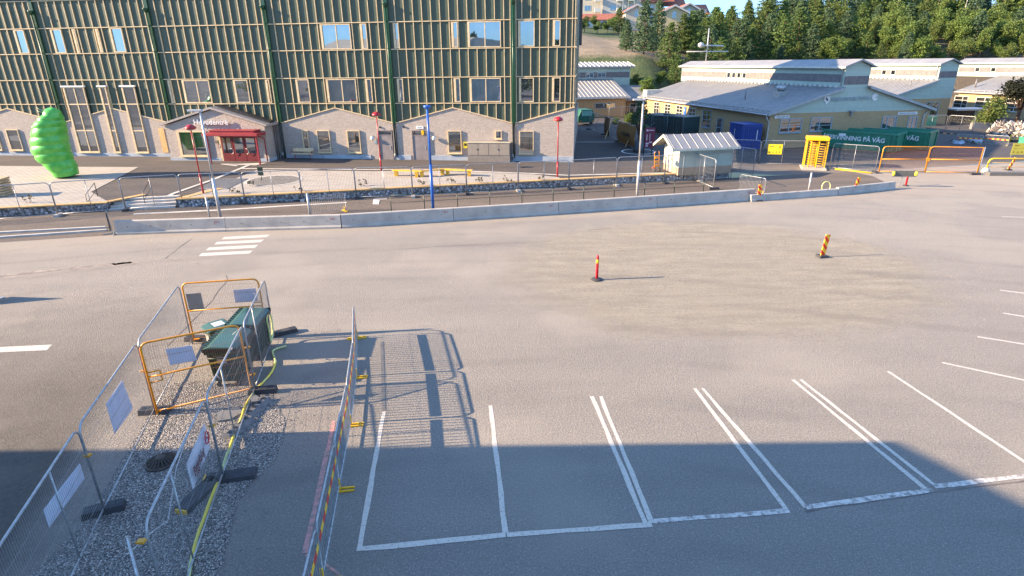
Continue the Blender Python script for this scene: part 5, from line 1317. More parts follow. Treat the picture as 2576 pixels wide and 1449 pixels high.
# ============================================================ LAMPS, POSTS, MARKERS
def lamp(P, top, mat, kind, label, lean=(0, 0)):
    S = empty('street_lamp', P, 0, label, 'street lamp', 'street lamps'); h = top - P.z
    if kind == 'cap':
        MB().tube([(0, 0, 0), (0, 0, h * .28)], .065, 8).tube([(0, 0, h * .28), (0, 0, h - .25)], .042, 8).lathe((0, 0, h * .27), [(.08, 0), (.08, .08)], 8).build('pole', mat, S)
        hd = MB().lathe((0, 0, h - .3), [(.05, 0), (.11, .05), (.34, .12), (.32, .2), (.22, .3), (.12, .36)], 14).build('lamp_head', mat, S)
        MB().lathe((0, 0, h - .27), [(.06, -.03), (.2, .03), (.28, .05)], 12).build('lens', FRAMEW, hd)
    elif kind == 'spot':
        MB().tube([(0, 0, 0), (0, 0, h * .45)], .09, 10).tube([(0, 0, h * .45), (0, 0, h - .2)], .065, 10).build('pole', mat, S)
        MB().lathe((0, 0, h - .22), [(.07, 0), (.2, .1), (.22, .2), (.12, .22)], 12).build('lamp_head', mat, S)
    else:
        MB().tube([(0, 0, 0), (0, 0, h * .4)], .085, 10).tube([(0, 0, h * .4), (0, 0, h)], .055, 10).build('pole', mat, S)
        MB().box(-.62, .12, -.12, .12, h - .02, h + .08).build('lamp_head', M('lamp_head_grey', (.5, .5, .5), .4), S, bev=.02)
    return S
for k, f, t, l in (('d1', (795, 1045), (640, 275), 'red lamp post with cap head left of the entrance'), ('c2', (612, 1030), (580, 680), 'red lamp post with cap head between the two grey doors'), ('c2', (1675, 1070), (1675, 710), 'red lamp post with cap head near the right corner of the brick base')):
    P = gz(q(k, *f)); lamp(P, hp(P, q(k, *t)), RED, 'cap', l)
P = gp(q('c2', 925, 1268)); lamp(P, hp(P, q('c2', 885, 635)), BLUE, 'spot', 'tall blue lamp post behind the concrete barriers')
P = gp(q('c3', 521, 1350)); lamp(P, hp(P, q('c3', 570, 680)), GUT, 'arm', 'pale street lamp between the building corner and the shed')
P = gp(q('d1', 992, 1345)); lamp(P, hp(P, q('d1', 752, 110)), GUT, 'arm', 'silver street lamp in front of the entrance')
P = gp(q('d1', 870, 1342)); tag(MB().tube([P, P + Vector((0, 0, 1.32))], .05, 8).build('short_post', GUT), 'short pale post left of the silver street lamp', 'post')
P = gp(q('d3', 1332, 1295)); tag(MB().tube([P, P + Vector((0, 0, 1.3))], .055, 8).build('short_post', GUT), 'short pale post alone on the tarmac right of the shed', 'post')
# road markers
def bollard(P, label):
    S = empty('flexible_bollard', P, 0, label, 'bollard')
    MB().lathe((0, 0, 0), [(.24, 0), (.22, .04), (.08, .07)], 14).build('base', RUBBER, S)
    MB().lathe((0, 0, .06), [(.055, 0), (.055, .92), (.035, .97)], 12).build('post', M('signal_red', (.62, .015, .03), .4), S)
    MB().lathe((0, 0, .7), [(.058, 0), (.058, .16)], 12).build('reflective_ring', YELLOW, S)
    return S
bollard(gp(q('e1', 1962, 1052)), 'round red bollard with yellow ring on the gravel oval')
def chev():
    m, nt, bs = nmat('marker_stripes'); v = coords(nt); X, Y, Z = sep(nt, v)
    f = math2(nt, 'LESS_THAN', math2(nt, 'FRACT', math2(nt, 'DIVIDE', math2(nt, 'ADD', Z, math2(nt, 'MULTIPLY', X, .9)), .32)), .5)
    nt.links.new(mix(nt, f, (.88, .5, .02), (.75, .035, .012)), bs.inputs['Base Color']); bs.inputs['Roughness'].default_value = .35
    return m
CHEV = chev()
def marker(P, rz, tilt, label, group='striped road markers'):
    S = empty('road_marker', P, rz, label, 'road marker', group)
    MB().extr([(-.22, -.18, 0), (.22, -.18, 0), (.18, -.14, .1), (-.18, -.14, .1)], (0, .34, 0)).build('base', RUBBER, S)
    b = MB().box(-.105, .105, -.02, .02, 0, .95).build('board', CHEV, S); b.location = (0, 0, .08); b.rotation_euler = (0, tilt, 0)
    return S
marker(gp(q('F', 2068, 647)), R(10), R(6), 'striped red and yellow road marker on the far part of the gravel oval')
marker(gp(q('d3', 578, 1425)), R(5), R(0), 'striped road marker at the joint of the concrete barriers by the shed')
marker(gp(q('d3', 2020, 1305)), R(10), R(12), 'striped road marker leaning in front of the last concrete barrier')
marker(gp(q('d4', 2335, 960), .0), R(10), R(24), 'striped road marker tipped over behind the low orange rail')
P = gp(q('d4', 655, 1215)); S = empty('sign_trestle', P, R(-8), 'small dark sign seen edge on with yellow lamps at the end of the barriers', 'sign stand')
MB().box(-.45, 1.05, -.04, .04, .72, 1.12).build('board', M('sign_back', (.12, .12, .11), .5), S)
MB().beam((.1, 0, 0), (.3, 0, 1.15), .05, .05).build('leg', STEEL, S)
for x in (-.4, 1.0): MB().lathe((x, -.06, .8), [(.08, 0), (.1, .1), (.1, .2), (.05, .28)], 10).build('lamp', M('lamp_yellow', (.85, .75, .05), .3), S)
P = gp(q('d4', 790, 1195)); S = empty('red_bollard', P, 0, 'short red post standing under the small dark sign', 'bollard')
MB().lathe((0, 0, 0), [(.06, 0), (.06, .8), (.1, .84), (.1, .92), (.02, .95)], 10).build('post', MATS['signal_red'], S); MB().lathe((0, 0, 0), [(.2, 0), (.18, .05)], 10).build('base', RUBBER, S)
# sign on a stand at the left end of the barriers
P = gp(q('d6', 1165, 1385)); S = empty('sign_stand', P, R(123), 'road sign on a steel stand seen edge on at the left end of the barriers', 'sign stand')
MB().box(-.35, .35, -.02, .02, .25, 1.15).build('board', BLACK, S)
MB().beam((0, -.05, 0), (0, -.02, 1.2), .05, .05).beam((-.45, -.1, .03), (.45, -.1, .03), .06, .05).beam((0, -.5, .03), (0, .4, .03), .06, .05).build('stand', STEEL, S)
MB().box(-.3, .3, .021, .028, .3, .55).build('plate', YELLOW, S)
# ---- concrete road barriers
CBF = [(290, 592), (568, 583), (858, 575), (1140, 557), (1404, 540), (1651, 523), (1898, 505)]
pts = [gp(p) for p in CBF]; p9 = [gp(q('d3', 460, 1440)), gp(q('d3', 1775, 1345)), gp(q('d4', 625, 1250))]
def cbarrier(A, B, label, h=.72, w_=.44, red=False, marks=True):
    an = math.atan2((B - A).y, (B - A).x); L = (B - A).length
    S = empty('concrete_barrier', A, an, label, 'concrete barrier', 'concrete road barriers in a row')
    hw = w_ / 2; pr = [(-hw, 0), (-hw, .1), (-hw * .72, .18), (-hw * .55, h - .03), (-hw * .42, h), (hw * .42, h), (hw * .55, h - .03), (hw * .72, .18), (hw, .1), (hw, 0)]
    m = MB().extr([(.012, y, z) for y, z in pr], (L - .024, 0, 0)); m.build('body', CONC, S)
    y = -hw * .66
    r2 = random.Random(int(A.x * 10)); m = MB()
    for i in range(5): x = L * (.12 + .19 * i + r2.uniform(-.03, .03)); m.tube([(x, y - .03, .42), (x, y + .05, .42)], .02, 8)
    m.build('bolt_holes', BLACK, S)
    if marks: 
        mk = text('stencil', 'BET', .16, M('stencil_red', (.42, .1, .08), .8), S, (L - .55, -hw * .6 - .012, h - .25), (R(84), 0, 0), .001)
    return S
loc_ = ['first at the left end', 'behind the left half of the crossing bars', 'below the slanted crowd barrier', 'in front of the blue lamp post', 'in the middle of the yard edge', 'in front of the pale street lamp']
pw = [Vector((p.x, p.y + .22, 0)) for p in pts]
for i in range(6): cbarrier(pw[i], pw[i + 1], 'grey concrete road barrier, ' + loc_[i])
pq = [Vector((p.x, p.y + .2, 0)) for p in p9]
cbarrier(pq[0], pq[1], 'lower concrete barrier right of the striped marker', .42, .4, marks=False); cbarrier(pq[1], pq[2], 'last low concrete barrier with its end facing the yard', .5, .4, marks=False)
# dark green handrail fence behind the barriers
HP = [gp(q('e1', x, y)) for x, y in ((160, 458), (452, 440), (742, 424), (1024, 407), (1305, 392), (1578, 376), (1845, 360), (2112, 345), (2378, 330))]
HP.append(HP[-1] + (HP[-1] - HP[-2])); HP.append(HP[-1] + (HP[-1] - HP[-3]) * .5)
S = empty('railing', (0, 0, 0), 0, 'long dark green pipe railing behind the concrete barriers', 'railing')
DG = M('railing_green', (.012, .035, .022), .4)
for P in HP: MB().tube([P, P + Vector((0, 0, 1.02))], .026, 6).build('post', DG, S)
MB().tube([P + Vector((0, 0, 1.0)) for P in HP], .022, 6).build('top_rail', DG, S)
MB().tube([P + Vector((0, 0, .55)) for P in HP], .016, 6).build('mid_rail', DG, S)
# slab/manhole plate, coiled yellow hose piece
P = [gp(q('e1', x, y)) for x, y in ((0, 352), (55, 355), (48, 390), (-5, 388))]
S = tag(MB().extr([(p.x, p.y, .008) for p in P], (0, 0, .02)).build('cover_plate', WHITE), 'pale rectangular plate lying by the kerb line', 'plate')
P = gp(q('d3', 1600, 1285)); tag(MB().tube([(P.x + .28 * math.cos(R(a)), P.y + .03 * math.sin(R(a)) + .1, .33 + .32 * math.sin(R(a))) for a in range(0, 361, 20)], .035, 6, cap=False).build('hose_coil', M('pale_yellow', (.6, .58, .25), .5)), 'pale yellow hose coil leaning behind the low concrete barrier', 'hose')

# ---- yellow angular bench on the paving
S = empty('angled_bench', (0, 0, 0), 0, 'long zigzag bench of yellow timber on the white paving', 'bench')
bp = [gz(q('e1', x, y)) for x, y in ((175, 140), (430, 150), (620, 132), (870, 145))]
TM = M('bench_timber', (.5, .33, .19), .7, 0, (.4, .25, .13), 6); YF = M('bench_yellow', (.85, .48, .02), .5)
for a, b in zip(bp, bp[1:]):
    z = .5 * (a.z + b.z) + .45
    MB().beam((a.x, a.y, z), (b.x, b.y, z), .42, .06).build('seat', TM, S); MB().beam((a.x, a.y - .22, z), (b.x, b.y - .22, z), .03, .09).build('edge', YF, S)
for i, (x, y) in enumerate(((205, 140), (385, 150), (430, 148), (610, 130), (655, 130), (845, 142))):
    P = gz(q('e1', x, y)); MB().box(P.x - .13, P.x + .1, P.y - .18, P.y + .16, P.z - .05, P.z + .42).build('leg', YF, S)
# stacked planks far left
P = gz(q('d6', -60, 990)); S = empty('timber_stack', P, R(12), 'stack of raw timber planks at the left edge of the paving', 'timber stack')
for k in range(7):
    MB().box(-2.5, .9 - .02 * (k % 3), -.5, .5, .05 + k * .16, .17 + k * .16).build('plank_layer', PALLET, S)
# signpost in the round gravel bed, small plants on the paving
P = gz(q('d1', 1455, 900)); S = empty('bed_sign', P, 0, 'small dark signboard on a post in the round gravel bed', 'sign')
MB().tube([(0, 0, 0), (0, 0, .4)], .03, 6).build('post', GREENP, S); MB().box(-.18, .18, -.03, .03, .38, .95).build('board', DG, S)
r_ = random.Random(11)
for i, (k, x, y, l) in enumerate((('e1', 420, 232, 'left of the blue post'), ('e1', 690, 215, 'right of the blue post'), ('e1', 940, 205, 'in front of the bench end'), ('e1', 1180, 192, 'right of the bench end'), ('e1', 1480, 180, 'left of the third red lamp'), ('c2', 490, 1125, 'above the fence foot with yellow cap'), ('c2', 110, 1158, 'left of the slanted barrier'), ('d6', 320, 1060, 'below the caterpillar'), ('d1', 1160, 1050, 'right of the silver lamp'), ('d1', 1330, 965, 'beside the round gravel bed'))):
    P = gz(q(k, x, y)); m = MB(); st = MB()
    for j in range(5):
        dx, dy, h = r_.uniform(-.3, .3), r_.uniform(-.2, .2), r_.uniform(.15, .4)
        st.tube([(dx * .4, dy, 0), (dx, dy, h)], .008, 4)
        for _ in range(9):
            c = Vector((dx, dy, h)) + Vector((r_.uniform(-.08, .08), r_.uniform(-.08, .08), r_.uniform(-.1, .05))); a = Vector((r_.uniform(-1, 1), r_.uniform(-1, 1), r_.uniform(-.3, 1))) * .05; b = a.orthogonal() * .8
            m.add([c - a, c + b, c + a, c - b], [(0, 1, 2, 3)])
    S = empty('seedling', P, 0, 'low dry seedling planted along the wall, ' + l, 'plant', 'seedlings on the white paving'); st.build('stem', BARK, S); m.build('leaves', M('dry_leaf', (.16, .09, .05), .8, 0, (.07, .09, .03), 20), S)

# ============================================================ CATERPILLAR
c0 = gz(q('d6', 700, 795)); S = empty('caterpillar_sculpture', c0, 0, 'giant glossy green caterpillar sculpture standing upright on the white paving', 'sculpture')
def cpt(x, y): p = wp(q('d6', x, y), c0, FU); return Vector((p.x - c0.x, p.y - c0.y, p.z - c0.z))
# left / right outline points of the figure, bottom to top
seg = [((600, 790), (805, 765)), ((560, 735), (790, 705)), ((510, 672), (765, 648)), ((455, 625), (738, 590)), ((412, 575), (722, 530)), ((385, 515), (705, 475)), ((370, 455), (692, 425)), ((362, 395), (676, 372)), ((358, 335), (665, 322)), ((362, 275), (658, 272)), ((378, 222), (650, 225)), ((415, 178), (642, 182)), ((462, 140), (636, 150)), ((470, 105), (625, 118)), ((488, 78), (600, 90)), ((525, 64), (560, 68))]
nr = 28; rings = []; prof_ = []
for l, r in seg: a, b = cpt(*l), cpt(*r); prof_.append(((a + b) / 2, (b - a).length / 2, (b - a).normalized()))
m = MB(); N = 96; vs = []
for i in range(N):
    t = i / (N - 1) * (len(prof_) - 1); k = min(int(t), len(prof_) - 2); f = t - k
    c = prof_[k][0].lerp(prof_[k + 1][0], f); r = prof_[k][1] * (1 - f) + prof_[k + 1][1] * f; ax = prof_[k][2].lerp(prof_[k + 1][2], f).normalized()
    ph = (t - 1.0) / 1.62
    rib = 1.0
    if 1.0 < t < 12.2: rib = .94 + .085 * abs(math.sin(math.pi * ph)) ** .6
    if t >= 12.2: rib = 1.0
    # slight pinch at the neck
    dv = Vector((-ax.y, ax.x, 0)); dv = Vector((0.12, 1, 0)).normalized()
    for j in range(nr):
        a = 2 * math.pi * j / nr; lob = 1 + .05 * math.sin(3 * a + .6 * t) * (1 if 1 < t < 12 else 0)
        vs.append(c + ax * math.cos(a) * r * .95 * rib * lob + dv * math.sin(a) * r * .9 * rib * lob + Vector((0, 0, .03 * math.sin(a * 2 + t))))
fs = [(i * nr + j, i * nr + (j + 1) % nr, (i + 1) * nr + (j + 1) % nr, (i + 1) * nr + j) for i in range(N - 1) for j in range(nr)] + [tuple(range(nr))[::-1], tuple((N - 1) * nr + j for j in range(nr))]
m.add(vs, fs, 0, True); m.build('body', CATG, S)
m = MB()
for i, (x, y) in enumerate(((372, 265), (370, 345), (385, 430), (405, 525), (455, 610), (505, 665))):
    c = cpt(x, y); m.lathe(c + Vector((.2, -.35, -.2)), [(.02, 0), (.15, .05), (.2, .18), (.15, .31), (.02, .36)], 12)
m.build('feet', CATG, S)
a = cpt(458, 105); MB().tube([a, a + Vector((-.35, -.1, .25))], .012, 4).tube([a + Vector((0, 0, -.1)), a + Vector((-.4, -.1, .05))], .012, 4).build('antennae', M('pale_green', (.6, .75, .5), .5), S)

# ============================================================ COURTYARD BITS
cf = [gz(q('d2', x, y)) for x, y in ((318, 828), (480, 885), (640, 962), (845, 1040))]
cl = ['left of the green trailer cart', 'with the brown hanging sheet', 'with the BYGGFIX banner']
for i in range(3): fence(cf[i], cf[i + 1], 'site fence panel in the courtyard ' + cl[i], 'fence panels in the courtyard', base=0)
for P, l in zip(cf, ('left end of the courtyard fence', 'second post of the courtyard fence', 'third post of the courtyard fence', 'banner post')): foot(P, R(0), 'black rubber foot under the ' + l, 'courtyard fence feet')
def cloth(A, B, z0, z1, mat, name, label, sag=.15):
    A, B = Vector(A), Vector(B); n = 12; vs = []; d = (B - A).normalized(); nn = Vector((d.y, -d.x, 0))
    for i in range(n + 1):
        for j in range(7):
            t, s = i / n, j / 6; p = A.lerp(B, t); off = sag * math.sin(t * 9) * .3 + sag * math.sin(math.pi * s)
            vs.append((p.x + nn.x * (off + .06), p.y + nn.y * (off + .06), p.z + z0 + (z1 - z0) * s - (.06 * math.sin(math.pi * t) if j == 6 else 0)))
    fs = [(i * 7 + j, (i + 1) * 7 + j, (i + 1) * 7 + j + 1, i * 7 + j + 1) for i in range(n) for j in range(6)]
    return tag(MB().add(vs, fs, 0, True).build(name, mat), label, 'tarpaulin')
BRN = M('brown_cloth', (.28, .16, .08), .8, 0, (.2, .11, .05), 2); TAN = M('tan_banner', (.42, .23, .08), .7, 0, (.34, .17, .06), 1.5)
d = (cf[3] - cf[2]); o = cloth(cf[2], cf[3] - d * .02, .05, 1.95, TAN, 'banner', 'tan BYGGFIX banner bulging on the courtyard fence', .25)
ang = math.atan2(d.y, d.x); n_ = Vector((d.y, -d.x, 0)).normalized()
tP = cf[2] + d * .12 + n_ * .34 + Vector((0, 0, .85))
text('print', 'BYGGFIX', .42, BLACK, o, tP, (R(90), 0, ang), .004, 'LEFT', d.length * .7, .01)
d = (cf[1] - cf[0])
d2_ = cf[2] - cf[1]; cloth(cf[1] + d2_ * .1, cf[1] + d2_ * .45, .1, 1.95, BRN, 'hanging_sheet', 'brown sheet hanging from the courtyard fence')
for (x0, y0, x1, y1, l) in ((490, 930, 560, 790, 'left of the banner'), (710, 1020, 815, 860, 'in front of the banner')):
    A = gz(q('d2', x0, y0)); B = gz(q('d2', x1, y0 - 25)) + Vector((.0, .6, 1.6)); tag(MB().beam(A, B, .07, .07).build('timber_brace', WOODY), 'slanting yellow timber brace ' + l, 'brace', 'timber braces at the fence')
# trailer cart
P = gz(q('d2', 255, 775)); S = empty('utility_trailer', P, R(12), 'dark green utility trailer with light top parked by the low wing', 'trailer')
m = MB().extr([(-.95, -1.2, .35), (-1.1, -1.2, 1.1), (-.75, -1.2, 1.9), (.75, -1.2, 1.9), (1.1, -1.2, 1.1), (.95, -1.2, .35)], (0, 2.6, 0)); m.build('body', M('trailer_green', (.015, .12, .07), .4), S, bev=.08)
MB().box(-.65, .65, -1.24, -1.19, 1.15, 1.75).build('hatch', M('trailer_light', (.2, .45, .35), .4), S)
for x in (-.95, .95): MB().tube([(x - .1, -.1, .32), (x + .1, -.1, .32)], .32, 16).build('wheel', RUBBER, S)
for x in (-.8, .8): MB().box(x - .1, x + .1, -1.26, -1.2, .5, .62).build('tail_light', ORANGE, S)
MB().tube([(-.9, -.5, .4), (-2.6, -.9, .42), (-3.2, -1.0, .35)], .06, 6).build('drawbar', M('red_bar', (.25, .05, .05), .5), S)
# tarps in front of the container
a, b = gz(q('d2', 1100, 885)), gz(q('d2', 1322, 892)); TARP = M('dark_tarp', (.03, .06, .065), .5, 0, (.02, .04, .045), 1)
cloth(a, b, .1, hp(a, q('d2', 1115, 652)) - a.z, TARP, 'tarpaulin', 'dark green tarpaulin hung in front of the site container', .12)
tag(MB().beam(gz(q('d2', 930, 850)) + Vector((0, -.5, .4)), gz(q('d2', 1100, 860)) + Vector((0, -.6, 1.7)), .25, .06).build('ramp_board', M('slate_board', (.09, .12, .13), .6)), 'sloping grey board against the site container', 'board')
# mesh panels seen behind the banner, by the wing
a, b, c = gz(q('d2', 528, 760)), gz(q('d2', 665, 765)), gz(q('d2', 800, 770))
A_ = wp(q('d2', 528, 760), a, HG); fence(a, a + HG * 3.4, 'pale mesh panel in front of the low brick wing', 'mesh panels by the low wing'); fence(a + HG * 3.5, a + HG * 6.9, 'pale mesh panel in front of the glazed link', 'mesh panels by the low wing')
a = gz(q('d2', 985, 880)); fence(a, a + Vector((3.0, -1.6, 0)), 'mesh panel between the maroon sign and the tarpaulin', 'mesh panels by the shed front')
# maroon sign
P = gz(q('g1', 1555, 1345)); P2 = gz(q('g1', 1385, 1345)); S = empty('maroon_sign', P2, 0, 'maroon information sign with white symbols on two posts by the young tree', 'sign')
w_ = (P - P2).length + .25
for x in (0, w_ - .1): MB().box(x, x + .07, 0, .07, 0, 2.1 if x == 0 else .9).build('post', BLACK, S)
b_ = MB().box(.04, w_ + .1, -.04, -.002, .72, 2.35).build('board', M('maroon', (.13, .015, .045), .5), S)
m = MB().box(.35, w_, -.045, -.042, 2.1, 2.17).box(.14, .3, -.045, -.042, 2.05, 2.2).box(.18, .24, -.045, -.042, 1.3, 1.8).box(w_ * .55, w_ * .62, -.045, -.042, 1.3, 1.85).box(w_ * .55, w_ * .85, -.045, -.042, 1.1, 1.22).box(.14, .34, -.045, -.042, .8, .96).box(.14, .4, -.045, -.042, 1.0, 1.12)
m.build('symbols', M('pink_white', (.6, .5, .55), .5), b_)
# yellow sack truck beside the shed, red roll at its foot
P = gz(q('d2', 1050, 1285)); S = empty('sack_truck', P, R(20), 'orange sack truck leaning on the shed gable', 'hand truck')
for x in (-.2, .2): MB().tube([(x, 0, .15), (x, .15, 1.35), (x * .7, .1, 1.45)], .025, 6).build('rail', ORANGE, S)
for z in (.35, .65, .95): MB().box(-.2, .2, .03, .1, z, z + .16).build('crossbar', ORANGE, S)
for x in (-.24, .24): MB().tube([(x - .04, 0, .13), (x + .04, 0, .13)], .13, 12).build('wheel', RUBBER, S)
P = gz(q('d2', 1018, 1268)); tag(MB().tube([(P.x, P.y - .06, P.z + .13), (P.x, P.y + .06, P.z + .13)], .13, 14).build('hose_reel', M('faded_red', (.5, .1, .08), .5)), 'small red reel on the ground left of the shed', 'reel')
# rubbish, tape, rock pile, right background
r_ = random.Random(4)
m = MB()
for i in range(26):
    P = gp(q('e4', r_.uniform(690, 1150), r_.uniform(480, 545)), .15); s_ = r_.uniform(.1, .35)
    m.obox((P.x, P.y, .15 + s_ * .5), (s_, r_.uniform(-.1, .1), r_.uniform(-.1, .1)), (0, s_ * .7, .1), (.05, -.1, s_ * .5), r_.choice((0, 0, 1, 2)))
S = m.build('debris_pile', [M('pale_plastic', (.4, .5, .62), .4), BLACK, M('grey_plastic', (.25, .3, .35), .5)]); S['kind'] = 'stuff'; tag(S, 'heap of crumpled pale plastic and black scrap behind the right gate leaf', 'debris')
def rocks(name, pts, n, smin, smax, mats, label, hgt=.8):
    m = MB()
    for i in range(n):
        a = r_.random(); P = pts[0].lerp(pts[1], a); dx = r_.gauss(0, .8); P = P + Vector((dx * .4, dx, 0)); s_ = r_.uniform(smin, smax)
        vs = [Vector((v.x * r_.uniform(.7, 1.3), v.y * r_.uniform(.7, 1.3), v.z * r_.uniform(.5, 1))) * s_ + P + Vector((0, 0, r_.uniform(0, hgt) * math.exp(-abs(dx)))) for v in ico]
        m.add(vs, icf, r_.randrange(len(mats)))
    o = m.build(name, mats); o['kind'] = 'stuff'; return tag(o, label, 'rocks')
RK = [M('sunny_rock', (.42, .36, .3), .9), M('pale_rock', (.5, .44, .38), .9), M('dark_rock', (.14, .12, .11), .9)]
rocks('rock_pile', [gp(q('e4', 1430, 330), .3), gp(q('e4', 2300, 350), .3)], 420, .12, .42, RK, 'pile of sunlit blasted rock and soil at the right edge', 1.6)
tag(MB().add([(p.x, p.y, .16) for p in [gp(q('e4', x, y), .15) for x, y in ((880, 300), (960, 282), (1500, 300), (1500, 370), (1240, 345))]], [(0, 1, 2, 3, 4)]).build('sand_spread', RK[0]), 'thin strip of sunlit sand left of the rock pile', 'sand')
bpy.context.view_layer.update()
# black and yellow tape strung across the yard
m = MB(); A = gp(q('d4', 985, 420), .1) + Vector((0, 0, 1.0)); 
T = [wp(q('d4', 980 + i * 53, 352 + i * 7.3 + 5 * math.sin(i)), gp(q('d4', 980, 430), .1), (1, -.35)) for i in range(17)]
for i in range(16): m.add([T[i], T[i + 1], T[i + 1] + Vector((0, 0, .14)), T[i] + Vector((0, 0, .14))], [(0, 1, 2, 3)], i % 2)
tag(m.build('warning_tape', [BLACK, M('tape_orange', (.6, .3, .1), .5)]), 'black and orange warning tape strung behind the skips', 'tape')
a = gp(q('d4', 905, 385), .1); tag(MB().tube([a, a + Vector((0, 0, 1.3))], .05, 6).tube([a + Vector((.7, 0, 0)), a + Vector((.7, 0, 1.3))], .05, 6).box(a.x - .1, a.x + .8, a.y - .05, a.y + .05, 1.25, 1.5).build('tape_stand', M('stand_metal', (.3, .22, .2), .6)), 'dark stand where the warning tape starts', 'stand')
a = gp(q('d4', 1000, 325), .1); tag(MB().obox((a.x + 1.2, a.y + 1, .75), (1.1, .1, 0), (-.03, .5, 0), (0, 0, .55)).obox((a.x + 1.2, a.y + 1, 1.36), (1.16, .1, 0), (-.05, .56, 0), (0, 0, .05)).build('green_bin', M('mint_lid', (.12, .38, .2), .45)), 'low green lidded box behind the skips', 'box')
a = gp(q('d4', 1390, 395), .1); fence(a, a + Vector((1.3, -2.4, 0)), 'mesh panel leaning open behind the skips', 'mesh panels behind the skips'); fence(a + Vector((-3.4, .4, 0)), a + Vector((-.1, 0, 0)), 'mesh panel left of the leaning one behind the skips', 'mesh panels behind the skips')
a = gp(q('e4', 1770, 840), .05); S = notice((a.x, a.y, .55), R(-6), 1.35, .95, 'faded yellow site notice on a post at the right edge', M('faded_notice', (.45, .4, .05), .5))
MB().tube([(.1, .03, -.5), (.1, .03, .9)], .03, 6).build('post', STEEL, S)
# small site machine and bin at the right edge
a = gp(q('e4', 1900, 520), .1); S = empty('site_trolley', a, R(-5), 'yellow tubular site trolley beside the rock pile', 'trolley')
MB().tube([(-.6, 0, .1), (-.6, 0, .9), (1.1, 0, .9), (1.1, 0, .1)], .06, 8).tube([(-.6, 0, .5), (1.1, 0, .5)], .05, 8).build('frame', YELLOW, S); MB().box(-.5, 1.0, -.2, .3, .1, .4).build('tray', M('tray_black', (.03, .03, .03), .5), S)
a = gp(q('e4', 2000, 580), .1); tag(MB().obox((a.x + .5, a.y, .5), (.5, 0, 0), (0, .4, 0), (0, 0, .45)).obox((a.x + .5, a.y, .99), (.55, 0, 0), (0, .45, 0), (0, 0, .04)).build('green_bin', M('mint_bin', (.05, .3, .17), .45)), 'small mint green bin at the right edge above the faded notice', 'bin')
# retaining wall and low shelter in front of hall three
a, b = gp(q('g7', 590, 800), .2), gp(q('g7', 1660, 790), .2)
tag(MB().extr([(a.x, a.y, -.2), (b.x + 6, b.y, -.2), (b.x + 6, b.y, 1.25), (a.x, a.y, 1.0)], (0, .4, 0)).build('retaining_wall', M('grey_wall', (.2, .19, .19), .9, 0, (.14, .13, .13), 1)), 'long grey retaining wall behind the rock pile', 'wall')
a = gp(q('g7', 200, 690), .2); S = empty('bike_shelter', a, R(8), 'low dark shelter with flat roof beside the middle hall', 'shelter')
MB().box(0, 5, 0, 2.4, 1.75, 1.95).build('roof', GUT, S); MB().box(.1, 4.9, 2.2, 2.3, .0, 1.75).build('back_wall', BLACK, S)
for x in (.1, 2.5, 4.8): MB().box(x, x + .1, .05, .15, 0, 1.75).build('post', BLACK, S)

# ============================================================ FOREGROUND ENCLOSURE
fl = [Vector((-6.85, 5.5, 0)), Vector((-7.96, 9.08, 0)), Vector((-8.98, 12.62, 0)), Vector((-10.05, 16.55, 0))]
gF = 'steel mesh panels round the wheeled bins'
fence(fl[1], fl[0] + (fl[0] - fl[1]) * .0, 'steel mesh panel at the bottom left corner with a white sheet', gF, meshes=PMN)
fence(fl[1], fl[2], 'steel mesh panel beside the road with a white and pink sheet', gF, meshes=(PMN[0], PMN[1], None))
fence(fl[2], fl[3], 'steel mesh panel between the two orange gates on the road side', gF, meshes=(PMN[0], PMN[1], None))
frr = [Vector((-7.62, 16.95, 0)), Vector((-6.87, 13.62, 0)), Vector((-6.12, 10.1, 0)), Vector((-5.3, 6.6, 0))]
fence(frr[1], frr[0], 'steel mesh panel beside the rear wheeled bin with the yellow hose', gF, meshes=PMN)
fence(frr[2], frr[1], 'steel mesh panel beside the front wheeled bin', gF, meshes=PMN)
fence(frr[3], frr[2], 'steel mesh panel carrying the sign board at the bottom of the picture', gF, meshes=PMN)
fence(Vector((-5.5, 6.5, 0)), Vector((-3.35, 3.85, 0)), 'last steel mesh panel at the bottom edge tied with an orange clamp', gF, meshes=PMN)
foot(Vector((-8.0, 9.12, 0)), R(24), 'black fence foot in the gravel at the lower left', 'black fence feet round the bins')
foot(Vector((-9.0, 12.62, 0)), R(4), 'black fence foot under the hinge post of the near orange gate', 'black fence feet round the bins')
foot(Vector((-10.0, 16.75, 0)), R(-3), 'black fence foot under the far orange gate at the left', 'black fence feet round the bins')
foot(Vector((-9.35, 16.6, 0)), R(-3), 'second black fence foot left of the small bin', 'black fence feet round the bins')
foot(Vector((-7.35, 17.2, 0)), R(35), 'black fence foot behind the rear bin', 'black fence feet round the bins')
f_ = foot(Vector((-6.65, 13.55, 0)), R(8), 'black fence foot with yellow end right of the near orange gate', 'black fence feet round the bins')
def bigfoot(P, an, label):
    S = empty('long_ballast_block', P, an, label, 'ballast block', 'long perforated fence feet')
    m = MB().extr([(-.5, -.15, 0), (.5, -.15, 0), (.48, -.13, .1), (-.48, -.13, .1)], (0, .3, 0))
    for i in range(6): x = -.42 + i * .165; m.box(x - .035, x + .035, -.1, -.02, .1005, .103, 1).box(x - .035, x + .035, .05, .12, .1005, .103, 1)
    m.build('block', [RUBBER, BLACK], S, bev=0); MB().box(-.535, -.505, -.12, .12, .01, .1).build('end_cap', YELLOW, S); return S
bigfoot(Vector((-5.95, 10.08, 0)), R(12), 'long black perforated foot across the fence line in the shade')
bigfoot(Vector((-6.35, 9.55, 0)), R(78), 'long black perforated foot with yellow end along the fence')
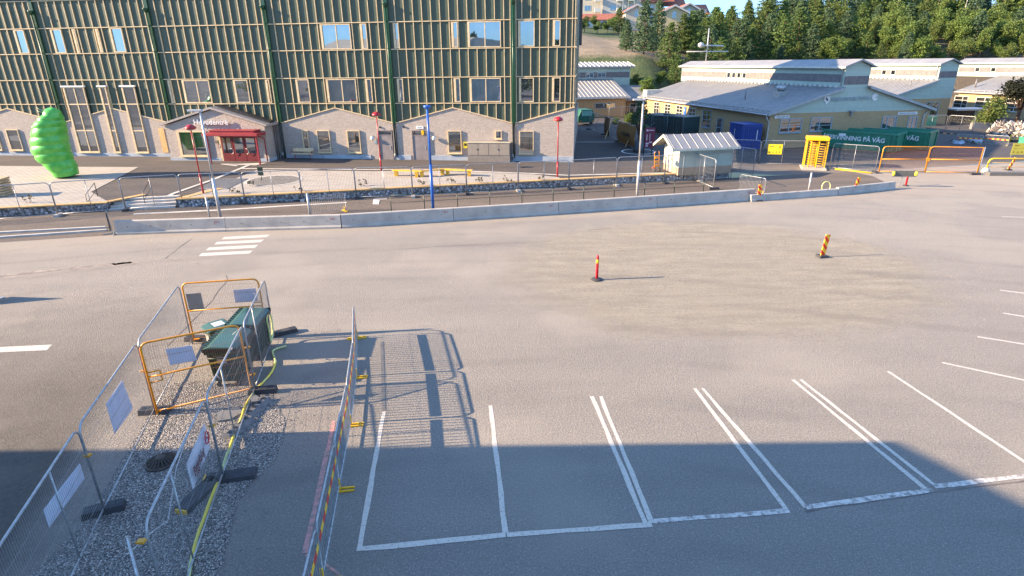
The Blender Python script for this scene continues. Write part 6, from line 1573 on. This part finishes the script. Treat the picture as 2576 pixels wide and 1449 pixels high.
# clamps
CL = M('clamp_orange', (.7, .32, .02), .45)
def clamp(P, label): tag(MB().box(P[0] - .05, P[0] + .05, P[1] - .04, P[1] + .04, P[2] - .02, P[2] + .02).tube([(P[0] - .07, P[1] - .03, P[2]), (P[0] + .07, P[1] + .03, P[2])], .014, 6).build('clamp', CL), label, 'clamp', 'orange clamps joining fence panels')
for P, l in (((-7.96, 9.1, 1.35), 'orange clamp joining the two panels at the lower left'), ((-6.12, 10.1, 1.3), 'orange clamp joining the sign panel to the next'), ((-5.36, 6.55, 1.75), 'orange clamp at the bottom edge'), ((-6.87, 13.62, 1.3), 'orange clamp by the near gate hinge'), ((-6.87, 13.62, .5), 'lower orange clamp by the near gate hinge'), ((-9.0, 12.6, 1.2), 'orange clamp at the latch post of the near gate')): clamp(P, l)
# orange pedestrian gates
def pgate(A, B, label, rev):
    A, B = Vector(A), Vector(B); an = math.atan2((B - A).y, (B - A).x); L = (B - A).length; Hh = 1.98
    S = empty('pedestrian_gate', A, an, label, 'gate', 'orange framed pedestrian gates')
    m = MB(); r = .16
    pts = [(0, 0, .05), (0, 0, Hh - r)] + [(r - r * math.cos(R(a)), 0, Hh - r + r * math.sin(R(a))) for a in (30, 60)] + [(r, 0, Hh), (L - r, 0, Hh)] + [(L - r + r * math.sin(R(a)), 0, Hh - r + r * math.cos(R(a))) for a in (30, 60)] + [(L, 0, Hh - r), (L, 0, .12), (.01, 0, .12)]
    m.tube(pts, .026, 8).build('frame', ORANGE, S)
    MB().tube([(0, 0, 1.08), (L, 0, 1.08)], .024, 8).build('mid_rail', ORANGE, S)
    m = MB(); n = int(L / .05)
    for i in range(1, n): m.beam((L * i / n, 0, .12), (L * i / n, 0, Hh - .02), .0045, .0045, 0, (0, 1, 0))
    for k in range(6): m.beam((0, 0, .35 + .3 * k), (L, 0, .35 + .3 * k), .0045, .0045)
    m.build('wire_mesh', M('orange_wire', (.45, .2, .07), .5), S)
    x = .28 if not rev else L - .28
    MB().tube([(x, 0, 1.2), (x, 0, .92), (0 if not rev else L, 0, .92)], .02, 6).tube([(x, 0, 1.2), (0 if not rev else L, 0, 1.2)], .02, 6).build('latch_box', ORANGE, S)
    return S
pgate((-8.86, 12.5, 0), (-6.95, 13.55, 0), 'near orange pedestrian gate across the gravel', False)
pgate((-10.02, 16.62, 0), (-7.85, 16.98, 0), 'far orange pedestrian gate behind the bins', True)
# sheets fastened to the mesh, facing away from us
SHEET = M('laminated_sheet', (.55, .57, .66), .55, 0, (.48, .5, .6), 3); SHEETG = M('grey_sheet', (.33, .30, .28), .6, 0, (.28, .26, .24), 3)
def sheetp(corn, A, B, mat, label, thick=.008):
    A, B = Vector(A), Vector(B); d = (B - A).normalized(); n = Vector((d.y, -d.x, 0))
    P = [wp(q(*c), A, d) for c in corn]; P = [p - n * .0 + (n * -.012) for p in P]
    return tag(MB().extr(P, n * -thick).build('poster', mat), label, 'poster', 'white sheets tied to the fences')
sheetp((('c6', 283, 1028), ('c6', 510, 738), ('c6', 540, 832), ('c6', 318, 1140)), fl[0], fl[1], SHEET, 'long white sheet on the panel at the bottom left corner')
sheetp((('c6', 675, 362), ('c6', 776, 212), ('c6', 845, 388), ('c6', 730, 550)), fl[1], fl[2], SHEET, 'white sheet with pink stripe on the road side panel')
gA, gB = Vector((-8.86, 12.5, 0)), Vector((-6.95, 13.55, 0))
sheetp((('c5', 425, 600), ('c5', 615, 572), ('c5', 655, 680), ('c5', 460, 715)), gA, gB, SHEET, 'white sheet on the near orange gate')
gA, gB = Vector((-10.02, 16.62, 0)), Vector((-7.85, 16.98, 0))
sheetp((('c5', 572, 200), ('c5', 680, 190), ('c5', 710, 318), ('c5', 603, 330)), gA, gB, SHEETG, 'grey portrait sheet at the left of the far orange gate')
sheetp((('c5', 915, 170), ('c5', 1078, 157), ('c5', 1092, 250), ('c5', 932, 263)), gA, gB, SHEET, 'white landscape sheet at the right of the far orange gate')
# sign board with lettering on the bottom panel
A, B = frr[3], frr[2]; d = (B - A).normalized(); n = Vector((d.y, -d.x, 0))
cs = [wp(q('c6', x, y), A, d) for x, y in ((1203, 800), (1285, 432), (1335, 600), (1240, 880))]
S = empty('sign_board', (0, 0, 0), 0, 'white board lettered Byggdialog tied to the bottom fence panel', 'sign')
zt, zb_ = 1.62, 1.05
def on(s, z): return Vector((A.x + d.x * s, A.y + d.y * s, z))
s0 = (cs[0] - A).dot(d); s1 = (cs[1] - A).dot(d)
zz = [c.z for c in cs]
z_top = (cs[0].z + cs[1].z) / 2; z_bot = z_top - .55
m = MB().extr([on(s0, z_top) - n * .03, on(s1, z_top) - n * .03, on(s1, z_bot) - n * .03, on(s0, z_bot) - n * .03], n * .012); m.build('board', M('sign_white', (.62, .62, .68), .5), S)
ang = math.atan2(d.y, d.x)
fc = -n * -.0
# face towards the gravel side (left): lettering runs away from the viewer on the side facing the camera
side = -1 if (Vector((0, 0, 0)) - on(s0, 0)).dot(n) < 0 else 1
off = n * (.018 if side > 0 else -.045)
tx = text('lettering', 'Byggdialog', .3, M('wine_letters', (.12, .03, .03), .5), S, on(s0 + .08 if side > 0 else s1 - .08, z_top - .36) + off + n * side * .015, (R(90), 0, ang if side > 0 else ang + math.pi), .002, 'LEFT', abs(s1 - s0) * .55)
c = on(s0 + (s1 - s0) * (.86 if side > 0 else .14), z_top - .2) + off + n * side * .012
m = MB(); pts = [c + d * .12 * math.cos(R(a)) + Vector((0, 0, .12 * math.sin(R(a)))) for a in range(0, 361, 24)]
m.tube(pts, .012, 4, cap=False); m.tube([c - d * .08 + Vector((0, 0, .08)), c + d * .08 - Vector((0, 0, .08))], .01, 4); m.build('prohibition_ring', MATS['signal_red'], S)
m = MB()
for k in range(3): m.beam(on(s0 + .1, z_top - .42 - .035 * k) + off + n * side * .012, on(s0 + abs(s1 - s0) * .5, z_top - .42 - .035 * k) + off + n * side * .012, .004, .012)
m.build('small_print', M('print_grey', (.2, .2, .22), .6), S)
# white cord along the fence
pt = [on(0, 2.0) + Vector((-.12, -.3, -.25)), on(.2, 1.7), on(1.0, 1.2) - n * .12, on(1.6, 1.75) - n * .05, on(2.3, 1.97)]
tag(MB().tube(pt, .008, 5).build('cord', M('cord_white', (.55, .52, .5), .7)), 'pale cord sagging from the bottom fence panels', 'cord')
r_ = random.Random(9)
m = MB()
for A, B in ((frr[2], frr[1]), (frr[1], frr[0]), (frr[3], frr[2])):
    for t in (.25, .6, .9):
        P = A.lerp(B, t) + Vector((0, 0, 1.97)); m.tube([P, P + Vector((r_.uniform(-.1, .12), r_.uniform(-.1, .1), r_.uniform(.02, .1))), P + Vector((r_.uniform(-.25, .2), r_.uniform(-.15, .15), r_.uniform(-.12, .08)))], .0045, 4)
tag(m.build('cable_ties', MATS['cord_white']), 'white cable ties sticking out along the top rail beside the bins', 'cable ties')
# ---- wheeled bins
LID = M('bin_lid', (.055, .13, .10), .3, 0, (.04, .10, .08), 2)
def bigbin(x, y, rz, label):
    S = empty('wheeled_bin', (x, y, 0), rz, label, 'wheeled bin', 'large green wheeled bins'); W, D = .76, 1.16   # W along local x, D along local y
    a, b = .06, .03
    vs = [(a, a, .16), (W - a, a, .16), (W - a, D - a, .16), (a, D - a, .16), (b, b, .6), (W - b, b, .6), (W - b, D - b, .6), (b, D - b, .6), (0, 0, 1.06), (W, 0, 1.06), (W, D, 1.06), (0, D, 1.06)]
    m = MB().add(vs, [(3, 2, 1, 0), (0, 1, 5, 4), (1, 2, 6, 5), (2, 3, 7, 6), (3, 0, 4, 7), (4, 5, 9, 8), (5, 6, 10, 9), (6, 7, 11, 10), (7, 4, 8, 11), (8, 9, 10, 11)])
    for i in range(6):
        y_ = .14 + i * .19; m.beam((W - .05, y_, .2), (W + .004, y_, 1.03), .05, .03); m.beam((.05, y_, .2), (-.004, y_, 1.03), .05, .03)
    for i in range(5):
        x_ = .1 + i * .145; m.beam((x_, .05, .2), (x_, -.004, 1.03), .045, .025, 0, (1, 0, 0))
    m.box(-.04, W + .04, -.04, D + .04, 1.02, 1.1); m.build('body', BINGREEN, S)
    # hinged lid: sloped slightly, ribbed rim on the left
    m = MB().extr([(-.05, -.05, 1.105), (-.05, -.05, 1.2), (.12, -.05, 1.25), (W - .1, -.05, 1.22), (W + .05, -.05, 1.15), (W + .05, -.05, 1.105)], (0, D + .1, 0)); l = m.build('lid', LID, S, bev=.035)
    MB().box(-.065, W + .065, -.07, -.052, 1.1, 1.2).box(-.065, W + .065, D + .052, D + .07, 1.1, 1.2).box(W + .052, W + .07, -.052, D + .052, 1.09, 1.15).build('lid_rim', BLACK, l)
    m = MB()
    for i in range(9): m.box(-.09, .03, .02 + i * .14, .1 + i * .14, 1.16, 1.235)
    m.build('lid_hinge', BINGREEN, l)
    for x_, y_ in ((.12, .12), (W - .12, .12), (.12, D - .12), (W - .12, D - .12)):
        w_ = MB().tube([(x_ - .03, y_, .1), (x_ + .03, y_, .1)], .1, 14).box(x_ - .05, x_ + .05, y_ - .03, y_ + .03, .1, .18).build('wheel', BLACK, S)
    MB().box(W * .35, W * .65, -.03, -.006, .75, .95).build('label', SHEETG, S)
    m = MB().tube([(.1, -.05, .95), (.1, -.12, .95), (W - .1, -.12, .95), (W - .1, -.05, .95)], .015, 6).build('handle', BINGREEN, S)
    return S
bigbin(-8.08, 13.78, R(4), 'front large green wheeled bin behind the near orange gate')
bigbin(-8.14, 15.24, R(4), 'rear large green wheeled bin beside the small bin')
S = empty('small_wheeled_bin', (-9.05, 15.55, 0), R(-45), 'small green two wheeled bin with a white label left of the large bins', 'wheeled bin')
vs = [(.06, .1, .08), (.5, .1, .08), (.5, .52, .08), (.06, .52, .08), (0, 0, .98), (.56, 0, .98), (.56, .62, .98), (0, .62, .98)]
MB().add(vs, [(3, 2, 1, 0), (0, 1, 5, 4), (1, 2, 6, 5), (2, 3, 7, 6), (3, 0, 4, 7), (4, 5, 6, 7)]).build('body', BINGREEN, S)
l = MB().extr([(-.03, -.04, .99), (-.03, -.04, 1.03), (-.03, .15, 1.09), (-.03, .6, 1.09), (-.03, .68, 1.02), (-.03, .68, .99)], (.62, 0, 0)).build('lid', LID, S, bev=.015)
MB().box(.12, .44, .2, .5, 1.093, 1.097).build('label', WHITE, l); MB().box(.15, .4, -.005, -.001 + .03, .6, .85).build('label', SHEETG, S)
for x in (.02, .54): MB().tube([(x - .03, .56, .1), (x + .03, .56, .1)], .1, 14).build('wheel', BLACK, S)
MB().tube([(.05, .66, .95), (.05, .74, .98), (.51, .74, .98), (.51, .66, .95)], .016, 6).build('handle', BLACK, S)
# ---- yellow-green hose with a loop hung on the fence
def hosemat():
    m, nt, bs = nmat('corrugated_hose'); v = coords(nt)
    n = ntex(nt, v, .9, 2, .5, .45, .55)
    nt.links.new(mix(nt, n, (.80, .62, .06), (.55, .58, .24)), bs.inputs['Base Color']); bs.inputs['Roughness'].default_value = .5
    return m
HM = hosemat()
hp_ = [(-7.6, 16.75, .05), (-7.35, 16.6, .06), (-6.98, 16.2, .045)] + [tuple(gp(q(*c), .05)) for c in (('c5', 1205, 610), ('c5', 1222, 690), ('c5', 1190, 770), ('c5', 1130, 840), ('c5', 1090, 885), ('c5', 1040, 950), ('c5', 1000, 1020), ('c5', 975, 1100), ('c5', 930, 1200), ('c5', 890, 1320), ('c6', 1430, 690), ('c6', 1400, 790), ('c6', 1360, 890), ('c6', 1325, 980), ('c6', 1290, 1080), ('c6', 1240, 1220), ('c6', 1200, 1400), ('c6', 1180, 1560))]
def smooth(P, n=4):
    P = [Vector(p) for p in P]; out = []
    for i in range(len(P) - 1):
        p0, p1, p2, p3 = P[max(i - 1, 0)], P[i], P[i + 1], P[min(i + 2, len(P) - 1)]
        for k in range(n):
            t = k / n; out.append(.5 * ((2 * p1) + (p2 - p0) * t + (2 * p0 - 5 * p1 + 4 * p2 - p3) * t * t + (3 * p1 - p0 - 3 * p2 + p3) * t ** 3))
    return out + [P[-1]]
sp = smooth(hp_[2:], 14); 
tag(MB().tube(sp, [.034 if i % 2 else .029 for i in range(len(sp))], 8).build('corrugated_hose', HM), 'long yellow and pale green hose running along the fence over the gravel', 'hose')
lp_ = [wp(q('c5', x, y), frr[0] + Vector((.05, 0, 0)), (frr[1] - frr[0])) for x, y in ((1190, 545), (1180, 480), (1163, 400), (1160, 360), (1175, 335), (1192, 370), (1200, 430), (1203, 480), (1190, 545))]
tag(MB().tube(smooth(lp_, 6), .03, 8).build('hose_loop', HM), 'loop of yellow hose hung on the fence behind the rear bin', 'hose')
# black rubber ramp pieces and slabs on the gravel
def ramp(P, rz, label):
    S = empty('rubber_ramp', P, rz, label, 'cable ramp', 'grey rubber ramp pieces on the gravel')
    MB().extr([(-.13, -.42, 0), (.10, -.42, 0), (.0, -.42, .11), (-.13, -.42, .12)], (0, .84, 0)).build('body', M('worn_rubber', (.11, .11, .115), .8, 0, (.16, .155, .15), 5), S)
    m = MB()
    for i in range(4): m.box(-.12, -.02, -.35 + i * .2, -.26 + i * .2, .1205, .124)
    m.build('slots', BLACK, S)
ramp(Vector((-6.42, 12.75, 0)), R(-12), 'grey rubber ramp piece right of the near gate'); ramp(Vector((-6.5, 11.85, 0)), R(-14), 'grey rubber ramp piece beside the hose, nearer the drain')
for i, (cn, l) in enumerate(((((800, 1060), (960, 1020), (985, 1060), (900, 1110), (800, 1125)), 'flat grey paving slab lying on the gravel in the sun'), (((1040, 955), (1080, 935), (1105, 950), (1095, 980), (1050, 985)), 'small round grey disc on the ramp piece'))):
    tag(MB().extr([gp(q('c5', x, y), .02 + .1 * i) for x, y in cn], (0, 0, .03)).build('stone_slab', M('slab_grey', (.2, .19, .18), .9)), l, 'slab')
S = empty('warning_sign', (-19.45, 19.85, 0), 0, 'triangular road sign just outside the left edge casting a dark pointed shadow', 'road sign')
MB().extr([(0, 0, .12), (0, .85, .12), (0, .42, .95)], (.03, 0, 0)).build('board', YELLOW, S)
MB().beam((.05, .1, .02), (.05, .8, .02), .3, .04).beam((.06, .42, .02), (.06, .42, .3), .04, .04).build('stand', STEEL, S)
# domed drain grate
S = empty('drain_grate', (-7.72, 10.62, .0), 0, 'domed rusty iron drain grate in the gravel', 'drain grate'); DR = M('rusty_iron', (.10, .075, .06), .7, .2, (.06, .05, .045), 6)
m = MB()
for k in range(20):
    a = R(18 * k); m.tube([(math.cos(a) * .30 * math.cos(R(e)), math.sin(a) * .30 * math.cos(R(e)), .02 + .13 * math.sin(R(e))) for e in (0, 25, 50, 72)], .014, 5)
m.build('bars', DR, S); MB().lathe((0, 0, .02), [(.33, 0), (.33, .03), (.28, .035)], 24).lathe((0, 0, .14), [(.1, 0), (.1, .02), (.02, .03)], 14).build('rim', DR, S)
MB().lathe((0, 0, .006), [(.3, 0), (.29, .01)], 20).build('pit', BLACK, S)

# ============================================================ TREES
def leafquad(m, c, s, r_, up=.0, mi=0):
    a = Vector((r_.gauss(0, 1), r_.gauss(0, 1), r_.gauss(0, .6) + up)); a.normalize(); b = a.cross(Vector((r_.gauss(0, 1), r_.gauss(0, 1), r_.gauss(0, 1)))); 
    if b.length < .01: b = a.orthogonal()
    b.normalize(); o = len(m.v)
    m.v += [tuple(c - a * s), tuple(c + b * s * .7), tuple(c + a * s), tuple(c - b * s * .7)]
    m.f.append([o, o + 1, o + 2, o + 3]); m.mi.append(mi); m.sm.append(False)
def conifer(seed, h=10, r0=2.6, dense=1.0, mat=None, irregular=.25, top=1.0, nm='pine'):
    r_ = random.Random(seed); m = MB(); tr = MB(); tr.tube([(0, 0, -.8), (0, 0, h * .5), (r_.uniform(-.2, .2), 0, h * .93)], [.20, .13, .03], 7)
    z = h * .07; base = .07
    while z < h * .97:
        t = z / h; rad = r0 * ((1 - t) ** .72) * (1 if t > .2 else .75 + t) + .12
        nb = max(4, int(9 * dense * (1 - t * .45))); ph = r_.uniform(0, 6.28)
        for k in range(nb):
            a = ph + 6.283 * k / nb + r_.uniform(-.25, .25); L = rad * r_.uniform(1 - irregular * 1.5, 1 + irregular)
            rise = r_.uniform(-.05, .45) * L * (.5 + t)
            tip = Vector((math.cos(a) * L, math.sin(a) * L, z + rise)); st = Vector((0, 0, z))
            if k % 3 == 0: tr.tube([st, st.lerp(tip, .8)], [.035, .012], 4)
            nq = int(11 + 17 * L / r0)
            for j in range(nq):
                u = r_.uniform(.18, 1.0) ** .75; c = st.lerp(tip, u) + Vector((r_.gauss(0, .15), r_.gauss(0, .15), r_.gauss(-.02, .13))) * (.5 + .6 * L / r0)
                leafquad(m, c, r_.uniform(.09, .19) * (1.25 if u > .7 else 1), r_, .35)
        z += h * r_.uniform(.028, .045)
    return m.mesh(nm + '_crown', mat), tr.mesh(nm + '_trunk', BARK)
def broad(seed, h=8, r0=3.0, n=14, mat=None, lf=.2, nm='tree', per=230, zlo=.35):
    r_ = random.Random(seed); m = MB(); tr = MB(); tr.tube([(0, 0, -.8), (.1, 0, h * .3), (r_.uniform(-.3, .3), r_.uniform(-.3, .3), h * .6)], [.22, .16, .08], 7)
    for i in range(n):
        a = r_.uniform(0, 6.28); zc = h * r_.uniform(zlo, .9); rr = r0 * (1 - abs(zc / h - .55) * 1.3) * r_.uniform(.25, .85)
        c = Vector((math.cos(a) * rr, math.sin(a) * rr, zc)); R0 = r0 * r_.uniform(.28, .5)
        tr.tube([(0, 0, h * .3), Vector((0, 0, h * .35)).lerp(c, .55), c], [.09, .05, .02], 5)
        for j in range(per):
            v = Vector((r_.gauss(0, 1), r_.gauss(0, 1), r_.gauss(0, .8))); v.normalize(); rad = R0 * r_.uniform(.45, 1.08) * (1 + .25 * math.sin(v.x * 5 + i) * math.cos(v.y * 4))
            leafquad(m, c + v * rad, lf * r_.uniform(.6, 1.3), r_, .1)
    return m.mesh(nm + '_crown', mat), tr.mesh(nm + '_trunk', BARK)
PV = [conifer(1, 10, 3.3, 1.5, PINE), conifer(2, 10, 2.9, 1.6, SPRUCE, .18), conifer(3, 10, 3.6, 1.5, PINE, .4), conifer(4, 10, 3.1, 1.5, SPRUCE, .3)]
TV = [conifer(8, 13, 2.4, .9, PINE, .5, nm='tall_pine')]
DV = [broad(5, 8, 3.1, 16, DECID), broad(6, 8, 2.8, 15, DECID, .18)]
def tree(P, ms, sc, rz, name, label, cat, group, sxy=1.0):
    S = empty(name, P, rz, label, cat, group); S.scale = (sc * sxy, sc * sxy, sc)
    for nm, me in zip(('crown', 'trunk'), ms): o = bpy.data.objects.new(nm, me); COL.objects.link(o); o.parent = S
    return S
r_ = random.Random(21)
def at_az(fx, dist):
    """ground spot at photo column fx and given distance"""
    r = ray((fx, 150)); k = dist / r.y; x = r.x * k; return Vector((x, dist, zg(x, dist)))
# trees one can tell apart at the left of the wood
spec = [(1553, 143, 5.0, 'pine', 'pointed pine in front of the yellow row house', 0, 1.0), (1573, 112, 4.8, 'spruce', 'dense blue green spruce standing alone on the bare slope', 1, 1.05), (1618, 108, 7.8, 'pine', 'tall full spruce right of the lone one', 3, .95), (1650, 121, 7.6, 'pine', 'high topped spruce in front of the gabled houses', 1, .9), (1683, 104, 6.8, 'pine', 'bushy pine directly left of the antenna mast', 0, .95), (1705, 100, 4.2, 'pine', 'small bright young pine at the foot of the slope', 2, 1.2), (1990, 100, 5.5, 'spruce', 'pale yellowish spruce standing in front of the dark wood', 1, 1.15), (2052, 104, 5.2, 'spruce', 'small pointed spruce second from the pale one', 3, 1.1)]
for fx, dd_, hh, nm, lb, v, sx in spec:
    P = at_az(fx, dd_); tree(P, PV[v], hh / 10 * 1.1, r_.uniform(0, 6), 'pine_tree' if nm == 'pine' else 'spruce_tree', lb, 'conifer', None, sx)
rows = [(106, 6.5, 1735, 2640, 36), (113, 8.0, 1725, 2640, 38), (121, 9, 1735, 2640, 40), (131, 10, 1750, 2640, 42), (143, 11.5, 1775, 2640, 46), (157, 13, 1850, 2640, 50), (175, 14.5, 1900, 2640, 56)]
zone = [(1800, 'behind the antenna mast'), (1880, 'just right of the antenna mast'), (1990, 'above the long near roof'), (2090, 'left of the lettered gable top'), (2200, 'above the lettered gable'), (2300, 'over the gap between halls'), (2400, 'above the middle hall'), (2500, 'above the right hall'), (9999, 'at the right picture edge')]
def szw(v): return 'short' if v < .85 else 'middling' if v < .95 else 'high' if v < 1.05 else 'very high'
for ri, (dist, hh, xa, xb_, stp) in enumerate(rows):
    fx = xa + r_.uniform(0, 15)
    while fx < xb_:
        sh = max(0, (ray((fx, 150)).x / ray((fx, 150)).y * dist - 22) * .9); sh = min(sh, 26)
        dd_ = dist + sh * .8 + r_.uniform(-4, 4); P = at_az(fx, dd_)
        zn = next(z for lim, z in zone if fx < lim)
        hgt = hh * r_.uniform(.75, 1.15)
        if fx < 1890: hgt = min(hgt, max(3.0, 8.1 + (.083 if fx < 1850 else .095) * P.y - P.z) * r_.uniform(.88, 1.0))
        if 2060 < fx and r_.random() < (.62 if ri < 4 else .3):
            rown = ('front', 'second', 'third', 'fourth', 'fifth', 'sixth', 'rear')[ri]
            sx_ = r_.uniform(.85, 1.1); tree(P, DV[r_.randrange(2)], hgt / 8 * .82, r_.uniform(0, 6), 'broadleaf_tree', ('narrow ' if sx_ < .975 else 'wide ') + '%s rounded leafy tree in the %s row %s' % (szw(hgt / hh), rown, zn), 'broadleaf tree', 'broadleaf trees of the hillside wood', sx_)
        elif ri >= 5 and r_.random() < .5:
            tree(P, TV[0], hgt / 13, r_.uniform(0, 6), 'tall_pine_tree', 'loose topped tall pine on the crest ' + zn, 'conifer', 'tall pines on the crest')
        else:
            rown = ('front', 'second', 'third', 'fourth', 'fifth', 'sixth', 'rear')[ri]
            sx_ = r_.uniform(.9, 1.2); tree(P, PV[r_.randrange(4)], hgt / 10, r_.uniform(0, 6), 'pine_tree', ('narrow ' if sx_ < 1.05 else 'wide ') + '%s dark green conifer in the %s row %s' % (szw(hgt / hh), rown, zn), 'conifer', 'conifers of the dense hillside wood', sx_)
        fx += stp * r_.uniform(.75, 1.25)
for fx, dist, hh, v, lb in ((1712, 120, 6.4, 0, 'pine rising behind the antenna mast crossbars'), (1735, 132, 5.8, 2, 'broad pine left of the blue gap of sky'), (1640, 115, 3.8, 1, 'low spruce filling the gap under the tall spruces'), (1445, 138, 4.5, 2, 'half pine showing past the facade corner on the bare slope')):
    tree(at_az(fx, dist), PV[v], hh / 10 * 1.1, r_.uniform(0, 6), 'pine_tree', lb, 'conifer', None)
# bushes by the houses and the green bank
for fx, dd_, s_, l in ((1468, 138, .4, 'highest on the bare slope'), (1500, 141, .3, 'second in the line below the row house'), (1525, 142, .36, 'third in the line below the row house'), (1448, 150, .42, 'at the far left below the yellow house'), (1490, 152, .35, 'clipped low below the row house windows'), (1540, 153, .33, 'beside the pointed pine'), (1455, 140, .3, 'at the edge of the facade on the bare slope'), (1632, 93, .42, 'on the grass bank left of the near hall'), (1665, 97, .3, 'right of the larger one on the grass bank'), (1605, 96, .25, 'left on the grass bank')):
    tree(at_az(fx, dd_), DV[r_.randrange(2)], s_, r_.uniform(0, 6), 'bush', 'round green bush ' + l, 'bush', 'bushes on the hillside', 1.2)
# dark tree and shrub in front of the third hall, young tree in the courtyard, shrubs by the wing
DK = broad(31, 5, 2.6, 18, DARKL, .13, 'dark_tree', 200, .5)
P = gp(q('g7', 1560, 680), .6); P.z = .8; tree(P, DK, 1.0, 1, 'dark_leaved_tree', 'dark purple leaved tree in front of the sunlit right hall', 'broadleaf tree', None, 1.25)
SB = broad(33, 3, 1.6, 14, DECID, .1, 'shrub', 160, .2)
P = gp(q('g7', 900, 700), .6); P.z = .6; tree(P, SB, 1.1, 2, 'shrub', 'dense green shrub left of the dark purple tree', 'bush', None, 1.3)
YT = broad(41, 4.2, .75, 11, SPRUCE, .09, 'young_tree', 90, .42)
tree(TREEC, YT, 1.15, 0, 'young_tree', 'slim young tree inside the white ring on the courtyard', 'broadleaf tree', None)
tag(MB().lathe(TREEC + Vector((0, 0, .02)), [(.5, 0), (.42, .5), (.3, .9), (.12, 1.0)], 9).build('root_wrap', M('slate_cloth', (.06, .075, .09), .8, 0, (.1, .12, .13), 4)), 'dark cloth wrapped round the foot of the young tree', 'wrap')
for x, y, s_, l in ((745, 760, .42, 'in front of the glazed link'), (600, 775, .3, 'left under the pale mesh panel')):
    P = gz(q('d2', x, y)); tree(P, SB, s_, 2, 'shrub', 'low bright shrub ' + l, 'bush', None, 1.5)
# fence along the foot of the slope behind the near hall
a, b = at_az(1730, 101), at_az(2010, 100)
S = empty('slope_fence', (0, 0, 0), 0, 'low wire fence along the foot of the slope behind the near hall roof', 'fence'); n = 12
m = MB()
for i in range(n + 1): P = a.lerp(b, i / n); P.z = zg(P.x, P.y); m.tube([P, P + Vector((0, 0, 1.7))], .04, 5)
m.build('posts', STEELD, S)
m = MB()
for i in range(n):
    P, Q_ = a.lerp(b, i / n), a.lerp(b, (i + 1) / n); P.z, Q_.z = zg(P.x, P.y), zg(Q_.x, Q_.y)
    for z in (.3, .75, 1.2, 1.65): m.tube([P + Vector((0, 0, z)), Q_ + Vector((0, 0, z))], .018, 4)
m.build('wires', STEELD, S)
for fx, l in ((2228, 'in the wood above the middle hall'), (2395, 'in the wood near the right edge')):
    P = at_az(fx, 150); tag(MB().tube([P, P + Vector((.4, 0, 15))], [.12, .08], 6).build('pale_pole', M('pole_wood', (.4, .36, .3), .8)), 'thin pale pole standing ' + l, 'pole')
# pines behind the camera that the upper panes mirror
for i in range(26):
    x = -110 + i * 8 + r_.uniform(-3, 3); y = -58 - r_.uniform(0, 16)
    tree(Vector((x, y, 0)), PV[i % 4], r_.uniform(1.15, 1.7), r_.uniform(0, 6), 'pine_tree', 'pine behind the viewpoint mirrored in the upper windows', 'conifer', 'pines mirrored in the windows', 1.0)
